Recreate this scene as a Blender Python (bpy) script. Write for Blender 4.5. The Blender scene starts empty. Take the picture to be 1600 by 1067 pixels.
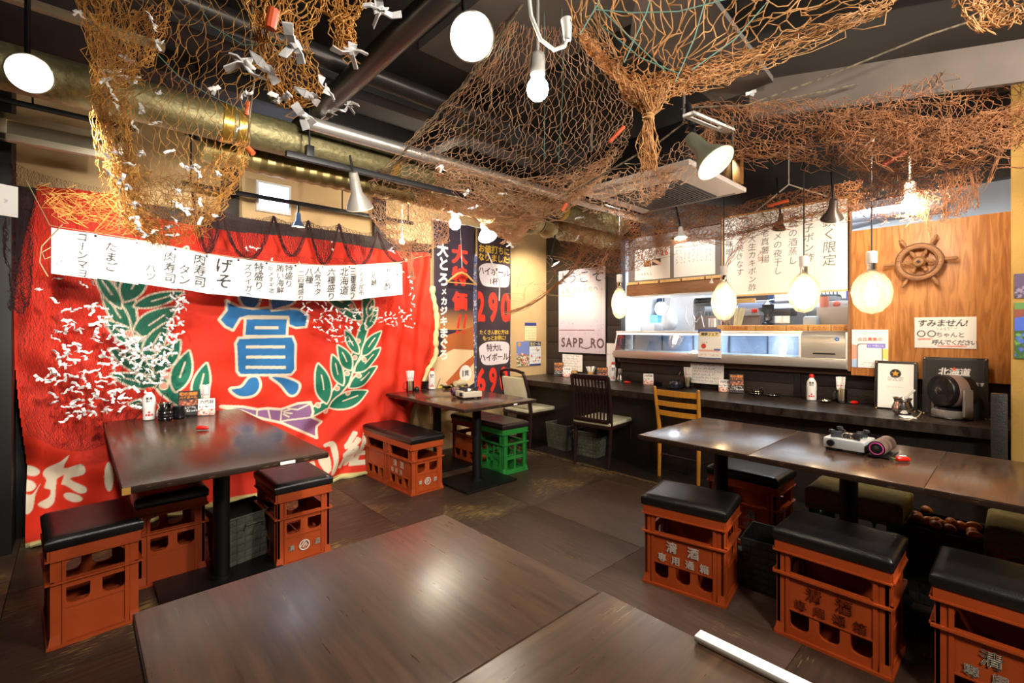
import bpy, bmesh, math, random
import numpy as np
from mathutils import Vector, Matrix, noise as mnoise
R = math.radians
PI = math.pi
C = bpy.context.scene.collection
random.seed(7)
# ------------------------------------------------------------------ survey frame (eye 1.30 m above the floor at the world origin)
F_, H_, CY_ = 738.0, 1.30, 515.0
A_ = math.atan2(800, 738)
FW = (math.cos(A_), math.sin(A_)); RT = (math.sin(A_), -math.cos(A_))
def W(px, py, d):                       # survey bearing + distance -> point in the room
    r = (px-800)/F_*d
    return Vector((d*FW[0]+r*RT[0], d*FW[1]+r*RT[1], H_-(py-CY_)/F_*d))
def atZ(px, py, Z):
    return W(px, py, F_*(H_-Z)/(py-CY_))
def onX(px, py, X):
    return W(px, py, X/(FW[0]+(px-800)/F_*RT[0]))
def onY(px, py, Y):
    return W(px, py, Y/(FW[1]+(px-800)/F_*RT[1]))
# ------------------------------------------------------------------ camera, world, exposure
cd = bpy.data.cameras.new('camera'); cam = bpy.data.objects.new('camera', cd); C.objects.link(cam)
cam.location = (0, 0, H_); cam.rotation_euler = (R(90), 0, A_-R(90))
cd.sensor_width = 36; cd.lens = F_/1600*36; cd.shift_y = -18.5/1600; cd.clip_start = 0.05; cd.clip_end = 60
S = bpy.context.scene; S.camera = cam
w = bpy.data.worlds.new('world'); S.world = w; w.use_nodes = True
w.node_tree.nodes['Background'].inputs[0].default_value = (0.55, 0.65, 0.85, 1)
w.node_tree.nodes['Background'].inputs[1].default_value = 0.3
S.view_settings.view_transform = 'Standard'; S.view_settings.look = 'None'
S.view_settings.gamma = 1; S.view_settings.use_curve_mapping = False
S.view_settings.exposure = 0.9
S.cycles.max_bounces = 7; S.cycles.diffuse_bounces = 4; S.cycles.glossy_bounces = 3; S.cycles.transparent_max_bounces = 12
S.cycles.caustics_reflective = False; S.cycles.caustics_refractive = False
WARM = (1.0, 0.86, 0.66); NEUT = (1.0, 0.93, 0.82); COOL = (0.8, 0.9, 1.0)
def lamp(name, kind, loc, power, color=NEUT, size=0.1, target=None, angle=90, blend=0.6):
    l = bpy.data.lights.new(name, kind); l.energy = power; l.color = color
    if kind == 'AREA': l.shape = 'DISK'; l.size = size
    else: l.shadow_soft_size = size
    if kind == 'SPOT': l.spot_size = R(angle); l.spot_blend = blend
    o = bpy.data.objects.new(name, l); C.objects.link(o); o.location = loc
    if target is not None:
        o.rotation_euler = (Vector(target)-Vector(loc)).to_track_quat('-Z', 'Y').to_euler()
    return o
# lamps of the room, plus added fill (some spots stand by lamp bodies built below)
lamp('fill_light', 'AREA', (0.6, -1.2, 2.6), 38, NEUT, 0.5, (1.4, 0.6, 0))  # two unseen fill lights added behind the camera, no lamp bodies
lamp('fill_light', 'AREA', (2.6, -1.3, 2.6), 45, NEUT, 0.5, (2.4, 1.2, 0.6))
lamp('banner_spot', 'SPOT', W(46, 116, 1.72)+Vector((.05, .12, -.02)), 75, NEUT, 0.06, (0.9, 4.1, 1.1), 95)
lamp('strip_spot', 'SPOT', (0.42, 3.4, 2.36), 26, NEUT, 0.04, (0.27, 3.9, 1.78), 62, 0.9)
lamp('banner_spot', 'SPOT', W(737, 60, 1.36)+Vector((-.02, .14, -.04)), 70, NEUT, 0.06, (1.4, 4.1, 1.0), 95)
lamp('flag_spot', 'SPOT', (2.0, 3.1, 2.5), 60, NEUT, 0.05, (2.9, 4.2, 1.3), 90)
lamp('cone_spot', 'SPOT', W(1112, 252, 2.12), 40, NEUT, 0.05, (2.6, 0.6, 0.5), 80)
lamp('kitchen_lamp', 'AREA', (5.4, 1.9, 2.5), 26, COOL, 0.8, (5.4, 1.9, 0))
lamp('kitchen_lamp', 'AREA', (5.2, 0.9, 2.5), 12, COOL, 0.5, (5.2, 0.9, 0))
lamp('board_spot', 'SPOT', (3.4, 1.45, 2.5), 48, NEUT, 0.05, (4.4, 1.4, 1.9), 90)
lamp('board_spot', 'SPOT', (3.5, 2.6, 2.5), 42, NEUT, 0.05, (4.4, 2.4, 1.9), 90)
lamp('poster_spot', 'SPOT', (3.75, 3.5, 2.45), 62, WARM, 0.05, (4.25, 4.15, 1.4), 90)
lamp('case_lamp', 'AREA', (4.62, 2.2, 1.25), 1.0, COOL, 0.3, (4.62, 2.2, 1.0))
lamp('case_lamp', 'AREA', (4.62, 1.5, 1.25), .6, COOL, 0.3, (4.62, 1.5, 1.0))
lamp('plywood_spot', 'SPOT', (3.4, 0.55, 2.4), 18, WARM, 0.05, (4.4, 0.5, 1.6), 90)
# ------------------------------------------------------------------ materials
def lin(h):
    if not isinstance(h, str): return tuple(h)
    h = h.lstrip('#'); c = [int(h[i:i+2], 16)/255 for i in (0, 2, 4)]
    return tuple(x/12.92 if x <= .04045 else ((x+.055)/1.055)**2.4 for x in c)
MATS = {}
def mat(name, col, rough=.5, metal=0, col2=None, scale=8, stretch=(1, 1, 1), lo=.35, hi=.65, bump=0, bscale=None,
        emit=0, ecol=None, trans=0, alpha=1, spec=None, coat=0, detail=4, rough2=None, attr=None, sheen=0):
    if name in MATS: return MATS[name]
    m = bpy.data.materials.new(name); MATS[name] = m; m.use_nodes = True
    nt = m.node_tree; b = nt.nodes['Principled BSDF']
    col = lin(col); b.inputs['Base Color'].default_value = (*col, 1)
    b.inputs['Roughness'].default_value = rough; b.inputs['Metallic'].default_value = metal
    if spec is not None: b.inputs['Specular IOR Level'].default_value = spec
    if coat: b.inputs['Coat Weight'].default_value = coat; b.inputs['Coat Roughness'].default_value = .12
    if trans: b.inputs['Transmission Weight'].default_value = trans
    if alpha < 1: b.inputs['Alpha'].default_value = alpha
    if emit:
        b.inputs['Emission Color'].default_value = (*lin(ecol or col), 1); b.inputs['Emission Strength'].default_value = emit
    if sheen: b.inputs['Sheen Weight'].default_value = sheen
    tc = nt.nodes.new('ShaderNodeTexCoord'); mp = nt.nodes.new('ShaderNodeMapping')
    mp.inputs['Scale'].default_value = stretch; nt.links.new(tc.outputs['Object'], mp.inputs['Vector'])
    if col2 is not None:
        n = nt.nodes.new('ShaderNodeTexNoise'); n.inputs['Scale'].default_value = scale; n.inputs['Detail'].default_value = detail
        nt.links.new(mp.outputs[0], n.inputs['Vector'])
        r = nt.nodes.new('ShaderNodeValToRGB'); r.color_ramp.elements[0].position = lo; r.color_ramp.elements[1].position = hi
        r.color_ramp.elements[0].color = (*col, 1); r.color_ramp.elements[1].color = (*lin(col2), 1)
        nt.links.new(n.outputs[0], r.inputs[0]); nt.links.new(r.outputs[0], b.inputs['Base Color'])
        if rough2 is not None:
            mr = nt.nodes.new('ShaderNodeMapRange'); mr.inputs[1].default_value = lo; mr.inputs[2].default_value = hi
            mr.inputs[3].default_value = rough; mr.inputs[4].default_value = rough2
            nt.links.new(n.outputs[0], mr.inputs[0]); nt.links.new(mr.outputs[0], b.inputs['Roughness'])
    if attr:
        at = nt.nodes.new('ShaderNodeAttribute'); at.attribute_name = attr; nt.links.new(at.outputs['Color'], b.inputs['Base Color'])
    if bump:
        n2 = nt.nodes.new('ShaderNodeTexNoise'); n2.inputs['Scale'].default_value = bscale or scale*3; n2.inputs['Detail'].default_value = 5
        nt.links.new(mp.outputs[0], n2.inputs['Vector'])
        bp = nt.nodes.new('ShaderNodeBump'); bp.inputs['Strength'].default_value = bump; bp.inputs['Distance'].default_value = .01
        nt.links.new(n2.outputs[0], bp.inputs['Height']); nt.links.new(bp.outputs[0], b.inputs['Normal'])
    return m
def glassy(name, tint=(1, 1, 1), gloss=.12, rough=.02):
    if name in MATS: return MATS[name]
    m = bpy.data.materials.new(name); MATS[name] = m; m.use_nodes = True; nt = m.node_tree
    for n in list(nt.nodes): nt.nodes.remove(n)
    o = nt.nodes.new('ShaderNodeOutputMaterial'); mx = nt.nodes.new('ShaderNodeMixShader'); t = nt.nodes.new('ShaderNodeBsdfTransparent')
    g = nt.nodes.new('ShaderNodeBsdfGlossy'); lw = nt.nodes.new('ShaderNodeLayerWeight'); lw.inputs[0].default_value = .35
    ad = nt.nodes.new('ShaderNodeMath'); ad.operation = 'ADD'; ad.inputs[1].default_value = gloss*.3; ad.use_clamp = True
    t.inputs[0].default_value = (*tint, 1); g.inputs[1].default_value = rough
    nt.links.new(lw.outputs[0], ad.inputs[0]); nt.links.new(ad.outputs[0], mx.inputs[0])
    nt.links.new(t.outputs[0], mx.inputs[1]); nt.links.new(g.outputs[0], mx.inputs[2]); nt.links.new(mx.outputs[0], o.inputs[0])
    return m
def milky(name, t=.62, col='#fff4e2'):
    if name in MATS: return MATS[name]
    m = bpy.data.materials.new(name); MATS[name] = m; m.use_nodes = True; nt = m.node_tree
    for n in list(nt.nodes): nt.nodes.remove(n)
    N = nt.nodes.new; o = N('ShaderNodeOutputMaterial'); a = N('ShaderNodeMixShader'); b = N('ShaderNodeMixShader'); tr = N('ShaderNodeBsdfTransparent'); tl = N('ShaderNodeBsdfTranslucent'); g = N('ShaderNodeBsdfGlossy'); f = N('ShaderNodeFresnel')
    tl.inputs[0].default_value = (*lin(col), 1); g.inputs[1].default_value = .08; a.inputs[0].default_value = 1-t; f.inputs[0].default_value = 1.3
    L = nt.links.new; L(tr.outputs[0], a.inputs[1]); L(tl.outputs[0], a.inputs[2]); L(f.outputs[0], b.inputs[0]); L(a.outputs[0], b.inputs[1]); L(g.outputs[0], b.inputs[2]); L(b.outputs[0], o.inputs[0])
    return m
# ------------------------------------------------------------------ scene tree
def tag(o, label=None, cat=None, group=None, kind=None):
    if label: o['label'] = label
    if cat: o['category'] = cat
    if group: o['group'] = group
    if kind: o['kind'] = kind
    return o
def thing(name, label, cat, loc=(0, 0, 0), rz=0, group=None):
    o = bpy.data.objects.new(name, None); C.objects.link(o); o.empty_display_size = .05
    o.location = loc; o.rotation_euler = (0, 0, rz); return tag(o, label, cat, group)
def link(name, me, m=None, parent=None, loc=None, rot=None):
    if m is not None and not me.materials: me.materials.append(m)
    o = bpy.data.objects.new(name, me); C.objects.link(o)
    if parent is not None: o.parent = parent
    if loc is not None: o.location = loc
    if rot is not None: o.rotation_euler = rot
    return o
def copy_tree(o, parent=None):
    c = o.copy(); C.objects.link(c)
    if parent is not None: c.parent = parent
    for ch in o.children: copy_tree(ch, c)
    return c
class MB:
    def __init__(s): s.v = []; s.f = []
    def add(s, vs, fs):
        n = len(s.v); s.v += [tuple(v) for v in vs]; s.f += [tuple(i+n for i in f) for f in fs]; return s
    def box(s, x0, x1, y0, y1, z0, z1, bev=0, M=None):
        if bev:
            bm = bmesh.new(); bmesh.ops.create_cube(bm, size=1)
            for v in bm.verts: v.co = Vector(((x0+x1)/2+v.co.x*(x1-x0), (y0+y1)/2+v.co.y*(y1-y0), (z0+z1)/2+v.co.z*(z1-z0)))
            bmesh.ops.bevel(bm, geom=bm.edges[:], offset=bev, segments=2, affect='EDGES', profile=.6)
            bm.verts.index_update(); vs = [v.co.copy() for v in bm.verts]; fs = [[v.index for v in f.verts] for f in bm.faces]; bm.free()
        else:
            vs = [Vector((x, y, z)) for x in (x0, x1) for y in (y0, y1) for z in (z0, z1)]
            fs = [(0, 1, 3, 2), (4, 6, 7, 5), (0, 4, 5, 1), (2, 3, 7, 6), (0, 2, 6, 4), (1, 5, 7, 3)]
        if M is not None: vs = [M @ v for v in vs]
        return s.add(vs, fs)
    def tube(s, pts, r, n=8, cap=True, r1=None):
        pts = [Vector(p) for p in pts]; k = len(pts); base = len(s.v); up = None
        for i, p in enumerate(pts):
            t = (pts[min(i+1, k-1)]-pts[max(i-1, 0)])
            t = t.normalized() if t.length > 1e-9 else Vector((0, 0, 1))
            if up is None: up = t.orthogonal().normalized()
            a = (up - t*up.dot(t)); a = a.normalized() if a.length > 1e-6 else t.orthogonal().normalized(); up = a; b = t.cross(a)
            rr = r[i] if isinstance(r, (list, tuple)) else (r if r1 is None else r+(r1-r)*i/(k-1))
            for j in range(n):
                q = 2*PI*j/n; s.v.append(tuple(p+a*(rr*math.cos(q))+b*(rr*math.sin(q))))
        for i in range(k-1):
            for j in range(n):
                s.f.append((base+i*n+j, base+i*n+(j+1) % n, base+(i+1)*n+(j+1) % n, base+(i+1)*n+j))
        if cap: s.f.append(tuple(base+j for j in range(n))[::-1]); s.f.append(tuple(base+(k-1)*n+j for j in range(n)))
        return s
    def lathe(s, prof, n=20, M=None):
        base = len(s.v); k = len(prof)
        for (r, z) in prof:
            for j in range(n):
                q = 2*PI*j/n; v = Vector((r*math.cos(q), r*math.sin(q), z))
                s.v.append(tuple(M @ v if M is not None else v))
        for i in range(k-1):
            for j in range(n):
                s.f.append((base+i*n+j, base+i*n+(j+1) % n, base+(i+1)*n+(j+1) % n, base+(i+1)*n+j))
        if prof[0][0] > 1e-5: s.f.append(tuple(base+j for j in range(n))[::-1])
        if prof[-1][0] > 1e-5: s.f.append(tuple(base+(k-1)*n+j for j in range(n)))
        return s
    def ball(s, c, r, n=12, m=8, M=None):
        T = Matrix.Translation(c)
        if M is not None: T = T @ M
        rr = r if isinstance(r, (tuple, list)) else (r, r, r)
        T = T @ Matrix.Diagonal((*rr, 1))
        return s.lathe([(max(1e-6, math.sin(PI*i/m)), -math.cos(PI*i/m)) for i in range(m+1)], n, T)
    def ring(s, R0, r, n=32, m=10, M=None, sq=(1, 1)):
        base = len(s.v)
        for i in range(n):
            a = 2*PI*i/n
            for j in range(m):
                b = 2*PI*j/m; rr = R0+r*sq[0]*math.cos(b)
                v = Vector((rr*math.cos(a), rr*math.sin(a), r*sq[1]*math.sin(b))); s.v.append(tuple(M @ v if M is not None else v))
        for i in range(n):
            for j in range(m):
                s.f.append((base+i*m+j, base+((i+1) % n)*m+j, base+((i+1) % n)*m+(j+1) % m, base+i*m+(j+1) % m))
        return s
    def mesh(s, name, smooth=True, ang=35):
        me = bpy.data.meshes.new(name); me.from_pydata(s.v, [], s.f)
        if smooth: me.shade_smooth(); me.set_sharp_from_angle(angle=R(ang))
        return me
    def build(s, name, m, parent=None, loc=None, rot=None, smooth=True, ang=35):
        return link(name, s.mesh(name, smooth, ang), m, parent, loc, rot)
def along(a, b):                        # matrix: local +Z runs from a to b, origin at a
    a = Vector(a); d = Vector(b)-a
    return Matrix.Translation(a) @ d.to_track_quat('Z', 'Y').to_matrix().to_4x4()
def box_thing(name, label, cat, x0, x1, y0, y1, z0, z1, m, bev=.004, group=None):
    o = MB().box(x0, x1, y0, y1, z0, z1, bev).build(name, m); return tag(o, label, cat, group)
def plate(outer, holes, th):            # flat plate in the XZ plane with holes, thickness along Y -> (verts, faces)
    cu = bpy.data.curves.new('plate', 'CURVE'); cu.dimensions = '2D'; cu.fill_mode = 'BOTH'; cu.extrude = th/2
    for loop in [outer]+holes:
        sp = cu.splines.new('POLY'); sp.points.add(len(loop)-1); sp.use_cyclic_u = True
        for p, q in zip(sp.points, loop): p.co = (q[0], q[1], 0, 1)
    o = bpy.data.objects.new('plate', cu); me = bpy.data.meshes.new_from_object(o)
    vs = [Vector((v.co.x, v.co.z, v.co.y)) for v in me.vertices]; fs = [tuple(p.vertices)[::-1] for p in me.polygons]
    bpy.data.objects.remove(o); bpy.data.curves.remove(cu); bpy.data.meshes.remove(me)
    return vs, fs
def rrect(x0, x1, z0, z1, r, corners='tlrb', n=4):
    pts = []
    for cx, cz, a0, on in ((x1, z1, 0, 't' in corners), (x0, z1, 90, 't' in corners), (x0, z0, 180, 'b' in corners), (x1, z0, 270, 'b' in corners)):
        if not on: pts.append((cx, cz)); continue
        sx = -1 if cx == x1 else 1; sz = -1 if cz == z1 else 1
        for i in range(n+1):
            a = R(a0+90*i/n); pts.append((cx+sx*r+r*math.cos(a), cz+sz*r+r*math.sin(a)))
    return pts
# ------------------------------------------------------------------ writing: glyph outlines from the built-in font
GL = {}
def glyph(ch, bold=0.0):                # (verts Nx2 in em units, tris Mx3); bold swells the outline
    k = (ch, bold)
    if k in GL: return GL[k]
    if bold:
        v, t = glyph(ch); v0 = v
        if len(t):
            from collections import Counter
            cn = Counter(tuple(sorted((f[a], f[(a+1) % 3]))) for f in t.tolist() for a in range(3)); vs = [v]; ts = [t]; n = len(v)
            for (a, b), c in cn.items():
                if c != 1: continue
                p, q = v0[a], v0[b]; d = q-p; L = float(np.hypot(*d))
                if L < 1e-6: continue
                d = d/L*bold; m = np.array([-d[1], d[0]])
                vs.append(np.array([p-d*.7+m*.7, p-d, p-d*.7-m*.7, p-m, q-m, q+d*.7-m*.7, q+d, q+d*.7+m*.7, q+m, p+m])); ts.append(np.array([(0, x, x+1) for x in range(1, 9)])+n); n += 10
            v, t = np.concatenate(vs), np.concatenate(ts)
        GL[k] = (v, t); return GL[k]
    cu = bpy.data.curves.new('glyph', 'FONT'); cu.body = ch; cu.size = 1; cu.resolution_u = 3
    o = bpy.data.objects.new('glyph', cu); me = bpy.data.meshes.new_from_object(o); bm = bmesh.new(); bm.from_mesh(me)
    bmesh.ops.remove_doubles(bm, verts=bm.verts[:], dist=1e-5); bmesh.ops.triangulate(bm, faces=bm.faces[:]); bm.verts.index_update()
    v = np.array([(q.co.x, q.co.y) for q in bm.verts]).reshape(-1, 2); t = np.array([[q.index for q in f.verts] for f in bm.faces], int).reshape(-1, 3)
    bm.free(); bpy.data.objects.remove(o); bpy.data.curves.remove(cu); bpy.data.meshes.remove(me)
    GL[k] = (v, t); return GL[k]
def _em():
    v, t = glyph('国')
    lo, hi = v.min(0), v.max(0); return (lo+hi)/2, float(max(hi-lo))/.9
EM_C, EM_S = _em()
def layout(txt, x, y, size, vertical=False, step=1.0, bold=0.0, shear=0.0, sx=1.0):
    """centre of the first cell at (x, y); yields (verts, tris) per character, in metres"""
    out = []; cx = x
    for i, ch in enumerate(txt):
        if ch == ' ':
            cx += size*.5*step*sx; continue
        v, t = glyph(ch, bold)
        if not len(t): continue
        if vertical:
            if ch == 'ー':
                v = (v-EM_C) @ np.array([[0, -1], [1, 0]])+EM_C
            p = (v-EM_C)/EM_S*size; p[:, 0] *= sx; p[:, 0] += p[:, 1]*shear
            out.append((p+np.array([x, y-i*size*step]), t))
        else:
            asc = ord(ch) < 0x2000; wd = (v[:, 0].max()-v[:, 0].min())/EM_S*size*sx if asc else size*sx*step
            p = (v-EM_C)/EM_S*size; p[:, 0] *= sx
            if asc: p[:, 0] += wd/2-(p[:, 0].max()+p[:, 0].min())/2
            p[:, 0] += p[:, 1]*shear
            off = cx if asc else cx+size*sx*step/2
            out.append((p+np.array([off, y]), t)); cx += wd+(size*.2*sx if asc else 0)
    return out
def text_width(txt, size, step=1.0, bold=0.0, sx=1.0):
    L = layout(txt, 0, 0, size, False, step, bold, 0, sx)
    return max(p[:, 0].max() for p, t in L) if L else 0
def lettering(name, parts, m, parent, M, proud=.0012):  # parts: list of layout() results, lies in local XY of M, proud along +Z
    b = MB()
    for p, t in parts:
        b.add([M @ Vector((q[0], q[1], proud)) for q in p], [tuple(int(i) for i in f) for f in t])
    return b.build(name, m, parent, smooth=False)
# ------------------------------------------------------------------ flat print: a small canvas in metres, read into a colour attribute of the sheet
class Canvas:
    def __init__(s, w, h, cell, bg, ss=2):
        s.w, s.h = w, h; s.nx = max(2, int(round(w/cell))); s.ny = max(2, int(round(h/cell))); s.ss = ss
        s.px = s.nx*ss/w; s.py = s.ny*ss/h
        s.a = np.empty((s.ny*ss, s.nx*ss, 3), np.float32); s.a[:] = lin(bg)
    def _fill(s, P, tris, col):
        col = np.array(lin(col), np.float32); Hh, Ww = s.a.shape[:2]
        Q = np.asarray(P, float)*np.array([s.px, s.py])-.5
        for t in tris:
            a, b, c = Q[t[0]], Q[t[1]], Q[t[2]]
            x0 = max(0, int(math.ceil(min(a[0], b[0], c[0])))); x1 = min(Ww-1, int(math.floor(max(a[0], b[0], c[0]))))
            y0 = max(0, int(math.ceil(min(a[1], b[1], c[1])))); y1 = min(Hh-1, int(math.floor(max(a[1], b[1], c[1]))))
            if x1 < x0 or y1 < y0: continue
            X, Y = np.meshgrid(np.arange(x0, x1+1), np.arange(y0, y1+1))
            d1 = (b[0]-a[0])*(Y-a[1])-(b[1]-a[1])*(X-a[0]); d2 = (c[0]-b[0])*(Y-b[1])-(c[1]-b[1])*(X-b[0]); d3 = (a[0]-c[0])*(Y-c[1])-(a[1]-c[1])*(X-c[0])
            m = ((d1 >= 0) & (d2 >= 0) & (d3 >= 0)) | ((d1 <= 0) & (d2 <= 0) & (d3 <= 0))
            s.a[y0:y1+1, x0:x1+1][m] = col
    def poly(s, P, col):
        Q = np.asarray(P, float)*np.array([s.px, s.py])-.5; Hh, Ww = s.a.shape[:2]
        x0 = max(0, int(Q[:, 0].min())); x1 = min(Ww-1, int(Q[:, 0].max())+1); y0 = max(0, int(Q[:, 1].min())); y1 = min(Hh-1, int(Q[:, 1].max())+1)
        if x1 < x0 or y1 < y0: return s
        X, Y = np.meshgrid(np.arange(x0, x1+1), np.arange(y0, y1+1)); m = np.zeros(X.shape, bool)
        for i in range(len(Q)):
            a, b = Q[i], Q[(i+1) % len(Q)]
            if a[1] == b[1]: continue
            m ^= ((a[1] > Y) != (b[1] > Y)) & (X < (b[0]-a[0])*(Y-a[1])/(b[1]-a[1])+a[0])
        s.a[y0:y1+1, x0:x1+1][m] = np.array(lin(col), np.float32); return s
    def rect(s, x0, x1, y0, y1, col): return s.poly([(x0, y0), (x1, y0), (x1, y1), (x0, y1)], col)
    def disc(s, x, y, r, col, ry=None):
        return s.poly([(x+r*math.cos(2*PI*i/28), y+(ry or r)*math.sin(2*PI*i/28)) for i in range(28)], col)
    def line(s, P, wd, col, close=False):
        P = [np.array(p, float) for p in P]
        if close: P = P+[P[0]]
        for a, b in zip(P[:-1], P[1:]):
            d = b-a; L = np.hypot(*d)
            if L < 1e-9: continue
            n = np.array([-d[1], d[0]])/L*wd/2; s.poly([a+n, b+n, b-n, a-n], col)
        for p in P: s.disc(p[0], p[1], wd/2, col)
        return s
    def text(s, txt, x, y, size, col, **k):
        for p, t in layout(txt, x, y, size, **k): s._fill(p, t, col)
        return s
    def ctext(s, txt, x, y, size, col, **k):
        wd = text_width(txt, size, k.get('step', 1.0), k.get('bold', 0), k.get('sx', 1.0)); return s.text(txt, x-wd/2, y, size, col, **k)
    def grad(s, x0, x1, y0, y1, c0, c1):    # printed colour ramp bottom -> top
        ya, yb = int(y0*s.py), int(y1*s.py); xa, xb = int(x0*s.px), int(x1*s.px)
        t = np.linspace(0, 1, max(1, yb-ya))[:, None, None]
        blk = np.array(lin(c0))*(1-t)+np.array(lin(c1))*t; s.a[ya:yb, xa:xb] = blk[:s.a[ya:yb].shape[0]]; return s
    def speck(s, n, cols, r0, r1, seed, box=None):
        rg = random.Random(seed); x0, x1, y0, y1 = box or (0, s.w, 0, s.h)
        for i in range(n):
            x, y, r = rg.uniform(x0, x1), rg.uniform(y0, y1), rg.uniform(r0, r1); a = rg.uniform(0, 3)
            s.poly([(x+r*rg.uniform(.5, 1.2)*math.cos(a+q), y+r*rg.uniform(.5, 1.2)*math.sin(a+q)) for q in (0, 1.3, 2.5, 3.8, 5)], rg.choice(cols))
        return s
    def scrawl(s, x, y, wd, size, col, seed, th=None):  # hand-written line, too small to read
        rg = random.Random(seed); cx = x
        while cx < x+wd-size*.5:
            k = rg.randint(2, 4); q = [(cx+rg.uniform(0, size*.8), y+rg.uniform(-size/2, size/2)) for _ in range(k+1)]
            s.line(q, th or size*.11, col); cx += size*rg.uniform(.8, 1.05)
        return s
    def grid(s):
        k = s.ss; a = s.a.reshape(s.ny, k, s.nx, k, 3).mean((1, 3)); return a
def sheet(name, cv, pos, m, parent=None, keep=None):
    """grid with one vertex per canvas cell; pos(U, V) (arrays in metres) -> X, Y, Z arrays"""
    a = cv.grid(); ny, nx = a.shape[:2]
    U, V = np.meshgrid((np.arange(nx)+.5)/nx*cv.w, (np.arange(ny)+.5)/ny*cv.h)
    U = (U-cv.w/2)*nx/(nx-1)+cv.w/2; V = (V-cv.h/2)*ny/(ny-1)+cv.h/2
    X, Y, Z = pos(U, V); co = np.stack([X+0*U, Y+0*U, Z+0*U], -1).reshape(-1, 3).astype(np.float32)
    idx = np.arange(nx*ny).reshape(ny, nx); q = np.stack([idx[:-1, :-1], idx[:-1, 1:], idx[1:, 1:], idx[1:, :-1]], -1).reshape(-1, 4)
    if keep is not None:
        kk = keep(U, V); q = q[kk.reshape(-1)[q].all(1)]
    me = bpy.data.meshes.new(name); me.vertices.add(len(co)); me.vertices.foreach_set('co', co.ravel())
    me.loops.add(q.size); me.loops.foreach_set('vertex_index', q.ravel().astype(np.int32))
    me.polygons.add(len(q)); me.polygons.foreach_set('loop_start', np.arange(0, q.size, 4, dtype=np.int32))
    ca = me.color_attributes.new('print', 'FLOAT_COLOR', 'POINT')
    ca.data.foreach_set('color', np.concatenate([a.reshape(-1, 3), np.ones((nx*ny, 1), np.float32)], 1).ravel().astype(np.float32))
    me.update(calc_edges=True); me.validate(); me.shade_smooth()
    return link(name, me, m, parent)
PRINT_CLOTH = mat('printed_cloth', '#ffffff', .75, attr='print', bump=.15, bscale=300)
PRINT_PAPER = mat('printed_paper', '#ffffff', .55, attr='print', bump=.03, bscale=200)
def card(name, cv, M, parent=None, th=.002, m=None, back=None):  # a stiff printed card: print on a thin body; local XY of M, faces +Z
    Mn = np.array(M)
    def pos(U, V):
        P = np.stack([U, V, 0*U+th/2+.0006, 0*U+1], -1) @ Mn.T; return P[..., 0], P[..., 1], P[..., 2]
    o = sheet(name, cv, pos, m or PRINT_PAPER, parent)
    MB().box(0, cv.w, 0, cv.h, -th/2, th/2, 0, M).build('backing', back or mat('card_white', '#f2efe8', .6), o)
    return o
def facing(origin, yaw, tilt=0):        # local X right, Y up, Z towards the viewer; yaw = direction the face looks (radians)
    z = Vector((math.cos(yaw)*math.cos(tilt), math.sin(yaw)*math.cos(tilt), math.sin(tilt)))
    x = Vector((-math.sin(yaw), math.cos(yaw), 0)); y = z.cross(x)
    M = Matrix((x, y, z)).transposed().to_4x4(); return Matrix.Translation(origin) @ M
# ------------------------------------------------------------------ surfaces of the room
def worn(name, c_dark, c_dark2, c_worn, rough=(.32, .5), amount=.62, stretch=(2.2, 30, 8), coat=0, grain=.25):
    m = mat(name, c_dark, rough[0], 0, c_dark2, 5, (stretch[0]*.35, stretch[1]*.35, 1), .3, .7, 0, coat=coat); nt = m.node_tree; b = nt.nodes['Principled BSDF']
    old = b.inputs['Base Color'].links[0].from_socket
    tc = next(n for n in nt.nodes if n.type == 'TEX_COORD')
    def noise(scale, st, det=6):
        mp = nt.nodes.new('ShaderNodeMapping'); mp.inputs['Scale'].default_value = st; nt.links.new(tc.outputs['Object'], mp.inputs[0])
        n = nt.nodes.new('ShaderNodeTexNoise'); n.inputs['Scale'].default_value = scale; n.inputs['Detail'].default_value = det
        nt.links.new(mp.outputs[0], n.inputs[0]); return n
    big = noise(1.6, (1, 1, 1), 3); fine = noise(6, stretch, 6)
    ad = nt.nodes.new('ShaderNodeMath'); ad.operation = 'MULTIPLY'; nt.links.new(big.outputs[0], ad.inputs[0]); nt.links.new(fine.outputs[0], ad.inputs[1])
    cr = nt.nodes.new('ShaderNodeValToRGB'); cr.color_ramp.elements[0].position = amount*.5; cr.color_ramp.elements[1].position = amount*.5+.05
    nt.links.new(ad.outputs[0], cr.inputs[0])
    mx = nt.nodes.new('ShaderNodeMixRGB'); nt.links.new(cr.outputs[0], mx.inputs[0]); nt.links.new(old, mx.inputs[1]); mx.inputs[2].default_value = (*lin(c_worn), 1)
    nt.links.new(mx.outputs[0], b.inputs['Base Color'])
    mr = nt.nodes.new('ShaderNodeMapRange'); mr.inputs[1].default_value = .3; mr.inputs[2].default_value = .7; mr.inputs[3].default_value = rough[0]; mr.inputs[4].default_value = rough[1]
    g = noise(4, (stretch[0]*.6, stretch[1]*.6, 4), 8); nt.links.new(g.outputs[0], mr.inputs[0]); nt.links.new(mr.outputs[0], b.inputs['Roughness'])
    bp = nt.nodes.new('ShaderNodeBump'); bp.inputs['Strength'].default_value = grain; bp.inputs['Distance'].default_value = .004
    nt.links.new(g.outputs[0], bp.inputs['Height']); nt.links.new(bp.outputs[0], b.inputs['Normal'])
    return m
FLOOR = worn('floor_paint', '#33261e', '#453429', '#8f7440', (.34, .55), .645, (2.5, 26, 8))
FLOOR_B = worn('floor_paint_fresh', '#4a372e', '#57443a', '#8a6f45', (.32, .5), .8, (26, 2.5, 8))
TABLE = worn('lacquered_table_wood', '#36261c', '#513a29', '#5d4328', (.17, .24), .9, (3, 40, 8), .0, .02)
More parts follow.
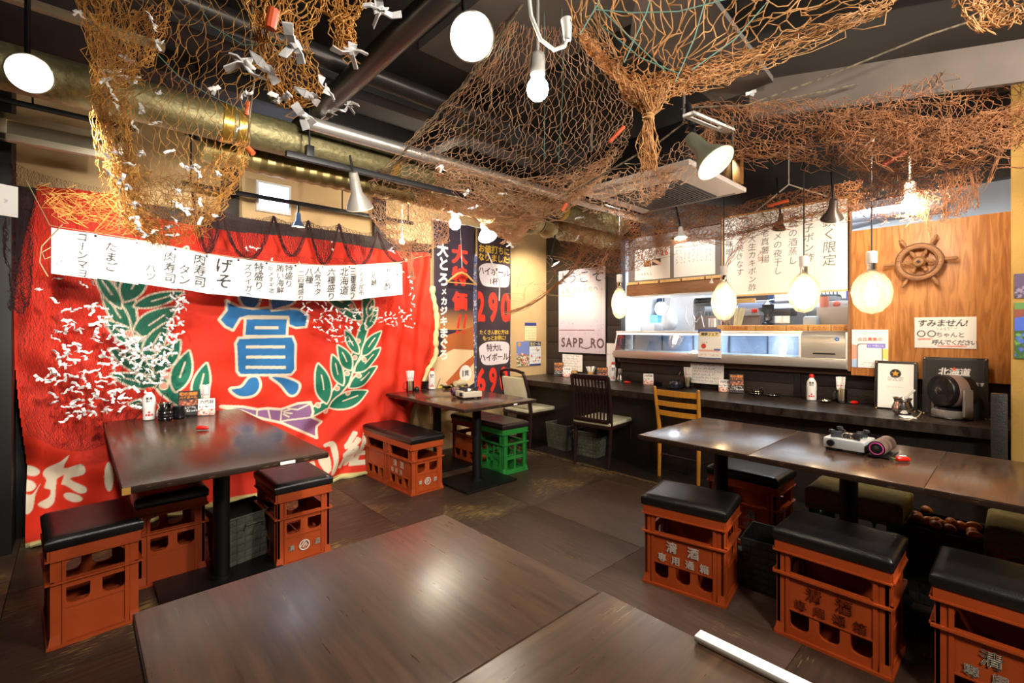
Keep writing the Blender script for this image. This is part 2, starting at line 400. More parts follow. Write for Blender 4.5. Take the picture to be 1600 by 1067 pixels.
TABLE_X = worn('lacquered_table_wood_cross', '#382821', '#533c2c', '#5d4328', (.17, .24), .9, (40, 3, 8), .0, .02)
EDGE = mat('table_edge_band', '#2a1a12', .4, 0, '#6b5030', 20, (1, 1, 6), .62, .7)
BLACKP = mat('black_plank_stain', '#241b16', .5, 0, '#33271f', 6, (1, 3, 14), .3, .7, .3, 12)
BLACKW = mat('black_painted_wood', '#17120f', .42, 0, '#241c17', 6, (1, 8, 8), .3, .7, .2)
COUNTER = mat('counter_lacquer', '#1f1713', .25, 0, '#33281f', 9, (12, 2, 1), .35, .7, .15, 30, rough2=.5)
TAN = mat('tan_plaster', '#d9b98a', .8, 0, '#cfae7d', 4, (1, 1, 1), .3, .7, .15, 60)
OCHRE = mat('ochre_plaster', '#b08a44', .8, 0, '#a27d3a', 5, (1, 1, 1), .3, .7, .15, 80)
CEIL = mat('ceiling_black', '#1d1b1b', .75, 0, '#2a2727', 2, (1, 1, 1), .3, .7)
GREYC = mat('ceiling_board_grey', '#6a625e', .8, 0, '#5a5350', 3, (1, 1, 1), .3, .7, .1)
BEAM = mat('dark_beam_wood', '#2a211c', .6, 0, '#3a2e27', 5, (2, 12, 12), .3, .7, .2)
KWHITE = mat('kitchen_white', '#e6e8ea', .5)
STEEL = mat('brushed_steel', '#d6d1ca', .34, .8, '#c4beb7', 6, (2, 60, 60), .3, .7, .05)
CHROME = mat('polished_steel', '#cfcac4', .12, 1)
BLACK = mat('black_metal', '#100f10', .45, .3)
BLACKPL = mat('black_plastic', '#141314', .35)
WHITEPL = mat('white_plastic', '#e9e7e3', .4)
PAPERW = mat('white_paper', '#f1efec', .7)
INK = mat('ink_black', '#1c1a1a', .7)
RED = mat('signal_red', '#d42a1c', .35)
CREAM = mat('cream_paint', '#e2d9c0', .6)
LWOOD = mat('pale_wood', '#d3a260', .5, 0, '#c08b48', 5, (3, 30, 30), .3, .7)
BROWNB = mat('brown_beam', '#7c5334', .6, 0, '#8f6341', 5, (20, 2, 20), .3, .7, .2)
FOIL = mat('gold_foil_duct', '#7a7250', .5, .6, '#938a62', 40, (1, 1, 1), .3, .7, .5, 40)
def struct(name, mb, m, ang=35):
    o = mb.build(name, m, ang=ang); o['kind'] = 'structure'; return o
X0, X1, YB, YF, ZC = -.45, 4.55, -2.3, 4.27, 2.85
floor = struct('floor', MB().box(X0-.1, 6.5, YB-.1, YF+.1, -.1, -.012), BLACKW)
xs = [-.55, -.25, .66, 1.57, 2.48, 3.39, 3.56]; ys = [-2.3, -1.2, -.3, .62, 1.545, 2.47, 3.39, 4.27]
for i in range(len(xs)-1):
    for j in range(len(ys)-1):
        wx, wy = xs[i+1]-xs[i], ys[j+1]-ys[j]
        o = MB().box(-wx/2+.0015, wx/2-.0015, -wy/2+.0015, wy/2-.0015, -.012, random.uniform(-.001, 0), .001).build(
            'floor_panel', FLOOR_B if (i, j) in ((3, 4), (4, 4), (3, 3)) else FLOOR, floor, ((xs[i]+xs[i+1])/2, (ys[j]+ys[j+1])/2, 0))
MB().box(3.56, 3.60, .2, 4.27, -.012, .012, .003).build('floor_edging', mat('worn_edging', '#6b5330', .6, 0, '#2b2018', 9, (4, 4, 1), .4, .6), floor)
MB().box(3.60, 4.55, -.3, 4.27, -.012, .003).build('floor_panel', BLACKW, floor)
ceil_ = struct('ceiling', MB().box(X0-.1, 6.5, YB-.1, YF+.1, ZC, ZC+.1), CEIL)
struct('wall_banner', MB().box(X0-.1, 4.7, YF, YF+.1, 0, ZC), TAN)
struct('wall_left', MB().box(X0-.1, X0, YB, YF, 0, ZC), mat('dark_wall', '#1a1513', .7))
struct('wall_back', MB().box(X0, 4.7, YB-.1, YB, 0, ZC), mat('back_wall_plaster', '#5a4a3a', .8))
wr = struct('wall_right', MB().box(4.55, 4.65, YB, -.1, 0, ZC), OCHRE)
# counter wall: black boards, opening to the kitchen between Y 0.1 and 3.12
wc = struct('wall_counter', MB().box(4.565, 4.66, 3.12, YF, 0, ZC).box(4.565, 4.66, -.1, 3.12, 0, .985), BLACKW)
z = .72
while z < ZC-.01:
    z2 = min(z+.208, ZC)
    MB().box(4.55, 4.565, 3.125, YF-.002, z+.002, z2-.002, .002).build('plank', BLACKP, wc); z = z2
for (ya, yb) in ((-.1, .6), (.6, 1.32), (1.32, 2.2), (2.2, 3.12)):
    for (za, zb) in ((.722, .83), (.832, .935)):
        MB().box(4.552, 4.565, ya+.002, yb-.002, za+.001, zb-.001, .0015).build('plank', BLACKP, wc)
for yy in (.6, 1.32, 2.2):
    MB().box(4.542, 4.56, yy-.025, yy+.025, .722, .935, .002).build('batten', BLACKW, wc)
MB().box(4.50, 4.62, -.1, 3.12, .937, .985, .003).build('rail', mat('rail_wood', '#4a382d', .55, 0, '#5a4638', 5, (20, 2, 20), .3, .7, .2), wc)
# plywood partition right of the opening
PLY = mat('plywood', '#c98a4c', .45, 0, '#a3652f', 2.6, (1, 9, 1.1), .38, .62, .08, detail=7)
nt = PLY.node_tree; n_ = next(n for n in nt.nodes if n.type == 'TEX_NOISE'); n_.inputs['Distortion'].default_value = 1.6
struct('wall_plywood', MB().box(4.4, 4.425, .05, .905, .95, 2.06, .002), PLY)
struct('trim_1', MB().box(4.39, 4.43, .905, .925, .98, 2.33), BROWNB)
struct('wall_pillar', MB().box(3.86, 4.5, -.6, .05, 0, ZC, .004), OCHRE)
# kitchen shell
struct('wall_kitchen', MB().box(6.1, 6.2, -.2, 3.3, 0, ZC).box(4.66, 6.2, 3.13, 3.23, 0, ZC).box(4.66, 6.2, -.2, -.1, 0, ZC), KWHITE)
struct('floor_2', MB().box(4.66, 6.2, -.1, 3.2, -.01, 0), mat('kitchen_floor', '#5a5a58', .6))
# posts and beams on the banner wall
struct('trim_2', MB().box(X0, -.275, 3.98, YF, 0, ZC, .004), mat('post_black', '#0d0a09', .6))
struct('trim_17', MB().box(X0+.01, -.12, 4.235, YF, 0, 2.05, .003), mat('post_black', '#0d0a09', .6))
def px_box(x0, y0, x1, y1, Y, th, m, name, bev=.003):
    a, b = onY(x0, y0, Y), onY(x1, y1, Y)
    return struct(name, MB().box(min(a.x, b.x), max(a.x, b.x), Y, Y+th, min(a.z, b.z), max(a.z, b.z), bev), m)
struct('trim_3', MB().box(-.27, 2.74, 4.21, YF, 2.05, 2.19, .003), BEAM)
struct('trim_4', MB().box(2.10, 2.22, 4.215, YF, 1.2, 2.6, .003), BEAM)
struct('trim_5', MB().box(.83, .95, 4.215, YF, 2.19, 2.85, .003), BEAM)
struct('trim_18', MB().box(4.46, 4.56, .05, 3.12, 2.30, ZC, .003), CEIL)
cream = MB(); Yc = 3.62; YF_ = Yc+.05
a, b = onY(-10, 172, Yc), onY(165, 214, Yc)
a2, b2 = onY(0, 207, Yc), onY(160, 243, Yc)
zt, zb = b.z+.02, b2.z-.01
xl, xr = -.30, b.x+.08
cream.box(xl, xr, Yc, YF_, zt-.035, zt, .002).box(xl, xr, Yc, YF_, zb, zb+.035, .002).box(xr-.06, xr, Yc, YF_, zb, zt, .002).box(xl, xl+.03, Yc, YF_, zb, zt, .002)
struct('trim_7', cream, CREAM)
struct('trim_8', MB().box(xl, xr, Yc+.02, YF_, zb+.03, zt-.03), mat('hatch_grey', '#8e8573', .8))
# small frosted window
wa, wb = onY(404, 282, 4.24), onY(450, 333, 4.24)
wz0, wz1 = wb.z, wa.z-.02
win = struct('window_1', MB().box(wa.x-.02, wb.x+.02, 4.225, YF, wz0-.02, wz0).box(wa.x-.02, wb.x+.02, 4.225, YF, wz1, wz1+.02).box(wa.x-.02, wa.x, 4.225, YF, wz0, wz1).box(wb.x, wb.x+.02, 4.225, YF, wz0, wz1), WHITEPL)
MB().box(wa.x, wb.x, 4.24, 4.25, wz0, wz1).build('window_pane', mat('daylit_frosted_glass', '#dfeaff', .4, emit=16, ecol='#cfe2ff'), win)
# ceiling: boards, joists
struct('trim_9', MB().box(1.35, 2.0, .75, 2.2, 2.80, 2.848), GREYC)
struct('trim_10', MB().box(2.05, 2.16, -1, 4.2, 2.72, 2.85, .004), CEIL)
struct('trim_11', MB().box(.3, 4.5, 2.62, 2.74, 2.70, 2.85, .004), CEIL)
struct('trim_12', MB().box(.3, 4.5, 3.25, 3.33, 2.74, 2.85, .004), CEIL)
pp = [atZ(x, y, 2.6) for x, y in ((1208, 128), (1118, 162), (985, 60), (1000, -40), (1085, -40))]; tb = MB(); tb.add([(p.x, p.y, 2.6) for p in pp]+[(p.x, p.y, 2.63) for p in pp], [tuple(range(5)), tuple(range(9, 4, -1))]+[(i, i+5, (i+1) % 5+5, (i+1) % 5) for i in range(5)]); struct('trim_13', tb, GREYC)
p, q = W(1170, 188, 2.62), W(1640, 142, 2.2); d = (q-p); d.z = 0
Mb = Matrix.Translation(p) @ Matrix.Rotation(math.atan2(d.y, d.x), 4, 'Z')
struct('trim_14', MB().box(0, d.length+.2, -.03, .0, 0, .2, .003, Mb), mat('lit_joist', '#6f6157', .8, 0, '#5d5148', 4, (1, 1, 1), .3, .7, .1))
struct('trim_15', MB().box(X0, .3, 2.66, 2.70, 2.58, 2.61, .003), CREAM)
# ------------------------------------------------------------------ counter
cx = MB(); top = [(3.83, 4.26), (3.83, 1.2), (3.92, .055), (4.55, .055), (4.55, 4.26)]
def slab(mb, poly, z0, z1):
    n = len(poly); mb.add([(x, y, z0) for x, y in poly]+[(x, y, z1) for x, y in poly],
        [tuple(range(n)), tuple(range(2*n-1, n-1, -1))]+[(i, i+n, (i+1) % n+n, (i+1) % n) for i in range(n)]); return mb
ct = thing('bar_counter', 'long black lacquered counter running below the fish case', 'counter', (4.2, 2.1, 0))
slab(MB(), [(x-4.2, y-2.1) for x, y in top], .66, .72).build('worktop', COUNTER, ct, smooth=False)
MB().box(-.2, -.17, -2.04, 2.15, .003, .659).build('front_panel', BLACKW, ct)
struct('trim_16', MB().box(3.80, 3.858, .062, .128, 0, .94, .006), BLACKW)
# ------------------------------------------------------------------ tables
def table(name, label, x0, x1, y0, y1, m=TABLE, legs=(( .5, .5),), group=None, chips=()):
    t = thing(name, label, 'table', ((x0+x1)/2, (y0+y1)/2, 0), 0, group); a, b = (x1-x0)/2, (y1-y0)/2
    tp = MB().box(-a, a, -b, b, .672, .70, .003).build('tabletop', m, t)
    MB().box(-a-.0015, a+.0015, -b-.0015, b+.0015, .674, .6965, .001).build('edge_band', EDGE, tp)
    for (u, v) in legs:
        lx, ly = -a+2*a*u, -b+2*b*v
        MB().tube([(lx, ly, .03), (lx, ly, .655)], .038, 20).build('post', BLACK, t)
        MB().box(lx-.2, lx+.2, ly-.16, ly+.16, .655, .671, .003).build('top_plate', BLACK, t)
        MB().box(lx-.27, lx+.27, ly-.22, ly+.22, .001, .018, .004).tube([(lx, ly, .018), (lx, ly, .032)], .055, 20).build('base_plate', BLACK, t)
    return t
TABLE_F = worn('lacquered_table_near', '#36261c', '#513a29', '#5d4328', (.27, .36), .9, (3, 40, 8), .0, .02)
TABLE_FX = worn('lacquered_table_near_cross', '#382821', '#533c2c', '#5d4328', (.27, .36), .9, (40, 3, 8), .0, .02)
FG1 = table('dining_table', 'dark table in the foreground with a bright lamp reflection', .089, .88, .66, 1.279, TABLE_FX)
FG2 = table('dining_table', 'foreground table with a white strip along its edge', .087, .888, .03, .656, TABLE_F)
table('dining_table', 'end table of the right-hand row, nearest the yellow chair, with nothing on it', 2.366, 3.158, .899, 1.497, TABLE)
table('dining_table', 'middle table of the right-hand row, carrying a silver gas stove', 2.362, 3.152, .259, .896, TABLE_X)
table('dining_table', 'table of the right-hand row cut by the right picture edge', 2.366, 3.156, -.37, .256, TABLE)
LT = table('dining_table', 'long table before the red banner reflecting the blue character', .128, .908, 2.315, 4.06, TABLE_X, ((.55, .3), (.55, .8)))
MB().box(.17, .235, -.877, -.873, .678, .692).build('sticker', PAPERW, LT, smooth=False)
MB().box(-.3915, -.365, -.877, -.873, .672, .699).build('corner_chip', mat('bare_plywood', '#b98a3a', .7), LT, smooth=False)
FT = table('dining_table', 'small table with a white sticker beside the green crate stool', 2.14, 2.915, 2.85, 3.522, TABLE_X)
MB().box(.12, .16, -.3385, -.336, .678, .690).build('sticker', PAPERW, FT, smooth=False)
table('dining_table', 'small table against the two hanging flags holding a white bottle', 2.15, 2.92, 3.526, 4.08, TABLE_X)
tag(MB().box(0, .028, -.4, 0, 0, .012, .003).build('edge_strip', WHITEPL, None, (.872, .43, .7012)), 'long white plastic strip lying on the foreground table edge', 'strip')
# ------------------------------------------------------------------ the big red banner
YBN = 4.10; BX0, BZ0, BW, BH = -.40, 0.0, 3.15, 2.30
CRM = '#e8dcc2'; GRN = '#0a7358'; GRD = '#0b5f4c'; BLU = '#2272b2'; PUR = '#8d608f'; PNK = '#f0a58f'
cv = Canvas(BW, BH, .0048, '#df2c0c', 2)
def bp(x, y):
    p = onY(x, y, YBN); return (p.x-BX0, p.z-BZ0)
def z6(x, y): return bp(330+x/3.443, 450+y/3.443)
def z0(x, y): return bp(x/4.1033, 600+y/4.1033)
def blob(P, col, rim=.0, rc=CRM):
    if rim: cv.line(P, rim, rc, True)
    cv.poly(P, col)
    if rim: cv.line(P, rim*.55, rc, True)
def smooth(P, n=4):                      # closed Catmull-Rom through P
    P = [np.array(p, float) for p in P]; o = []; k = len(P)
    for i in range(k):
        a, b, c, d = P[i-1], P[i], P[(i+1) % k], P[(i+2) % k]
        for j in range(n):
            t = j/n; o.append(.5*(2*b+(c-a)*t+(2*a-5*b+4*c-d)*t*t+(3*b-a-3*c+d)*t**3))
    return o
def leaf(b, t, wd=.32, col=GRN, vein=True):
    wd *= .88
    b, t = np.array(bp(*b)), np.array(bp(*t)); d = t-b; n = np.array([-d[1], d[0]])
    L = [b+d*u+n*wd*.5*math.sin(PI*u**.85)**.9 for u in np.linspace(0, 1, 12)]; Rr = [b+d*u-n*wd*.5*math.sin(PI*u**.85)**.9 for u in np.linspace(1, 0, 12)]
    P = L+Rr[1:-1]; cv.line(P, .027, CRM, True); cv.poly(P, col)
    if vein: cv.line([b+d*.35, b+d*.72], .011, CRM)
def stem(P, w0, w1, col=GRN):
    Q = [np.array(bp(*p)) for p in P]; n = len(Q)
    for k, (extra, c) in enumerate(((.03, CRM), (0, col))):
        for i in range(n-1):
            for j in range(7):
                t0, t1 = (i+j/7)/(n-1), (i+(j+1)/7)/(n-1)
                a, b_ = Q[i]+(Q[i+1]-Q[i])*j/7, Q[i]+(Q[i+1]-Q[i])*(j+1)/7
                cv.line([a, b_], w0+(w1-w0)*t0+extra, c)
stem([(300, 640), (262, 611), (225, 560), (204, 514), (197, 462), (200, 400)], .06, .1)
for a in (((204, 520), (161, 450), .28), ((212, 478), (288, 456), .3), ((212, 524), (276, 480), .5), ((232, 548), (164, 500), .34), ((240, 584), (173, 546), .36),
          ((244, 604), (176, 586), .36), ((244, 582), (283, 532), .5), ((276, 612), (297, 549), .42), ((308, 628), (324, 568), .4), ((243, 632), (204, 632), .5),
          ((270, 440), (296, 384), .4), ((196, 470), (228, 415), .5), ((190, 480), (150, 420), .3), ((228, 560), (262, 505), .4), ((330, 650), (300, 640), .5)):
    leaf(*a)
stem([(480, 646), (512, 632), (540, 595), (562, 546), (580, 494), (578, 450), (590, 420)], .055, .075)
for a in (((511, 630), (501, 569), .42), ((536, 601), (521, 555), .4), ((551, 578), (530, 540), .48), ((562, 552), (542, 517), .42), ((516, 636), (574, 611), .42), ((545, 605), (591, 573), .36),
          ((556, 581), (597, 544), .36), ((567, 555), (599, 518), .36), ((577, 514), (595, 481), .34), ((571, 499), (527, 470), .4), ((560, 480), (505, 456), .4), ((582, 493), (589, 467), .4),
          ((578, 455), (545, 425), .4), ((585, 440), (612, 425), .4)):
    leaf(*a)
for x, y in ((575, 630), (620, 662), (735, 565), (680, 540), (740, 460), (790, 470), (780, 375), (825, 385), (770, 95), (820, 185), (805, 285)):
    c = z6(x, y); cv.disc(c[0], c[1], .024, CRM).disc(c[0], c[1], .016, PNK)
for x, y in ((262, 588), (246, 545), (213, 530), (258, 604), (203, 522)):
    c = bp(x, y); cv.disc(c[0], c[1], .03, CRM).disc(c[0], c[1], .02, PNK)
# ribbon
blob([z6(*p) for p in ((60, 640), (170, 640), (250, 655), (310, 650), (380, 655), (470, 625), (540, 617), (542, 665), (530, 692), (600, 722), (575, 745), (565, 802), (480, 765), (385, 725), (300, 705), (240, 690), (170, 660))], PUR, .026)
for P in (((385, 655), (380, 725)), ((380, 720), (420, 712), (530, 692)), ((250, 655), (245, 692)), ((310, 655), (320, 700)), ((395, 665), (430, 655)), ((395, 680), (425, 695)), ((400, 672), (440, 676)), ((420, 650), (470, 655), (535, 625))):
    cv.line([z6(*p) for p in P], .012, CRM)
# the blue character
AW = [[(172, 30), (275, 20), (270, 85), (235, 110), (185, 90)], [(345, 20), (470, 30), (458, 80), (385, 106), (342, 112)],
      [(95, 66), (165, 100), (240, 112), (330, 105), (342, 122), (455, 110), (492, 116), (532, 150), (522, 208), (472, 213), (436, 198), (432, 152), (210, 150), (165, 162), (126, 226), (85, 206), (54, 170), (96, 118)],
      [(195, 163), (432, 163), (420, 258), (190, 258)], [(158, 270), (450, 262), (463, 300), (464, 440), (440, 466), (165, 470), (150, 450), (140, 300)],
      [(212, 484), (258, 482), (266, 530), (230, 576), (155, 586), (106, 545), (165, 532)], [(325, 478), (398, 480), (472, 506), (487, 532), (468, 572), (430, 578), (385, 525)]]
for k, P in enumerate(AW): blob(smooth([z6(*p) for p in P], 4) if k in (0, 1, 5, 6) else [z6(*p) for p in P], BLU, .026)
for x0_, x1_, y_ in ((246, 380, 213), (198, 412, 318), (198, 412, 373), (196, 410, 428)):
    cv.poly([z6(x0_, y_-8), z6(x1_, y_-8), z6(x1_, y_+8), z6(x0_, y_+8)], CRM)
# cream lettering along the lower hem
for (ex, ey, ea, eb) in ((195, 563, 62, 31), (175, 648, 58, 33), (470, 722, 60, 26), (700, 590, 30, 95)):
    cv.poly([z0(ex+ea*math.cos(q*PI/14), ey+eb*math.sin(q*PI/14)+.12*ea*math.cos(q*PI/14)) for q in range(28)], CRM)
for P in ([(445, 455), (410, 545), (515, 508), (548, 535), (535, 575), (450, 610), (545, 650), (556, 685), (510, 694), (420, 655), (362, 668), (350, 760), (300, 800), (245, 765), (312, 735), (325, 690), (285, 672), (298, 625), (275, 585), (300, 545), (390, 500)],
          [(262, 640), (232, 700), (215, 790), (180, 812), (138, 790), (118, 725), (150, 692), (210, 700)]):
    cv.poly(smooth([z0(*p) for p in P], 3), CRM)
cv.poly([z0(*p) for p in ((365, 620), (415, 585), (392, 660), (360, 670))], '#df2c0c')
for P in ([(640, 818), (668, 850), (662, 950), (640, 990), (620, 985), (640, 930), (630, 850), (600, 850), (590, 835)], [(560, 890), (590, 880), (600, 905), (610, 975), (585, 970)], [(600, 905), (625, 900), (622, 965), (600, 970)], [(505, 940), (545, 925), (550, 970), (520, 980)]):
    cv.poly(smooth([z6(*p) for p in P], 3), CRM)
c = z6(742, 868); cv.text('組', c[0]-.08, c[1], .30, CRM, bold=.035, shear=.35)
# yellow hem tape
for i in range(60):
    x = BW*i/60; cv.rect(x, x+BW/60+.01, 0, .035, '#d8cf8a')
def ztop(X):
    t = np.clip((X-.18)/.12, 0, 1); return 2.215-.13*t+.012*np.sin(X*5.1)
def xright(Z): return 1.97+.74*np.clip(Z/1.0, 0, 1)**.6+.02*np.sin(Z*6)
def ban_pos(U, V):
    X = U+BX0; Z = V+BZ0
    amp = .35+.65*np.clip(1-Z/2.2, 0, 1)
    Y = YBN+.10*np.clip(Z/2.1, 0, 1)-.06*np.clip(1-Z/.5, 0, 1)
    Y = Y+1.5*amp*(.016*np.sin(7*X+5*Z+1.3*np.sin(2*Z+X))+.012*np.sin(17*X-9*Z+2*np.sin(3*X))+.007*np.sin(23*Z+6*X+1.5*np.sin(5*X)))
    rt_ = np.clip((X-1.7)/1.0, 0, 1); Y = Y+rt_*(.022*np.sin(38*X-6*Z)+.016*np.sin(21*X+3*Z))-.02*rt_
    lf = np.clip((.35-X)/.6, 0, 1); Y = Y+lf*(.03*np.sin(14*X+11*Z)+.015*np.sin(31*X-4*Z))
    bl = np.exp(-((X-1.75)**2)/.35-((Z-.35)**2)/.25); Y = Y-.05*bl+bl*.03*np.sin(16*X-22*Z)
    Y = Y+.008*np.sin(30*X+2*Z)*np.clip((Z-1.7)/.4, 0, 1)
    return X, np.minimum(Y, 4.205), np.maximum(Z, .008+.006*np.sin(9*X))
BZ_L = lambda Z: -.225-.075*np.clip(1-abs(Z-1.35)/.9, 0, 1)+.05*np.clip((Z-1.6)/.6, 0, 1)
ban = sheet('festival_banner', cv, ban_pos, PRINT_CLOTH, None, lambda U, V: ((V+BZ0) < ztop(U+BX0)) & ((U+BX0) < xright(V+BZ0)) & ((U+BX0) > BZ_L(V+BZ0)) )
tag(ban, 'huge red cloth banner with blue award character and green laurel', 'banner')
hem = MB(); pts = []
for i in range(60):
    X = -.2+2.15*i/59; pts.append((X, 4.0+.012*math.sin(19*X), .014+.008*math.sin(31*X)))
hem.tube(pts, .013, 6); hm = hem.build('hem_tape', mat('hem_tape', '#d3c98d', .8), ban)
pts = []
for i in range(50):
    Z = .75+1.0*i/49; pts.append((float(xright(np.array(Z)))+.02+.012*math.sin(14*Z), 4.14+.01*math.sin(9*Z), Z))
MB().tube(pts, [.022+.012*abs(math.sin(i*.7)) for i in range(50)], 8).build('side_hem', mat('hem_cream', '#e2d49b', .8), ban)
# ------------------------------------------------------------------ two hanging shop flags
def flag(name, label, cv, x0, y0, z0, amp, ph):
    o = sheet(name, cv, lambda U, V: (x0+U, y0+amp*np.sin(9*U+3*V+ph)+amp*.6*np.sin(21*U-2*V+ph), z0+V), PRINT_CLOTH)
    tag(o, label, 'flag', 'hanging shop flags'); o['group'] = 'hanging shop flags'
    MB().tube([(x0-.02, y0, z0+cv.h), (x0+cv.w+.02, y0, z0+cv.h)], .008, 8).build('rod', WHITEPL, o)
    return o
NAVY = '#2c2030'
f1 = Canvas(.53, 2.0, .0048, NAVY, 2)       # Z 0.45 .. 2.45
def fz(y, px=712):                              # height in the flag of a surveyed row
    return onY(px, y, 4.17).z-.45
f1.grad(0, .53, fz(640), fz(508), '#c98a2e', '#d08a3c'); f1.grad(0, .53, fz(515), fz(480), '#c98a4a', NAVY)
f1.poly([(.12, fz(525)), (.53, fz(510)), (.53, fz(555)), (.1, fz(565))], '#b5612c')
f1.poly([(.0, fz(560)), (.25, fz(545)), (.53, fz(548)), (.53, fz(600)), (.1, fz(630)), (0, fz(630))], '#f2cfa0')
f1.poly([(.16, fz(596)), (.34, fz(572)), (.53, fz(556)), (.53, fz(568)), (.36, fz(590)), (.2, fz(603))], '#c2602a')
f1.poly([(0, fz(612)), (.2, fz(600)), (.3, fz(625)), (.1, fz(640)), (0, fz(640))], '#e9c48e')
f1.rect(0, .53, 0, fz(628), '#c98f2e')
for ch, y in zip('大とろ', (391, 413, 437)): f1.ctext(ch, .115, fz(y, 695), .15, '#f7f3ee', bold=.035)
for ch, y, z_ in zip('メカジキまぐろ', (456, 471, 486, 502, 520, 537, 554), (.07, .085, .095, .1, .115, .115, .115)): f1.ctext(ch, .125, fz(y, 697), z_, '#fbf6ee', bold=.04)
for ch, y in zip('大特価', (398, 432, 471)): f1.ctext(ch, .345, fz(y, 718), .2, '#e8331f', bold=.05)
for k in (0, 1): f1.line([(.335+.09*k, fz(493)), (.305+.09*k, fz(511))], .034, '#e8331f').disc(.295+.09*k, fz(519), .02, '#e8331f')
f1.disc(.41, fz(584), .082, '#f6f1e6', .09).ctext('1', .375, fz(584), .09, '#2a2226', bold=.03).text('貫', .395, fz(584), .065, '#2a2226', bold=.02)
f1.line([(.02, fz(612)), (.09, fz(590))], .008, '#3a2a22')
for cc, bb in (('#2a2226', .1), ('#f0d834', .05)): f1.text('120', .08, fz(612), .21, cc, bold=bb, sx=.9)
f1.text('円', .4, fz(618), .09, '#f0d834', bold=.03)
flag('shop_flag', 'dark flag with red and white fish sale lettering, coat hanger in front', f1, 2.735, 4.17, .45, .008, 0)
f2 = Canvas(.50, 2.0, .0048, '#33242c', 2)
def gz(y): return onY(772, y, 4.17).z-.45
f2.ctext('お値打ちに', .25, gz(391), .093, '#d9b13a', bold=.02).ctext('なりました!', .25, gz(404), .09, '#d9b13a', bold=.02)
def bubble(y0, y1):
    zc, h = (gz(y0)+gz(y1))/2, abs(gz(y0)-gz(y1))/2
    f2.poly(smooth([(.03, zc+h*.6), (.03, zc), (.05, zc-h*.6), (.12, zc-h), (.35, zc-h), (.46, zc-h*.85), (.48, zc), (.48, zc+h*.7), (.4, zc+h), (.15, zc+h*1.02)], 5), '#dacfd5')
    return zc, h
zc, h = bubble(413, 448); f2.ctext('ハイボール', .25, gz(425), .095, '#3a1f2c', bold=.025).ctext('1杯', .25, gz(440), .085, '#3a1f2c', bold=.025)
f2.ctext('290', .235, gz(479), .43, '#e8311c', bold=.04, sx=.62).text('円', .42, gz(497), .07, '#e8311c', bold=.02)
f2.ctext('たくさん飲む方は', .25, gz(519), .056, '#e0bb45', bold=.015).ctext('もっとお得に!', .25, gz(528), .058, '#e0bb45', bold=.015)
zc, h = bubble(534, 569); f2.ctext('特大1L', .25, gz(543), .09, '#3a1f2c', bold=.022).ctext('ハイボール', .25, gz(558), .09, '#3a1f2c', bold=.025)
f2.ctext('690', .225, gz(592), .36, '#e8311c', bold=.04, sx=.66).text('円', .42, gz(603), .07, '#e8311c', bold=.02)
flag('shop_flag', 'dark flag with large red 290 and 690 beside the tan wall', f2, 3.315, 4.165, .45, .007, 2)
fn = Canvas(.09, 1.6, .006, '#6b6f9a', 1); fn.speck(260, ['#c9c2d8', '#3b4a7a', '#7d6a58', '#e0d9d0', '#4a5a4a'], .006, .02, 3)
o = sheet('photo_banner', fn, lambda U, V: (3.24+U, 4.195+0*U, .55+V), PRINT_CLOTH); tag(o, 'narrow blue flowery banner strip showing between the two flags', 'banner')
o = sheet('photo_banner', fn, lambda U, V: (3.80+U*.5, 4.195+0*U, .7+V*.9), PRINT_CLOTH); tag(o, 'thin pale printed strip peeking out right of the 290 flag', 'banner')
# coat hanger on the first flag
hg = thing('coat_hanger', 'light wooden coat hanger hanging before the fish sale flag', 'hanger', onY(722, 425, 4.10))
MB().tube([(0, 0, -.005), (.0, 0, .035), (.014, 0, .05), (.022, 0, .04), (.018, 0, .03)], .003, 6).build('hook', CHROME, hg)
MB().tube([(.0, 0, .05), (.02, .1, 1.0)], .0012, 5).build('hanging_wire', STEEL, hg)
MB().tube([(-.20, 0, -.125), (-.14, 0, -.08), (-.06, 0, -.025), (0, 0, -.008), (.06, 0, -.025), (.14, 0, -.08), (.20, 0, -.125)], [.007, .011, .013, .014, .013, .011, .007], 8).build('shoulder_bar', LWOOD, hg)
MB().tube([(-.19, 0, -.12), (.19, 0, -.12)], .006, 8).build('trouser_bar', LWOOD, hg)
# ------------------------------------------------------------------ sheets strung across the banner
YS = 3.86
BR = dict(bold=.012)
def strip(pxs, tops, bots, cols, label, seed, dy=0):
    """one hand-written sheet; pxs = left and right edge, tops / bots = rows there, cols = [(text, fraction across, char size, start fraction down)]"""
    a, b, c, d = onY(pxs[0], tops[0], YS+dy), onY(pxs[1], tops[1], YS+dy), onY(pxs[0], bots[0], YS+dy), onY(pxs[1], bots[1], YS+dy)
    wd = b.x-a.x; ht = ((a.z-c.z)+(b.z-d.z))/2; s = Canvas(wd, ht, .0042, '#efeeee', 2)
    for (tx, fx, sz, fy) in cols: s.text(tx, fx*wd, ht*(1-fy)-sz*ht*.5, sz*ht, '#1c1c20', vertical=True, step=.98, bold=.02, shear=.12, sx=.95)
    s.scrawl(.02, ht*.12, .035, .03, '#8a8a8e', seed, .003)
    def pos(U, V):
        u, v = U/wd, V/ht; X = a.x+u*wd; Zt = a.z+(b.z-a.z)*u; Zb = c.z+(d.z-c.z)*u
        return X, YS+dy+.012*np.sin(3*u+seed)-.02*(1-v)*np.cos(u*2+seed)*.6, Zb+(Zt-Zb)*v
    o = sheet('menu_sheet', s, pos, PRINT_PAPER); tag(o, label, 'menu sheet', 'brushed menu sheets strung across the banner')
    MB().ball(((a.x+b.x)/2+wd*.46, YS+dy-.006, b.z-.012), .008, 8, 6).build('clip', BLACKPL, o)
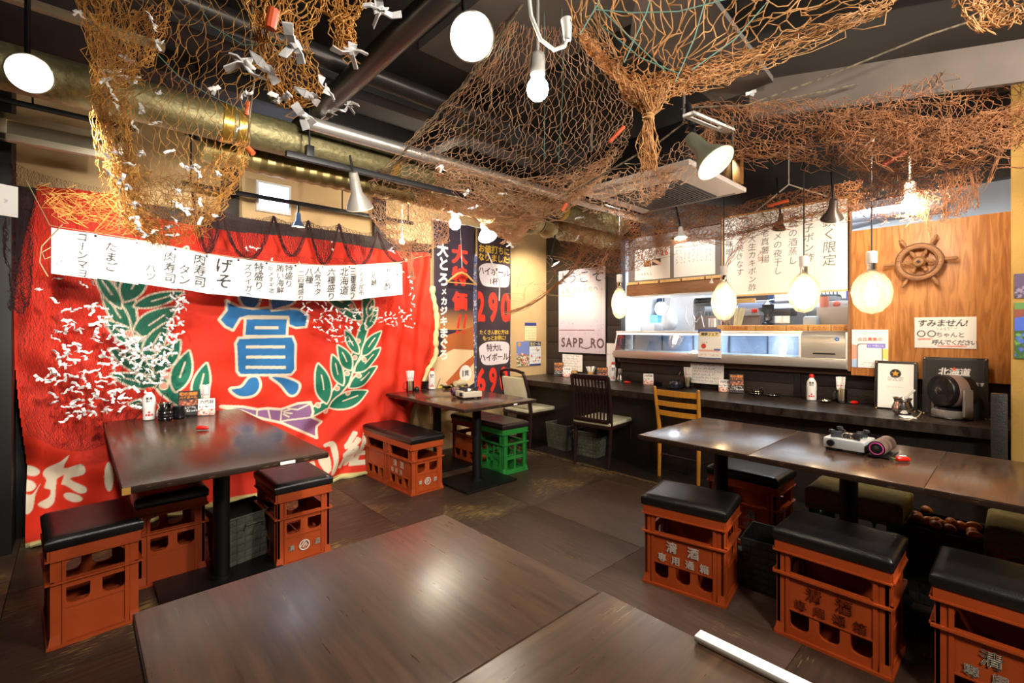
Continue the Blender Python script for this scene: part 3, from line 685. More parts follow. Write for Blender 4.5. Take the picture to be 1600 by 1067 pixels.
strip((80, 152), (355, 366), (427, 436), [('コーンマヨ', .66, .2, .02), ('八百円', .18, .1, .55)], 'white brushed menu sheet reading corn mayo, leftmost on the string', 1)
strip((150, 216), (366, 377), (434, 445), [('たまご', .35, .23, .12)], 'white brushed menu sheet reading egg, second from the left', 2, .012)
strip((213, 276), (374, 387), (442, 452), [('肉寿司', .82, .25, .14), ('ハツ', .35, .2, .5)], 'white menu sheet brushed with meat sushi, third from the left, brightly lit', 3)
strip((273, 325), (386, 398), (450, 459), [('肉寿司', .74, .28, .04), ('タン', .28, .26, .38)], 'white menu sheet brushed with meat sushi tongue, fourth from the left', 4, .012)
strip((324, 374), (397, 404), (459, 463), [('げそ', .5, .4, .05)], 'white menu sheet with the two big characters for squid legs', 5)
strip((373, 418), (404, 409), (462, 467), [('特盛り', .7, .25, .05), ('ズワイガニ', .33, .19, .12)], 'white menu sheet brushed with snow crab heaping plate', 6, .012)
strip((417, 463), (409, 413), (467, 470), [('特盛り', .74, .21, .03), ('賄い海鮮', .46, .2, .05), ('Ⅲ〆ネギ油', .16, .15, .1)], 'white menu sheet with three columns, right of the snow crab sheet', 7)
strip((463, 505), (412, 415), (469, 470), [('人気ネタ', .78, .2, .06), ('八種', .48, .22, .1), ('二四貫盛り', .2, .17, .18)], 'white menu sheet offering eight popular toppings', 8, .012)
strip((505, 547), (415, 415), (470, 469), [('北海道', .76, .27, .05), ('六種盛り', .3, .23, .08)], 'white menu sheet reading Hokkaido six kinds', 9)
strip((542, 566), (414, 414), (469, 469), [('三種盛り', .3, .23, .08), ('北海道', .8, .2, .1)], 'narrow white menu sheet reading three kinds, partly covered', 10, .02)
strip((556, 629), (414, 410), (468, 460), [('いか', .9, .22, .08), ('ポン酢', .66, .23, .14), ('しめ鯖', .36, .2, .07), ('とろろ昆布', .1, .17, .06)], 'white brushed menu sheet at the right end of the string', 11)
cord = MB(); cord.tube([onY(40, 280, YS), onY(78, 352, YS+.01), onY(213, 374, YS-.004), onY(324, 396, YS-.004), onY(417, 408, YS-.004), onY(505, 414, YS-.004), onY(560, 414, YS), onY(628, 409, YS), onY(660, 400, 4.0)], .0022, 5)
tag(cord.build('string', mat('twine', '#b9a27a', .8)), 'thin twine carrying the brushed menu sheets', 'string')
tag(MB().tube([onY(98, 350, YS), onY(65, 385, YS), onY(62, 410, YS), onY(75, 432, YS)], .003, 5).tube([onY(82, 385, YS-.01), onY(66, 394, YS-.02), onY(70, 405, YS-.02), onY(82, 400, YS-.01)], .003, 5).build('twine_loop', mat('twine', '#b9a27a', .8)), 'loop of twine beside the leftmost menu sheet', 'string')
# sheets on the tan wall
def wall_sheet(name, label, cat, cv, X, y, Z, group=None, M=None, th=.002, back=None):
    o = card(name, cv, M if M is not None else facing((X, y, Z), -PI/2), None, th, None, back); return tag(o, label, cat, group)
p, q = onY(820, 504, 4.26), onY(838, 532, 4.26)
c1 = Canvas(q.x-p.x, p.z-q.z, .004, '#f4e9b8'); c1.rect(0, c1.w, c1.h*.82, c1.h, '#3a3f8e')
for i in range(5): c1.scrawl(.02, c1.h*(.72-.15*i), c1.w*.8, .02, ('#8a6a2a', '#c23b2a')[i % 2], i)
wall_sheet('notice', 'yellow notice with blue header pinned above the two flyers', 'notice', c1, p.x, 4.262, q.z)
p, q = onY(807, 534, 4.26), onY(827, 571, 4.26)
c1 = Canvas(q.x-p.x, p.z-q.z, .004, '#7d8fd0'); c1.rect(0, c1.w, 0, c1.h*.45, '#6b8a5a').speck(160, ['#d7574a', '#f2d6cf', '#4a7a3a', '#e8e2d0'], .006, .018, 4, (0, c1.w, 0, c1.h*.5)).disc(.05, c1.h*.88, .025, '#d9a13a')
wall_sheet('flyer', 'blue sky and flower photo flyer on the tan wall', 'flyer', c1, p.x, 4.262, q.z)
p, q = onY(827.5, 534, 4.26), onY(845, 570, 4.26)
c1 = Canvas(q.x-p.x, p.z-q.z, .004, '#eef0f4'); c1.rect(0, c1.w, c1.h*.8, c1.h, '#2e3f86').rect(0, c1.w, 0, c1.h*.07, '#2e3f86').ctext('生ビール', c1.w/2, c1.h*.9, .045, '#f3e24a', bold=.03)
c1.speck(14, ['#d7473a', '#e8b23a', '#4a68b0'], .008, .02, 6, (.02, c1.w-.02, c1.h*.15, c1.h*.72))
for i in range(4): c1.scrawl(.03, c1.h*(.65-.15*i), c1.w*.8, .02, '#5a6a9a', i)
wall_sheet('flyer', 'white flyer with navy header next to the flower photo', 'flyer', c1, p.x, 4.262, q.z)
# pictures on the ochre pillar
for i, (ya, yb, cols, lab) in enumerate(((428, 466, ['#5a4a66', '#8f7d96', '#3b3248'], 'dusky purple photograph on the ochre pillar, the upper one'), (473, 560, ['#4a66c4', '#3f6b35', '#8a4a3a', '#6f9a4a'], 'blue and green landscape photograph on the ochre pillar'))):
    p, q = onX(1585, ya, 3.858), onX(1585, yb, 3.858); c1 = Canvas(.16, p.z-q.z, .004, cols[0])
    if i: c1.rect(0, .16, 0, c1.h*.5, '#3a5a32').poly([(0, c1.h*.72), (.08, c1.h*.78), (.16, c1.h*.7), (.16, c1.h*.85), (0, c1.h*.9)], '#8a4a3a').rect(0, .16, c1.h*.88, c1.h, '#5d8a4a')
    c1.speck(120, cols, .004, .014, i+9, (0, .16, 0, c1.h*.45))
    wall_sheet('photograph', lab, 'photograph', c1, 0, 0, 0, None, facing((3.856, p.y, q.z), PI))
# ------------------------------------------------------------------ crate stools
ORANGE = mat('orange_crate_plastic', '#b04a1c', .42, 0, '#a04016', 6, (1, 1, 1), .3, .7, .08, 60)
GREENP = mat('green_crate_plastic', '#2b8438', .4, 0, '#24752f', 6, (1, 1, 1), .3, .7)
LEATHER = mat('black_leatherette', '#121012', .3, 0, '#1a1718', 12, (1, 1, 1), .3, .7, .12, 220)
LEATHER_B = mat('brown_leatherette', '#241a1a', .3, 0, '#2d2120', 12, (1, 1, 1), .3, .7, .12, 220)
OLIVE = mat('olive_towelling', '#8d8455', .95, 0, '#7a7148', 30, (1, 1, 1), .3, .7, .6, 180)
CL, CS, CH = .385, .285, .40            # crate: long side, short side, height
def crate_mesh(open_=False):
    mb = MB()
    def side(L, d, holes):
        out = [(-L/2-.004, 0), (L/2+.004, 0), (L/2, .035), (L/2, CH), (-L/2, CH), (-L/2, .035)]
        return plate(out, holes, .012)
    hl = L_ = CL; i = CL/2-.05
    long_holes = [rrect(-i, i, .272, .347, .028, 't'), ]
    if open_:
        long_holes = [rrect(-i, i, .272, .352, .012, 'tb')]
        for k in range(3):
            a = -i+k*(2*i/3)+.006; long_holes += [rrect(a, a+2*i/3-.014, .035, .125, .012, 'tb'), rrect(a, a+2*i/3-.014, .15, .25, .012, 'tb')]
    else:
        for k in range(3):
            a = -i+k*(2*i-.072)/2; long_holes.append(rrect(a, a+.072, .042, .113, .026, 'b'))
    j = CS/2-.045
    short_holes = [rrect(-j, j, .272, .347, .028, 't')]
    if open_:
        short_holes = [rrect(-j, j, .272, .352, .012, 'tb')]
        for k in range(2): a = -j+k*(j+.008); short_holes += [rrect(a, a+j-.008, .035, .125, .012, 'tb'), rrect(a, a+j-.008, .15, .25, .012, 'tb')]
    else:
        for k in range(2): a = -j+k*(2*j-.078); short_holes.append(rrect(a, a+.078, .165, .235, .026, 'b'))
    for sgn in (-1, 1):
        vs, fs = side(CL, 0, long_holes); Rm = Matrix.Rotation(-PI/2 if sgn > 0 else PI/2, 4, 'Z')
        mb.add([Matrix.Translation((sgn*(CS/2-.008), 0, 0)) @ Rm @ v for v in vs], fs)      # long sides face +-X
        vs, fs = side(CS, 0, short_holes)
        mb.add([Matrix.Translation((0, sgn*(CL/2-.008), 0)) @ (Matrix.Rotation(PI, 4, 'Z') if sgn > 0 else Matrix.Identity(4)) @ v for v in vs], fs)
    # rim, ridges, corner posts
    for (za, zb, e) in ((.352, .40, .005), (.262, .270, .012), (.356, .362, .012), (0, .012, .008), (.118, .124, .004)):
        if (za, e) == (.118, .004): continue
        for sgn in (-1, 1):
            mb.box(sgn*CS/2-.012, sgn*CS/2+.012*0, -CL/2-e, CL/2+e, za, zb) if False else None
            x = sgn*(CS/2-.004); mb.box(x-.008-e*(sgn < 0), x+.008+e*(sgn > 0), -CL/2-e*.9, CL/2+e*.9, za, zb)
            y = sgn*(CL/2-.004); mb.box(-CS/2, CS/2, y-.008-e*(sgn < 0), y+.008+e*(sgn > 0), za, zb)
    for sx in (-1, 1):
        for sy in (-1, 1):
            cx, cy = sx*CS/2, sy*CL/2
            mb.box(min(cx, cx-sx*.03), max(cx, cx-sx*.03), min(cy, cy-sy*.03), max(cy, cy-sy*.03), .004, .352)
            mb.box(min(cx+sx*.004, cx-sx*.006), max(cx+sx*.004, cx-sx*.006), min(cy-sy*.036, cy-sy*.05), max(cy-sy*.036, cy-sy*.05), .012, .352)
            mb.box(min(cx-sx*.036, cx-sx*.048), max(cx-sx*.036, cx-sx*.048), min(cy+sy*.004, cy-sy*.006), max(cy+sy*.004, cy-sy*.006), .012, .352)
            mb.add([(cx+sx*.009, cy+sy*.009, 0), (cx-sx*.03, cy+sy*.009, 0), (cx-sx*.03, cy, .05), (cx, cy, .05), (cx+sx*.009, cy-sy*.03, 0), (cx, cy-sy*.03, .05)],
                   [(0, 1, 2, 3), (0, 3, 5, 4)])
    mb.box(-CS/2+.01, CS/2-.01, -CL/2+.01, CL/2-.01, .012, .02)
    for k in (-1, 1): mb.box(-CS/2+.01, CS/2-.01, k*CL/6-.003, k*CL/6+.003, .02, .13)
    mb.box(-.003, .003, -CL/2+.01, CL/2-.01, .02, .13)
    if not open_:
        for sgn in (-1, 1):                 # frames round the name panel and the lower short panel
            x = sgn*(CS/2-.001)
            for z_ in (.122, .258): mb.box(x-.004, x+.004, -i, i, z_-.003, z_+.003)
            y = sgn*(CL/2-.001)
            for z_ in (.155, .02): mb.box(-j, j, y-.004, y+.004, z_-.003, z_+.003)
    return mb.mesh('crate', False)
CRATE, CRATE_G = crate_mesh(), crate_mesh(True)
CRATE.materials.append(ORANGE); CRATE_G.materials.append(GREENP)
def cushion_mesh(soft=0):
    bm = bmesh.new(); bmesh.ops.create_grid(bm, x_segments=10, y_segments=12, size=.5); a, b = CS/2+.015, CL/2+.013
    mb = MB(); nx, ny = 11, 13; vs = []; hz = []
    for iy in range(ny):
        for ix in range(nx):
            u, v = ix/(nx-1)*2-1, iy/(ny-1)*2-1
            def sq(t): return math.copysign(1-(1-abs(t))**1.6, t)
            U, V = sq(u), sq(v)
            h = .041+.014*(max(0, 1-abs(u)**6)*max(0, 1-abs(v)**6))**.5
            if soft: h += .006*mnoise.noise((u*3, v*3, soft))
            vs.append((U*a, V*b, h))
    fs = [(iy*nx+ix, iy*nx+ix+1, (iy+1)*nx+ix+1, (iy+1)*nx+ix) for iy in range(ny-1) for ix in range(nx-1)]
    bm.free(); rim = [ix for ix in range(nx)]+[iy*nx+nx-1 for iy in range(1, ny)]+[(ny-1)*nx+ix for ix in range(nx-2, -1, -1)]+[iy*nx for iy in range(ny-2, 0, -1)]
    n0 = len(vs); dz = -.05 if soft else 0
    for lev in ((1.012, .03), (1.0, .004), (.97, 0.0)):
        for k in rim: vs.append((vs[k][0]*lev[0], vs[k][1]*lev[0], lev[1]+(dz+.012*math.sin(k*1.7) if soft and lev[1] < .03 else 0)))
    m = len(rim)
    for L in range(3):
        for k in range(m):
            p = (rim if L == 0 else [n0+(L-1)*m+q for q in range(m)]); q = [n0+L*m+t for t in range(m)]
            fs.append((p[k], q[k], q[(k+1) % m], p[(k+1) % m]))
    if not soft: fs.append(tuple(n0+2*m+q for q in range(m)))
    mb.add(vs, fs); return mb.mesh('cushion', True, 60)
CUSH, CUSH_B, CUSH_S = cushion_mesh(), cushion_mesh(), cushion_mesh(3)
CUSH.materials.append(LEATHER); CUSH_B.materials.append(LEATHER_B); CUSH_S.materials.append(OLIVE)
LETTER = mat('crate_letter_white', '#d9cdbb', .6, 0, '#b0623d', 60, (1, 1, 1), .62, .68)
def panel_matrix(side):                  # local X right, Y up on a crate side, as read from outside
    if side == '-x': return facing((-CS/2-.0045, 0, .19), PI)
    if side == '-y': return facing((0, -CL/2-.0045, .09), -PI/2)
def stool(label, x, y, rz, kind='black', text=(), seat=CUSH, green=False, long_axis_y=True, group=None):
    t = thing('crate_stool', label, 'stool', (x, y, 0), rz, group)
    link('crate', CRATE_G if green else CRATE, None, t)
    link('cushion', seat, None, t, (0, 0, .401))
    for tx in text:
        if tx == 'full' or tx == 'worn' or tx == 'faint':
            M = panel_matrix('-x'); L = []
            for k, ch in enumerate('清酒'): L += layout(ch, -.052+.104*k-.0275, .022, .055, bold=.03)
            for k, ch in enumerate('専用通箱'): L += layout(ch, -.1+.068*k-.0215, -.038, .043, bold=.03)
            if tx == 'worn': L = L[:-1]
            for q in L: lettering('letter', [q], LETTER if tx != 'faint' else mat('faded_letter', '#9a3c1c', .6), t, M)
        if tx == 'logo':
            M = panel_matrix('-y'); L = layout('清', -.085, .0, .032, bold=.03)+layout('酒', .055, .0, .032, bold=.03)
            ringP = [(.03*math.cos(2*PI*k/20), .03*math.sin(2*PI*k/20)) for k in range(20)]+[(.023*math.cos(2*PI*k/20), .023*math.sin(2*PI*k/20)) for k in range(20)]
            L.append((np.array(ringP), np.array([(k, (k+1) % 20, 20+k) for k in range(20)]+[((k+1) % 20, 20+(k+1) % 20, 20+k) for k in range(20)])))
            for q in (-.012, .0, .012): L.append((np.array([(-.013+q, -.011-q*.5), (-.007+q, -.015-q*.5), (.013+q*.4, .011-q), (.007+q*.4, .015-q)]), np.array([(0, 1, 2), (0, 2, 3)])))
            for q in L[:2]: lettering('letter', [q], LETTER, t, M)
            lettering('emblem', L[2:], LETTER, t, M)
    return t
r11 = R(10)
stool('orange crate stool with white lettering and a bluish sheen on its black cushion', 2.335, 1.165, r11, text=('full',))
stool('orange crate stool with an unlettered front panel and black cushion', 2.36, .53, 0, text=('faint',))
stool('orange lettered crate stool cut by the right picture edge', 2.36, .02, 0, text=('full',))
stool('orange lettered crate stool under the far side of the right-hand table row', 3.06, 1.145, 0, text=('full',))
stool('green crate stool covered with an olive cloth behind the table row', 3.065, .60, 0, seat=CUSH_S, green=True)
stool('orange crate stool covered with an olive cloth at the right picture edge', 3.05, -.09, 0, seat=CUSH_S)
stool('orange crate stool at the left front corner of the long table', .05, 2.88, R(4))
stool('orange crate stool half hidden in shade under the long table', .37, 3.2, 0)
stool('orange crate stool at the right side of the long table with a round emblem', .945, 2.945, 0, text=('logo',))
stool('orange crate stool with white lettering and emblem nearest the small tables', 2.065, 3.435, R(1), text=('worn', 'logo'), seat=CUSH)
stool('orange crate stool pushed against the banner, behind the lettered one', 2.06, 3.835, R(1), seat=CUSH)
stool('green crate stool with a dark brown cushion', 2.945, 3.335, R(-2), seat=CUSH_B, green=True)
stool('orange crate stool with brown cushion behind the green one', 2.95, 3.74, 0, seat=CUSH_B)
# ------------------------------------------------------------------ woven baskets
WEAVE = mat('grey_woven_strap', '#5d5c50', .6, 0, '#454439', 14, (1, 1, 1), .3, .7, .2)
WEAVE_D = mat('dark_woven_strap', '#2c2c2a', .55, 0, '#1c1c1b', 14, (1, 1, 1), .3, .7, .2)
def basket_mesh(wx, wy, h, flare, n=6, rows=7):
    mb = MB(); t = .004
    def P(side, s, z, off):             # s in -1..1 along a side
        k = 1+flare*z/h; a, b = wx/2*k, wy/2*k
        return {0: (a*s, -b-off, z), 1: (a+off, b*s, z), 2: (-a*s, b+off, z), 3: (-a-off, -b*s, z)}[side]
    for side in range(4):
        for i in range(n):
            for j in range(rows):
                up = (i+j) % 2; o0 = .0015 if up else 0
                s0, s1, z0, z1 = -1+2*i/n, -1+2*(i+1)/n, h*j/rows, h*(j+1)/rows
                g = .04/n; zg = h/rows*.03
                sm = (s0+s1)/2
                mb.add([P(side, s0+g, z0+zg, o0), P(side, s1-g, z0+zg, o0), P(side, s1-g, z1-zg, o0), P(side, s0+g, z1-zg, o0), P(side, sm, (z0+z1)/2, o0+.0022)],
                       [(0, 1, 4), (1, 2, 4), (2, 3, 4), (3, 0, 4)])
        mb.add([P(side, -1, 0, -.002), P(side, 1, 0, -.002), P(side, 1, h, -.002), P(side, -1, h, -.002)], [(0, 1, 2, 3), (3, 2, 1, 0)])
        k = 1+flare; a, b = wx/2*k, wy/2*k
    mb.box(-wx/2, wx/2, -wy/2, wy/2, .001, .006)
    return mb.mesh('basket', False)
def basket(label, x, y, rz, m, wx=.3, wy=.22, h=.24, flare=.14):
    t = thing('woven_basket', label, 'basket', (x, y, .004), rz, None)
    me = basket_mesh(wx, wy, h, flare); me.materials.append(m); link('body', me, None, t)
    k = 1+flare; a, b = wx/2*k, wy/2*k
    MB().tube([(-a, -b, h), (a, -b, h), (a, b, h), (-a, b, h), (-a, -b, h)], .006, 6).build('rim', m, t)
    for s in (-1, 1): MB().tube([(-.05, s*(b+.004), h*.72), (-.045, s*(b+.012), h*.82), (.045, s*(b+.012), h*.82), (.05, s*(b+.004), h*.72)], .005, 6).build('handle', m, t)
    return t
basket('grey woven basket under the bar between the cream and slatted chairs', 3.93, 3.43, R(-3), WEAVE, .2, .28, .27)
basket('grey woven basket beside the slatted chair leg, nearer of the two under the bar', 3.93, 3.05, R(4), WEAVE, .2, .26, .25)
basket('woven basket in the dark under the long table', .70, 3.05, R(12), WEAVE, .24, .24, .27)
basket('dark woven basket standing between two orange stools', 2.60, .86, R(8), WEAVE_D, .22, .22, .25)
bk = basket('black basket heaped with orange knobbly things under the table row', 3.06, .255, 0, WEAVE_D, .24, .24, .36, .12)
rg = random.Random(4)
for i in range(14):
    o = MB().ball((0, 0, 0), (.03, .022, .02), 10, 6).build('orange_bulb', mat('dried_orange', '#e08a2c', .4, 0, '#b8601c', 20, (1, 1, 1), .3, .7))
    o.location = (3.06+rg.uniform(-.12, .12), .255+rg.uniform(-.12, .12), .372+rg.uniform(0, .02)); o.rotation_euler = (rg.uniform(-1, 1), 0, rg.uniform(0, 3))
    tag(o, 'knobbly orange piece lying on top of the black basket', 'orange piece', 'orange pieces in the black basket')
# ------------------------------------------------------------------ chairs
DARKW = mat('dark_chair_wood', '#2a1512', .35, 0, '#1f0f0d', 6, (12, 12, 2), .3, .7)
YELW = mat('honey_beech', '#c98a2c', .4, 0, '#b87a22', 5, (14, 14, 2), .3, .7)
CREAMV = mat('cream_vinyl', '#d8d3b4', .45, 0, '#cdc7a6', 8, (1, 1, 1), .3, .7, .05)
def leg4(t, m, xs, ys, z, r, rake=0):
    for i, x in enumerate(xs):
        for y in ys: MB().box(x-r, x+r, y-r, y+r, 0, z, .003).build('leg', m, t)
# cream chair (faces +X)
c1 = thing('dining_chair', 'dark framed chair with cream vinyl back by the tan wall', 'chair', (3.6, 3.83, 0), 0)
for s in (-1, 1):
    MB().tube([(0, s*.205, 0), (.02, s*.205, .25), (.02, s*.205, .42), (-.005, s*.2, .62), (-.06, s*.185, .80), (-.07, s*.17, .835)], [.02, .022, .022, .02, .018, .016], 10).build('rear_leg', DARKW, c1)
    MB().tube([(.43, s*.2, 0), (.42, s*.2, .36)], [.016, .021], 10).build('front_leg', DARKW, c1)
MB().tube([(-.066, -.185, .83), (-.09, -.09, .856), (-.095, .0, .862), (-.09, .09, .856), (-.066, .185, .83)], .017, 10).build('top_rail', DARKW, c1)
bk_ = MB(); n = 8
for i in range(2): pass
bk_.box(-.018, .018, -.18, .18, 0, .34, .012, Matrix.Translation((.014, 0, .44)) @ Matrix.Rotation(R(-10), 4, 'Y')); bk_.build('back_pad', CREAMV, c1)
MB().box(-.012, .46, -.215, .215, .36, .39, .006).build('seat_frame', DARKW, c1)
MB().box(.0, .46, -.21, .21, .39, .432, .016).build('seat_pad', CREAMV, c1)
# slatted chair
c2 = thing('dining_chair', 'dark chair with a tall back of thin vertical slats', 'chair', (3.575, 2.775, 0), R(5))
for s in (-1, 1):
    MB().tube([(0, s*.185, 0), (.025, s*.19, .25), (.03, s*.195, .42), (.015, s*.2, .62), (-.03, s*.2, .865)], [.016, .019, .02, .018, .016], 10).build('rear_leg', DARKW, c2)
    MB().tube([(.43, s*.19, 0), (.42, s*.19, .38)], [.014, .02], 10).build('front_leg', DARKW, c2)
MB().box(-.012, .012, -.2, .2, 0, .05, .004, Matrix.Translation((-.022, 0, .83)) @ Matrix.Rotation(R(-9), 4, 'Y')).build('top_rail', DARKW, c2)
MB().box(-.012, .012, -.19, .19, .43, .465, .004).build('lower_rail', DARKW, c2)
for i in range(10):
    y = -.165+.33*i/9
    MB().tube([(.022, y, .45), (.024, y, .55), (.012, y, .66), (-.02, y, .84)], .0085, 6).build('slat', DARKW, c2)
MB().box(-.005, .45, -.21, .21, .375, .405, .006).build('seat_frame', DARKW, c2)
MB().box(.0, .455, -.205, .205, .405, .44, .014).build('seat_pad', CREAMV, c2)
# ladder-back chair
c3 = thing('dining_chair', 'honey coloured wooden ladder-back chair at the counter', 'chair', (3.79, 2.02, 0), 0)
for s in (-1, 1):
    MB().tube([(0.02, s*.18, 0), (.03, s*.18, .38), (.02, s*.185, .5), (-.02, s*.2, .79)], [.014, .018, .018, .013], 10).ball((-.02, s*.2, .79), .0135, 8, 6).build('rear_leg', YELW, c3)
    MB().tube([(.42, s*.18, 0), (.40, s*.18, .39)], [.013, .018], 10).build('front_leg', YELW, c3)
    MB().tube([(.03, s*.18, .17), (.415, s*.18, .17)], .009, 8).build('stretcher', DARKW, c3)
MB().tube([(.03, -.18, .2), (.03, .18, .2)], .009, 8).build('stretcher', DARKW, c3)
for (zz, hh) in ((.725, .048), (.635, .042), (.55, .042)):
    x = .02-.04*(zz-.5)/.29; mb = MB(); pts = []
    for k in range(9):
        v = -1+2*k/8; pts.append((x-.022*(1-v*v)*1.0, v*.185))
    for k in range(8):
        (xa, ya), (xb, yb) = pts[k], pts[k+1]
        mb.add([(xa-.008, ya, zz), (xa+.008, ya, zz), (xb+.008, yb, zz), (xb-.008, yb, zz), (xa-.008, ya, zz+hh), (xa+.008, ya, zz+hh), (xb+.008, yb, zz+hh), (xb-.008, yb, zz+hh)],
               [(0, 1, 2, 3), (7, 6, 5, 4), (0, 4, 5, 1), (1, 5, 6, 2), (2, 6, 7, 3), (3, 7, 4, 0)])
    mb.build('back_slat', YELW, c3, smooth=False)
MB().box(.0, .43, -.2, .2, .385, .42, .012).build('seat', YELW, c3)
# ------------------------------------------------------------------ small table ware: one of each kind, then copies
GLASS = glassy('clear_glass', (.97, .98, .98), .25)
CHOP = mat('chopstick_wood', '#d8c294', .6)
BAMBOO = mat('bamboo', '#d7a65a', .45, 0, '#c99548', 6, (20, 20, 2), .3, .7)
DARKJ = mat('dark_glaze', '#151214', .18)
def place(o, loc, rz=0, label=None, group=None):
    o.location = loc; o.rotation_euler = (0, 0, rz)
    if label: o['label'] = label
    if group: o['group'] = group
    return o
def aim(p): return math.atan2(-p[1], -p[0])           # yaw that looks from p towards the survey point
def make_bottle(first=[None]):
    if first[0]:
        return copy_tree(first[0])
    t = thing('sauce_bottle', 'x', 'bottle'); first[0] = t
    MB().lathe([(.030, 0), (.034, .004), (.035, .02), (.0345, .075), (.036, .085), (.036, .135), (.031, .155), (.021, .172), (.016, .18), (.0155, .19)], 22).build('body', mat('milk_white_plastic', '#f1eeea', .35), t)
    MB().lathe([(.018, .186), (.019, .19), (.019, .206), (.016, .212), (.006, .216), (.0, .216)], 18).build('cap', RED, t)
    b = MB(); b2 = MB()
    def wrap(mb, P, tris, r):
        mb.add([(r*math.cos(p[0]/r), r*math.sin(p[0]/r), p[1]) for p in P], tris)
    Q = MB()
    for k, ch in enumerate('食酢'):
        pass
    q1 = MB()
    for (cx, cz, rr) in ((-.010, .035, .012), (.010, .035, .012), (0, .05, .009)):
        P = [(cx, cz)]+[(cx+rr*math.cos(a*PI/6), cz+rr*.8*math.sin(a*PI/6)) for a in range(12)]
        if cz == .05: P = [(0, .045), (-.008, .05), (0, .062), (.008, .05)]; wrap(q1, P, [(0, 3, 2), (0, 2, 1)], .0357)
        else: wrap(q1, P, [(0, 1+i, 1+(i+1) % 12) for i in range(12) if i % 6 not in (2, 3)], .0357)
    q1.build('emblem', RED, t, smooth=False)
    for col, ch2 in ((.008, '濃口'), (-.01, '醤油')):
        L = layout(ch2, col, .145, .017, vertical=True, step=1.05, bold=.02)
        q = MB()
        for p, tr in L: wrap(q, p, [tuple(int(i) for i in f) for f in tr], .0367 if True else 0)
        q.build('lettering', INK, t, smooth=False)
    return t
def make_mug(first=[None]):
    if first[0]: return copy_tree(first[0])
    t = thing('glass_mug', 'x', 'mug'); first[0] = t
    MB().lathe([(.0, .001), (.034, .001), (.036, .006), (.036, .105), (.0335, .105), (.032, .02), (.0, .016)], 20).build('body', GLASS, t)
    MB().tube([(.035, 0, .09), (.055, 0, .092), (.066, 0, .078), (.067, 0, .045), (.058, 0, .028), (.036, 0, .025)], .006, 8).build('handle', GLASS, t)
    return t
STICK = None
def chopsticks(base, label, group, n=9, seed=0, z0=.018, ln=.2):
    global STICK
    rg = random.Random(seed)
    if STICK is None:
        st = MB().box(-.0022, .0022, -.0045, .0045, 0, .12, .001).build('chopsticks', CHOP)
        MB().box(-.0030, .0030, -.0085, .0085, .095, .19, .0012).build('paper_sleeve', mat('sleeve_paper', '#f4f1ec', .7), st)
        MB().box(-.0033, .0033, -.0036, .0036, .116, .124).build('red_mark', mat('sleeve_mark', '#d8433a', .7), st)
        tag(st, label, 'chopsticks', group); STICK = st; first = True
    else: first = False
    for i in range(n):
        o = STICK if (first and i == 0) else copy_tree(STICK)
        a = 2*PI*i/n+rg.uniform(-.2, .2); rr = .012+.010*(i % 2)
        o.location = (base[0]+rr*math.cos(a), base[1]+rr*math.sin(a), base[2]+z0)
        o.rotation_euler = (R(5)*-math.sin(a)*rg.uniform(.6, 1.3), R(5)*math.cos(a)*rg.uniform(.6, 1.3), rg.uniform(0, PI))
        tag(o, label, 'chopsticks', group)
def make_stand(first=[None]):
    if first[0]: return copy_tree(first[0])
    t = thing('menu_stand', 'x', 'menu stand'); first[0] = t
    MB().box(-.065, .065, -.03, .03, .0, .008, .002).build('foot', BLACKPL, t)
    c = Canvas(.12, .165, .004, '#1d191b', 2); c.ctext('旬の海鮮', .06, .142, .026, '#e8892a', bold=.03).ctext('ハイボール', .06, .118, .02, '#e8892a', bold=.03)
    c.rect(.008, .112, .062, .102, '#7a4a3a').speck(60, ['#a83a2a', '#d8a06a', '#3a2a2a', '#c86a4a'], .003, .009, 5, (.01, .11, .064, .1))
    c.scrawl(.01, .048, .1, .014, '#e9e4e0', 3, .003).scrawl(.01, .028, .1, .014, '#e9e4e0', 4, .003).rect(.0, .12, 0, .012, '#3a3638')
    M = Matrix.Translation((-.06, -.006, .007)) @ Matrix.Rotation(R(82), 4, 'X'); card('card', c, M, t, .004, None, BLACKPL)
    return t
def make_tent(first=[None]):
    if first[0]: return copy_tree(first[0])
    t = thing('tent_card', 'x', 'card'); first[0] = t
    c = Canvas(.1, .115, .004, '#f3ece8', 2); c.ctext('六代目', .05, .092, .026, '#1d191b', bold=.04).rect(0, .1, .045, .07, '#f6f2f0').scrawl(.008, .058, .085, .016, '#1d191b', 2, .004)
    c.rect(0, .1, 0, .042, '#e3b4a8').speck(50, ['#d8604a', '#f2d8c8', '#a84a3a', '#f6e6de'], .003, .01, 8, (0, .1, 0, .042))
    for k, s in enumerate((1, -1)):
        M = Matrix.Rotation(PI*k, 4, 'Z') @ Matrix.Translation((-.05, -.032, .002)) @ Matrix.Rotation(R(75), 4, 'X'); card('front' if k == 0 else 'rear', c, M, t, .0016)
    return t
def make_chili(first=[None]):
    if first[0]: return copy_tree(first[0])
    t = thing('red_pepper', 'x', 'pepper'); first[0] = t
    MB().tube([(-.032, .002, .012), (-.025, 0, .0135), (-.01, 0, .0145), (.01, 0, .0135), (.025, 0, .011), (.036, .003, .008)], [.006, .012, .0135, .0125, .0105, .004], 12).build('body', mat('glossy_red', '#c81e14', .2), t)
    MB().tube([(-.032, .002, .013), (-.04, .004, .016), (-.047, .007, .018)], [.005, .003, .002], 8).build('stalk', mat('pepper_green', '#3c6b2a', .5), t)
    return t
def on_table(px, py, Z):
    p = atZ(px, py, Z)
    if Z == .72 and p.x > 4.45: p = onX(px, py, 4.45); p.z = Z
    if Z == .70 and px < 420 and p.y > 3.955: p = onY(px, py, 3.955); p.z = Z
    return p+Vector((0, 0, .0008))
TZ, KZ = .70, .72
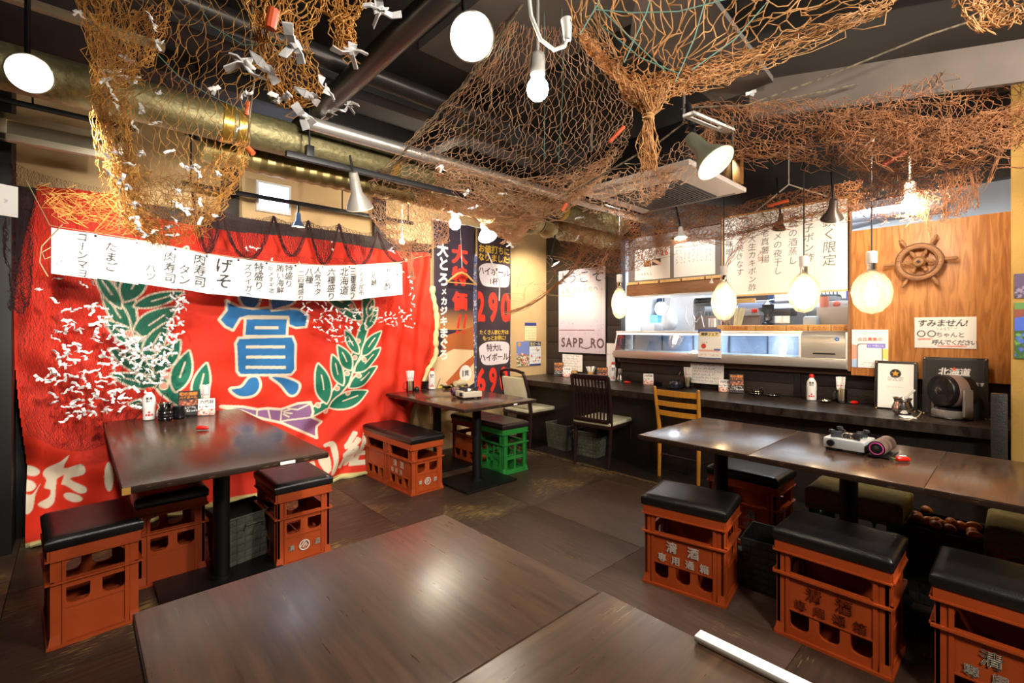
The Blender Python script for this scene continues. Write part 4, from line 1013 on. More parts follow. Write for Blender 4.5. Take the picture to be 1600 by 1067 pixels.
# bottles
for (px, py, Z, lab) in ((233, 652, TZ, 'white sauce bottle with red cap on the long table before the banner'), (675, 611, TZ, 'white sauce bottle with red cap on the small table before the flags'),
                         (716, 593 , KZ, ''), (1268, 627, KZ, 'white sauce bottle with red cap standing alone mid counter'), (958, 597, KZ, 'white sauce bottle with red cap beside the steel cruet on the counter')):
    if not lab: continue
    p = on_table(px, py-3, Z); place(make_bottle(), p, aim(p), lab)
# mugs with chopsticks
for i, (px, py, Z, rz, lab, grp) in enumerate(((322, 641, TZ, -.7, 'glass mug of wrapped chopsticks on the long table', 'chopsticks in the long table mug'), (641, 616, TZ, 2.4, 'glass mug of wrapped chopsticks on the small table', 'chopsticks in the small table mug'),
                         (1074, 605, KZ, -.7, 'glass mug of wrapped chopsticks beside the counter pot and paper sign', 'chopsticks in the mug by the pot'), (1315, 630, KZ, 2.5, 'glass mug of wrapped chopsticks left of the red pepper on the counter', 'chopsticks in the right counter mug'))):
    p = on_table(px, py-3, Z); place(make_mug(), p, rz, lab)
    chopsticks(p, 'paper-sleeved chopsticks standing in the %s' % lab.split(' of ')[0]+lab.split('chopsticks')[1], grp, 9, i)
# menu stands and tent cards
for (px, py, Z, lab) in ((294, 646, TZ, 'dark menu stand with orange heading on the long table'), (941, 600, KZ, 'dark menu stand with orange heading beside the red pepper on the counter'),
                         (1151, 615, KZ, 'dark menu stand with orange heading right of a white tent card'), (873, 585, KZ, 'dark menu stand at the far end of the counter by the tan wall')):
    p = on_table(px, py-2, Z); place(make_stand(), p, aim(p)+PI/2+(-.15 if Z == TZ else .1), lab)
for (px, py, Z, lab, a) in ((323, 651, TZ, 'small pink and white tent card before the chopstick mug', -.1), (1013, 602, KZ, 'pink and white tent card between menu stand and ashtrays', .15),
                         (1132, 615, KZ, 'pink and white tent card touching the menu stand mid counter', .1), (886, 588, KZ, 'pink and white tent card beside the bamboo cup', .1)):
    p = on_table(px, py-3, Z); place(make_tent(), p, aim(p)+PI/2+a, lab)
for (px, py, Z, rz, lab) in ((316, 672, TZ, -.6, 'red pepper-shaped trinket lying on the long table'), (980, 599, KZ, -.8, 'red pepper-shaped trinket beside the steel cruet'),
                         (1335, 630, KZ, -.6, 'red pepper-shaped trinket right of the chopstick mug'), (1410, 722, TZ, -.75, 'red pepper-shaped trinket with white marks beside the gas cylinder')):
    p = on_table(px, py, Z); o = place(make_chili(), p, rz, lab)
    if px == 1410: MB().box(-.016, .016, -.004, .004, .026, .0285, .001).build('white_mark', PAPERW, o)
# long table: sauce pot pair
p = on_table(257, 655, TZ)+Vector((0, -.06, 0)); t = thing('sauce_pot', 'black ribbed sauce pot on the long table beside the bottle', 'pot', p)
MB().lathe([(.034, 0), (.042, .004), (.045, .015), (.041, .022), (.046, .032), (.042, .042), (.046, .052), (.041, .062), (.043, .072), (.036, .082), (.0, .083)], 22).build('body', DARKJ, t)
p2 = p+Vector((.005, .072, 0)); t = thing('steel_pot', 'polished steel pot with wire tongs behind the ribbed sauce pot', 'pot', p2)
MB().lathe([(.035, 0), (.044, .01), (.05, .035), (.046, .06), (.037, .078), (.042, .098), (.045, .105), (.042, .105), (.035, .08), (.0, .05)], 24).build('body', CHROME, t)
MB().tube([(-.03, 0, .1), (-.012, 0, .165), (.0, 0, .178), (.012, 0, .165), (.03, 0, .1)], .0025, 6).build('tongs', CHROME, t)
p3 = p+Vector((.075, .02, 0)); t = tag(MB().lathe([(.03, 0), (.04, .01), (.042, .04), (.032, .07), (.035, .085), (.0, .086)], 20).build('dark_jar', DARKJ, None, p3), 'dark glazed jar between steel pot and menu stand', 'jar')
# small table: round black box, little jar, toothpick holder
p = on_table(668, 607, TZ); t = thing('round_container', 'round black lidded container on the small table by the banner', 'container', p)
MB().lathe([(.062, 0), (.065, .004), (.065, .068), (.06, .07), (.0, .071)], 26).build('body', BLACKPL, t)
MB().lathe([(.067, .06), (.067, .074), (.062, .078), (.0, .078)], 26).build('lid', DARKJ, t)
p = on_table(651, 611, TZ); t = thing('condiment_jar', 'little black jar in front of the round container', 'jar', p)
MB().lathe([(.024, 0), (.026, .005), (.026, .025), (.024, .03)], 18).build('body', BLACKPL, t); MB().lathe([(.027, .03), (.027, .036), (.02, .043), (.007, .045), (.006, .052), (.0, .053)], 18).build('lid', CHROME, t)
p = on_table(698, 607, TZ); tag(MB().lathe([(.02, 0), (.04, .01), (.045, .022), (.04, .03), (.0, .03)], 20).build('ashtray', DARKJ, None, p), 'small dark dish behind the gas stove', 'dish')
# portable gas stoves
def make_stove(name, label, p, rz, mirror, body_m, can_cols):
    t = thing(name, label, 'stove', p, rz); s = -1 if mirror else 1
    MB().box(-.09, .09, -.085, .085, .014, .062, .006).build('body', body_m, t)
    for x in (-.07, .07):
        for y in (-.065, .065): MB().box(x-.012, x+.012, y-.012, y+.012, 0, .015, .002).build('foot', BLACKPL, t)
    MB().lathe([(.05, .062), (.055, .066), (.05, .07), (.032, .068), (.028, .082), (.0, .084)], 20).build('burner', CHROME, t)
    for k in range(4):
        a = PI/4+k*PI/2; M = Matrix.Rotation(a, 4, 'Z')
        MB().box(.035, .085, -.004, .004, .062, .092, .003, M).box(.07, .09, -.012, .012, .085, .1, .003, M).build('trivet_arm', mat('cast_iron', '#33353a', .5, .4), t)
    yc = -s*.135
    cn = MB().lathe([(.0, -.1), (.034, -.1), (.036, -.094), (.036, .075), (.03, .09), (.012, .1), (.0, .1)], 24, Matrix.Translation((0, yc, .047)) @ Matrix.Rotation(PI/2, 4, 'Y')).build('gas_cylinder', mat('gas_can_paint', can_cols[0], .35, .3, can_cols[1], 9, (18, 1, 1), .45, .5), t)
    MB().lathe([(.0, 0), (.0345, 0), (.0345, .002), (.0, .002)], 24, Matrix.Translation((-.1002, yc, .047)) @ Matrix.Rotation(-PI/2, 4, 'Y')).build('cylinder_end', BLACKPL, cn)
    MB().ring(.026, .0032, 26, 8, Matrix.Translation((-.1018, yc, .047)) @ Matrix.Rotation(-PI/2, 4, 'Y')).build('collar_ring', mat('magenta_ring', can_cols[2], .4), cn)
    MB().lathe([(.0, 0), (.014, 0), (.014, .006), (.0, .012)], 18, Matrix.Translation((-.1, yc, .047)) @ Matrix.Rotation(-PI/2, 4, 'Y')).build('cap', BLACKPL, cn)
    hv = MB(); n = 14
    for i in range(n):
        a0, a1 = PI*(-.05+.75*i/n), PI*(-.05+.75*(i+1)/n)
        q = [(.043*math.cos(a), .043*math.sin(a)) for a in (a0, a1)]
        hv.add([(-.085, yc-s*q[0][0], .047+q[0][1]), (.03, yc-s*q[0][0], .047+q[0][1]), (.03, yc-s*q[1][0], .047+q[1][1]), (-.085, yc-s*q[1][0], .047+q[1][1])], [(0, 1, 2, 3)])
    MB().box(-.08, .085, yc-.043, yc+.043, .003, .012, .003).build('cradle', BLACKPL, t)
    MB().tube([(-.09, s*.05, .04), (-.105, s*.05, .04)], .016, 16).build('knob', BLACKPL, t)
    return t
p = on_table(1322, 706, TZ)+Vector((.06, .0, 0)); make_stove('gas_stove', 'silver portable gas stove with a magenta-ringed cylinder on the middle table', p, R(-4), False, mat('silver_enamel', '#cfd2d4', .3, .3), ('#a58a7a', '#4a3a38', '#b8458a'))
p = on_table(728, 622, TZ)+Vector((.03, .0, 0)); make_stove('gas_stove', 'small cream gas stove with white cylinder on the table before the flags', p, R(-12), True, mat('cream_enamel', '#d8cdb8', .35), ('#e6e2e4', '#c9c2c8', '#b8a09a'))
p = on_table(712, 605, TZ)+Vector((.1, .05, .03)); tag(MB().tube([(-.07, 0, 0), (.07, .02, 0)], .03, 20).build('gas_canister', mat('cream_can', '#e0cfa4', .4), None, p), 'cream gas canister lying behind the small stove', 'canister')
# ------------------------------------------------------------------ counter ware
for (px, py, lab) in ((898, 589, 'empty bamboo cup at the far end of the counter'), (923, 586, 'bamboo cup filled with paper-wrapped picks behind the slatted chair')):
    p = on_table(px, py, KZ); t = thing('bamboo_cup', lab, 'cup', p)
    MB().lathe([(.0, .004), (.03, 0), (.034, .003), (.035, .085), (.031, .085), (.03, .008), (.0, .008)], 20).build('body', BAMBOO, t)
    if px == 923:
        rg = random.Random(1)
        for i in range(14):
            a = 2*PI*i/14; M = Matrix.Translation((p.x+.014*math.cos(a), p.y+.014*math.sin(a), p.z+.03)) @ Matrix.Rotation(a, 4, 'Z') @ Matrix.Rotation(R(14+rg.uniform(0, 12)), 4, 'Y')
            o = MB().box(-.001, .001, -.007, .007, 0, .12, .0005).build('wrapped_pick', mat('sleeve_paper', '#f4f1ec', .7)); o.matrix_world = M
            tag(o, 'white paper-wrapped pick fanning out of the bamboo cup', 'pick', 'paper-wrapped picks in the bamboo cup')
p = on_table(969, 597, KZ); t = thing('steel_cruet', 'steel cruet with a tall square lid on the counter', 'cruet', p)
MB().lathe([(.034, 0), (.038, .01), (.036, .035), (.026, .07), (.024, .09), (.028, .098), (.0, .1)], 22).build('body', CHROME, t); MB().box(-.018, .018, -.016, .016, .1, .148, .003).build('lid', STEEL, t)
MB().tube([(.03, 0, .05), (.055, 0, .09), (.062, 0, .14)], .003, 6).build('spoon', CHROME, t)
p = on_table(1028, 604, KZ)
for k in range(3): tag(MB().lathe([(.03, 0), (.042, .004), (.048, .014), (.045, .015), (.03, .006), (.0, .005)], 20).build('ashtray', DARKJ, None, p+Vector((0, 0, k*.0145))), ('bottom', 'middle', 'top')[k]+' black ashtray of the stack beside the dark pot', 'ashtray', 'stack of black ashtrays')
p = on_table(1055, 607, KZ); t = thing('sauce_pot', 'dark blue pot with a steel ladle on the counter', 'pot', p)
MB().lathe([(.045, 0), (.055, .008), (.06, .04), (.052, .07), (.045, .078), (.05, .085), (.0, .086)], 22).build('body', mat('dark_blue_glaze', '#20202e', .25), t); MB().tube([(.0, 0, .08), (.03, -.02, .13), (.045, -.03, .165)], .004, 6).build('ladle', CHROME, t)
MB().lathe([(.07, 0), (.085, .006), (.088, .012), (.05, .006), (.0, .004)], 22).build('saucer', DARKJ, t)
for (px, py, n, lab) in ((1183, 610, 2, 'black glass ashtray'), (1208, 616, 1, 'single black glass ashtray lying nearest the white bottle'), (1290, 629, 1, 'small black glass ashtray beside the chopstick mug')):
    p = on_table(px, py, KZ); s = .8 if px == 1290 else 1.3
    for k in range(n):
        t = thing('ashtray', (('lower ', 'upper ')[k] if n > 1 else '')+lab+(' of the pair right of the menu stand' if n > 1 else ''), 'ashtray', p+Vector((0, 0, k*.019)))
        MB().lathe([(.03*s, 0), (.042*s, .003), (.05*s, .016), (.047*s, .018), (.034*s, .006), (.0, .005)], 10).build('dish', mat('smoked_glass', '#1c1b1d', .08), t, smooth=False)
        MB().ring(.0485*s, .0025, 20, 6, Matrix.Translation((0, 0, .017))).build('rim', CHROME, t)
# framed papers, signs
def frame_thing(name, label, cat, cv, M, fr, m, depth=.018):
    t = thing(name, label, cat, M.translation); Mi = Matrix.Translation(-M.translation) @ M
    MB().box(-fr, cv.w+fr, -fr, cv.h+fr, -depth, -.001, .003, Mi).build('frame', m, t); c = card('print', cv, Mi, t, .001)
    for x in (-fr*.4, cv.w+fr*.4):
        for y in (-fr*.4, cv.h+fr*.4): MB().ball(Mi @ Vector((x, y, .002)), .006, 8, 6).build('stud', mat('brass', '#d8b070', .3, 1), t)
    return t
# award paper and black plaque leaning at the right end of the counter
def lean(px0, px1, py0, py1, X, tilt=.1):
    a = onX(px0, py1, X); b = onX(px1, py1, X); top_ = onX(px0, py0, X); return abs(a.y-b.y), top_.z-KZ, facing((X, max(a.y, b.y), KZ+.012), PI, tilt)
wd, ht, M = lean(1371, 1427, 570, 636, 4.34, .08)
c = Canvas(wd, ht, .0036, '#f3efe6', 2); c.disc(wd/2, ht*.78, .032, '#1d191b').poly([(wd/2+(.024 if k % 2 == 0 else .010)*math.sin(k*PI/5), ht*.78+(.024 if k % 2 == 0 else .010)*math.cos(k*PI/5)) for k in range(10)], '#d8a030')
c.ctext('認定店', wd/2, ht*.66, .03, '#8a837a').ctext('おいしい生ビール', wd/2, ht*.48, .012, '#b0a99e')
frame_thing('certificate', 'white certificate with a gold star in a dark frame', 'certificate', c, M, .02, BLACKW)
wd, ht, M = lean(1446, 1538, 564, 650, 4.30, .08)
c = Canvas(wd, ht, .0036, '#211c1c', 2); c.ctext('北海道', wd*.5, ht*.78, .052, '#f0ece8', bold=.02, shear=.1).ctext('応援', wd*.5, ht*.70, .03, '#f0ece8', bold=.02)
c.poly([(wd*.5+(.016 if k % 2 == 0 else .007)*math.sin(k*PI/5), ht*.80+.012+(.016 if k % 2 == 0 else .007)*math.cos(k*PI/5)) for k in range(10)], '#e0523a').text('応援します', wd*.55, ht*.58, .026, '#f0ece8', bold=.02)
frame_thing('plaque', 'black framed plaque with white brush lettering behind the fan', 'plaque', c, M, .018, BLACKW)
def px_card(name, label, cat, x0, x1, y0, y1, X, cv_fn, res=.0036, th=.002, group=None):
    a, b = onX(x0, y0, X), onX(x1, y1, X); c = Canvas(abs(a.y-b.y), a.z-b.z, res, '#f4f2ee', 2); cv_fn(c)
    return wall_sheet(name, label, cat, c, 0, 0, 0, group, facing((X, max(a.y, b.y), b.z), PI), th)
def rules_fn(seed, red=False):
    def f(c):
        n = 6
        for i in range(n): c.scrawl(c.w*.06, c.h*(.9-.15*i), c.w*(.85 if i % 2 == 0 else .7), c.h*.1, '#4a4a50' if i != 2 else ('#c2504a' if red else '#4a4a50'), seed+i)
    return f
px_card('paper_sign', 'white hand-written rules sheet under the poster at the counter end', 'sign', 879, 910, 553, 581, 4.535, rules_fn(3, True))
px_card('paper_sign', 'white hand-written rules sheet behind the mug below the fish case', 'sign', 1079, 1131, 567, 602, 4.49, rules_fn(13, True))
def qr_fn(c):                                                            # the code itself is left blank
    c.ctext('公式アプリ', c.w*.5, c.h*.9, .02, '#b08a7a'); c.ctext('会員募集中', c.w*.5, c.h*.74, .03, '#d8604a', bold=.02)
    c.poly([(0, c.h*.18), (c.w*.3, c.h*.3), (c.w*.3, c.h*.55), (0, c.h*.62)], '#f2a58a').poly([(c.w, c.h*.2), (c.w*.75, c.h*.3), (c.w*.75, c.h*.5), (c.w, c.h*.5)], '#f0dc7a').poly([(0, 0), (c.w*.2, .0), (c.w*.2, c.h*.25), (0, c.h*.2)], '#a8c4e8')
    c.poly(rrect(c.w*.15, c.w*.85, -.02, c.h*.63, .02, 'tb'), '#2a2a30').poly(rrect(c.w*.18, c.w*.82, -.02, c.h*.61, .016, 'tb'), '#f6f4f2')
    c.rect(c.w*.42, c.w*.92, c.h*.52, c.h*.64, '#8a86d8'); c.scrawl(c.w*.46, c.h*.58, c.w*.42, .014, '#f0eefa', 4, .002)
    for i in range(3): c.scrawl(c.w*.25, c.h*(.14-.05*i), c.w*.4, .008, '#9a9aa4', i, .0015)
px_card('paper_sign', 'white app poster with a drawn phone on the plywood', 'poster', 1331, 1388, 515, 576, 4.396, qr_fn)
def sorry_fn(c):
    c.text('すみません!', c.w*.06, c.h*.8, c.h*.24, '#28242a', bold=.02, shear=.1, step=.95).scrawl(c.w*.35, c.h*.62, c.w*.35, c.h*.09, '#6a666c', 3)
    c.text('○○', c.w*.04, c.h*.46, c.h*.27, '#28242a', bold=.01, step=.95).text('ちゃんと', c.w*.36, c.h*.43, c.h*.17, '#28242a', bold=.015)
    c.text('呼んでください!', c.w*.3, c.h*.19, c.h*.17, '#28242a', bold=.02, shear=.1, step=.88)
    for (x0, x1, y) in ((.06, .3, .30), (.07, .27, .27), (.38, .85, .08), (.4, .84, .05)): c.line([(c.w*x0, c.h*y), (c.w*x1, c.h*(y+.01))], .004, '#e0543a')
px_card('paper_sign', 'white sign with brush lettering and red underlines on plywood', 'sign', 1429, 1526, 496, 545, 4.395, sorry_fn)
# acrylic flyer stand on the ledge of the case
def shop_fn(c):
    c.rect(0, c.w, c.h*.86, c.h, '#4a5aa0').rect(c.w*.08, c.w*.92, c.h*.74, c.h*.9, '#e8dc9a').ctext('海鮮フェア', c.w*.5, c.h*.82, c.w*.15, '#28243a', bold=.03)
    c.disc(c.w*.25, c.h*.42, c.w*.11, '#d8503a').rect(c.w*.05, c.w*.9, c.h*.24, c.h*.3, '#e8b09a').rect(c.w*.7, c.w*.95, c.h*.28, c.h*.34, '#5a6ab0').rect(0, c.w, 0, c.h*.04, '#4a5aa0')
    c.scrawl(c.w*.15, c.h*.55, c.w*.25, .02, '#6a6a70', 3); c.scrawl(c.w*.1, c.h*.13, c.w*.8, .02, '#c8604a', 5)
px_card('flyer_stand', 'flyer in a clear stand leaning before the fish case', 'flyer', 1091, 1127, 514, 561, 4.385, shop_fn, .0036, .006)
def tall_fn(c): c.rect(0, c.w, 0, c.h, '#f2eeea').disc(c.w*.6, c.h*.35, .02, '#d8503a'); c.scrawl(c.w*.1, c.h*.7, c.w*.8, .03, '#a86a5a', 4)
px_card('paper_sign', 'narrow white card standing left of the fish case', 'sign', 948, 961, 536, 594, 4.46, tall_fn)
# steel pot, cable, fan
p = on_table(1410, 648, KZ); t = thing('steel_pot', 'polished steel pot with a ladle beside the fan', 'pot', p)
MB().lathe([(.03, 0), (.045, .006), (.058, .03), (.058, .05), (.045, .085), (.044, .095), (.054, .115), (.051, .116), (.041, .095), (.0, .06)], 26).build('body', CHROME, t)
MB().tube([(.0, -.01, .1), (.02, -.035, .14), (.04, -.06, .17)], [.008, .006, .008], 8).build('ladle', STEEL, t)
p = on_table(1418, 652, KZ); tag(MB().box(-.05, .05, -.035, .035, 0, .004, .001, Matrix.Rotation(.4, 4, 'Z')).build('note_slip', PAPERW, None, p), 'white slip of paper lying before the steel pot', 'paper')
pts = [on_table(*q, KZ)+Vector((0, 0, .003)) for q in ((1405, 655), (1420, 657), (1434, 652), (1440, 645), (1433, 641))]
tag(MB().tube(pts, .003, 6).build('cable', mat('tan_cable', '#c8b08a', .5)), 'tan cable curling between steel pot and fan', 'cable')
p = on_table(1492, 655, KZ)+Vector((.05, .02, 0)); ya = aim(p)
fan = thing('table_fan', 'grey and black drum fan on the right end of the counter', 'fan', p, ya+R(-50))
FGREY = mat('fan_grey', '#8c8480', .35, .3); FROSE = mat('fan_rose_grey', '#a8918a', .3, .4)
MB().lathe([(.0, 0), (.1, 0), (.105, .006), (.1, .012), (.0, .012)], 28).build('foot_ring', BLACKPL, fan)
MB().lathe([(.1, .012), (.103, .02), (.1, .05), (.09, .056), (.0, .057)], 28).build('base', FGREY, fan)
MB().lathe([(.084, .0565), (.083, .07), (.0, .071)], 28).build('control_deck', DARKJ, fan)
for s in (-1, 1): MB().box(-.028, .028, s*.118-.012, s*.118+.012, .02, .20, .012).build('side_arm', FGREY, fan)
Mh = Matrix.Translation((0, 0, .175)) @ Matrix.Rotation(R(88), 4, 'Y')
MB().lathe([(.098, -.085), (.104, -.08), (.106, .06), (.104, .07), (.1, .074), (.1, .066), (.094, -.05), (.0, -.055)], 34, Mh).build('drum', BLACKPL, fan)
MB().lathe([(.1065, -.03), (.1075, -.028), (.1075, .035), (.1065, .037)], 34, Mh).build('band', FROSE, fan)
MB().lathe([(.0, .086), (.02, .086), (.026, .082), (.028, .074), (.0, .07)], 24, Mh).build('grille_hub', mat('hub_black', '#1c1b1d', .25), fan)
ribs = MB()
for k in range(48):
    a = 2*PI*k/48; ribs.tube([Mh @ Vector((r*math.cos(a+1.1*(r-.026)/.076), r*math.sin(a+1.1*(r-.026)/.076), .081-.006*((r-.026)/.076)**2)) for r in (.026, .045, .065, .085, .101)], .0021, 4, False)
ribs.build('grille', mat('grille_black', '#0c0c0d', .4), fan)['kind'] = 'stuff'
for k in range(5):
    a = 2*PI*k/5; MB().add([Mh @ Vector((r*math.cos(a+o), r*math.sin(a+o), z_)) for r, o, z_ in ((.02, 0, .03), (.085, -.25, .02), (.085, .5, .05), (.02, .6, .05))], [(0, 1, 2, 3)]).build('blade', mat('fan_blade', '#161617', .3), fan, smooth=False)
# ------------------------------------------------------------------ ship's wheel on the plywood
WH = mat('driftwood', '#a9764a', .6, 0, '#7d5434', 7, (2, 2, 14), .3, .7, .3)
cpos = onX(1436, 409, 4.345); wh = thing('ship_wheel', "wooden ship's wheel with six handles on the plywood wall", 'wheel', cpos)
Rx = Matrix.Rotation(-PI/2, 4, 'Y')
MB().ring(.112, .021, 40, 10, Rx, (1.0, .8)).build('rim', WH, wh); MB().ring(.096, .005, 40, 6, Rx @ Matrix.Translation((0, 0, .016))).ring(.128, .004, 40, 6, Rx @ Matrix.Translation((0, 0, .014))).build('rim_bead', mat('driftwood_dark', '#6b4526', .6), wh)
MB().lathe([(.0, .022), (.012, .022), (.014, .026), (.03, .024), (.038, .018), (.04, .005), (.04, -.012), (.0, -.012)], 26, Rx).build('hub', WH, wh)
MB().ring(.03, .005, 26, 8, Rx @ Matrix.Translation((0, 0, .022))).build('hub_ring', mat('dark_brass', '#7a5a30', .4, .7), wh)
MB().box(-.008, .008, -.008, .008, .024, .03, .001, Rx @ Matrix.Rotation(.7, 4, 'Z')).build('hub_nut', BLACK, wh)
for k in range(6):
    a = R(32+60*k); M = Rx @ Matrix.Rotation(a, 4, 'Z') @ Matrix.Rotation(PI/2, 4, 'Y')
    MB().lathe([(.008, .036), (.013, .045), (.009, .055), (.014, .066), (.013, .075), (.008, .08), (.009, .098)], 12, M).lathe([(.009, .125), (.008, .136), (.012, .15), (.0135, .17), (.012, .19), (.007, .2), (.0, .202)], 12, M).build('spoke', WH, wh)
MB().tube([(.02, 0, 0), (.055, 0, 0)], .012, 10).build('axle', BLACK, wh)
# ------------------------------------------------------------------ beer town poster at the far end of the bar
a, b = onX(873, 420, 4.54), onX(946, 553, 4.54); wd = a.y-b.y; ht = 2.045-1.015
c = Canvas(wd, ht, .005, '#d9d2e0', 2)
c.grad(0, wd, 0, ht*.28, '#c4b8c6', '#cdbfcf'); c.grad(0, wd, ht*.28, ht*.62, '#cfc6da', '#f2f0f6'); c.grad(0, wd, ht*.62, ht, '#f0eef4', '#cbc3d2')
c.speck(120, ['#b3a6bd', '#e6e0ea', '#c2b6c8'], .004, .012, 3, (0, wd, 0, ht*.4)); c.rect(.01, wd*.78, ht*.268, ht*.276, '#7a4a52')
for k, (ch, x, y, s) in enumerate((('よ', .08, .9, .17), ('う', .30, .9, .15), ('こ', .55, .9, .17), ('そ', .84, .91, .2), ('、', 1.0, .88, .1))): c.ctext(ch, wd*x, ht*y, s, '#3a3a48', bold=.0, shear=.12)
for k, ch in enumerate('憧れの降る街へ。'): c.ctext(ch, wd*(.1+.118*k), ht*(.735+.003*k), .07, '#a8876f' if k not in (3, 6) else '#7d7a86')
for ch, x in (('S', .13), ('A', .26), ('P', .395), ('P', .52), ('R', .78), ('O', .92)): c.ctext(ch, wd*(x-.02), ht*.125, .155, '#5a3f3c', bold=.028, sx=.85)
c.line([(wd*(.60+.10*math.cos(q)), ht*.085+.028*math.sin(q)) for q in [PI*(1.08+.84*i/10) for i in range(11)]], .013, '#5a3f3c')
fr = thing('poster', 'pale lavender welcome poster with SAPP_RO lettering on black boards', 'poster', (4.545, b.y+wd/2, 1.53)); Mi = Matrix.Translation((0, 0, 0))
Mp = facing((-.006, wd/2, 1.015-1.53), PI); MB().box(-.018, wd+.018, -.018, ht+.018, -.014, -.001, .002, Mp).build('frame', BLACK, fr); card('print', c, Mp, fr, .001)
# ------------------------------------------------------------------ menu cabinet over the case
mc = thing('menu_cabinet', 'grey overhead cabinet with wooden lower beam above the fish case', 'cabinet', (4.55, 2.41, 1.78))
MB().box(-.15, .2, -.5, .5, .0, .50, .004).build('body', mat('cabinet_grey', '#7d7674', .55), mc)
MB().box(-.155, .2, -.5, .52, -.115, -.001, .004).build('beam', BROWNB, mc)
MB().box(-.17, -.15, -.5, .5, .0, .028, .004).build('light_batten', mat('pale_batten', '#e8c48a', .4, 0, '#d8b070', 8, (1, 6, 1), .3, .7), mc)
for k in range(4): MB().box(-.174, -.165, -.36+.24*k-.008, -.36+.24*k+.008, -.004, .024, .002).build('clip', BROWNB, mc)
MB().box(-.14, .19, -.49, .49, -.13, -.116, .002).build('soffit', KWHITE, mc)
def daily_fn(k):
    def f(c):
        if k == 0:
            c.text('22', c.w*.08, c.h*.78, .06, '#e0402a', bold=.03).text('26', c.w*.74, c.h*.82, .07, '#e0402a', bold=.03)
            c.rect(c.w*.27, c.w*.48, c.h*.42, c.h*.63, '#8a4a32').speck(30, ['#d88a4a', '#4a2a22', '#e8c08a'], .006, .015, 3, (c.w*.27, c.w*.48, c.h*.42, c.h*.63)).rect(c.w*.5, c.w*.75, c.h*.44, c.h*.65, '#4a2a26').line([(c.w*.55, c.h*.6), (c.w*.72, c.h*.48)], .03, '#e8c4a8')
            for i, ch in enumerate('本日限り'): c.ctext(ch, c.w*.1, c.h*(.62-.1*i), .035, '#5a5a60')
            for i, ch in enumerate('おすすめ'): c.ctext(ch, c.w*.2, c.h*(.88-.11*i), .035, '#e0624a')
            c.scrawl(c.w*.36, c.h*.85, c.w*.32, .03, '#6a6a70', 3); c.scrawl(c.w*.1, c.h*.2, c.w*.4, .035, '#8a8a90', 9)
        else:
            for i in range(9):
                for j in range(6): c.scrawl(c.w*(.06+.1*i), c.h*(.88-.09*j), .03, .03, '#9a9aa2', i*7+j)
    return f
px_card('menu_paper', 'white daily menu paper with red dates and photographs on the cabinet', 'paper', 992, 1047, 391.5, 434, 4.397, daily_fn(0))
px_card('menu_paper', 'brightly lit white menu paper on the cabinet, right of the dated one', 'paper', 1053, 1117.5, 381.5, 428, 4.397, daily_fn(1))
# ------------------------------------------------------------------ big hand-written board
bd = thing('menu_board', 'big white hand-written menu board hanging over the fish case', 'board', (4.42, 1.39, 1.96))
y0, y1, z0_, z1_ = .925, 1.885, 1.615, 2.32
c = Canvas(y1-y0, z1_-z0_, .0042, '#f2f0ec', 2); bw, bh = c.w, c.h
for (x, txt, sz, top_) in ((.87, '鎖く限定', .095, .16), (.72, '白子ポン酢', .075, .10), (.60, '牡蠣の酒蒸し', .07, .04), (.48, 'ヒラメの夜干し', .068, .06), (.375, '海老真薯揚', .07, .1), (.265, '特大生カキポン酢', .066, .16), (.155, '特大焼きなす', .066, .16), (.06, '丸子味噌', .068, .08)):
    c.text(txt, bw*x, bh*(1-top_)-sz/2, sz, '#4a4648' if x != .375 else '#54484a', vertical=True, step=1.08, shear=.1)
c.line([(bw*.21+.046*math.cos(q*PI/12), bh*.905+.046*math.sin(q*PI/12)) for q in range(25)], .006, '#d8402a').ctext('旬', bw*.21, bh*.905, .06, '#4a4648', shear=.1)
c.text('人気', bw*.335, bh*.5, .05, '#b85a4a', vertical=True)
Mb_ = facing((-.021, y1-1.39, z0_-1.96), PI); MB().box(-.006, bw+.006, -.006, bh+.006, -.02, -.001, .002, Mb_).build('backing', WHITEPL, bd); card('print', c, Mb_, bd, .001)
MB().box(-.03, .0, y0-1.39-.01, y1-1.39+.01, -.36, -.345, .002).build('lower_rail', mat('pale_batten', '#e8c48a', .4, 0, '#d8b070', 8, (1, 6, 1), .3, .7), bd)
MB().box(-.03, .0, y0-1.39-.01, y1-1.39+.01, .362, .376, .002).build('upper_rail', LWOOD, bd)
for s, yy in ((0, y0-1.39-.012), (1, y1-1.39)): MB().box(-.03, .0, yy, yy+.012, -.36, .376, .002).build('side_rail', LWOOD, bd)
MB().tube([(-.02, .22, .376), (-.02, -.05, .56), (-.02, -.33, .40)], .006, 6).build('hanging_cord', mat('white_cord', '#d8d0c4', .6), bd)
MB().tube([(-.02, -.05, .56), (-.02, -.05, .88)], .004, 6).build('drop_cord', mat('white_cord', '#d8d0c4', .6), bd)
# ------------------------------------------------------------------ refrigerated fish case
fc = thing('fish_case', 'long stainless refrigerated sushi case with lit glass front', 'display case', (4.4, 2.0, .99)); yA, yB = .93-2.0, 3.1-2.0; yM = 1.255-2.0
MB().box(0, .42, yA, yB, 0, .075, .004).build('plinth', STEEL, fc)
MB().box(-.012, .012, yA, yB, .003, .08, .006).build('front_ledge', STEEL, fc)
MB().box(.03, .40, yM+.01, yB-.01, .0755, .082, .001).build('floor_tray', mat('case_floor', '#c8dce8', .3), fc)
g = MB()
g.add([(.012, yM+.006, .08), (.012, yB, .08), (.07, yB, .27), (.07, yM+.006, .27)], [(0, 1, 2, 3)]); g.build('front_glass', GLASS, fc, smooth=False)
MB().add([(.012, yB-.002, .08), (.38, yB-.002, .08), (.38, yB-.002, .27), (.07, yB-.002, .27)], [(0, 1, 2, 3)]).build('end_glass', GLASS, fc, smooth=False)
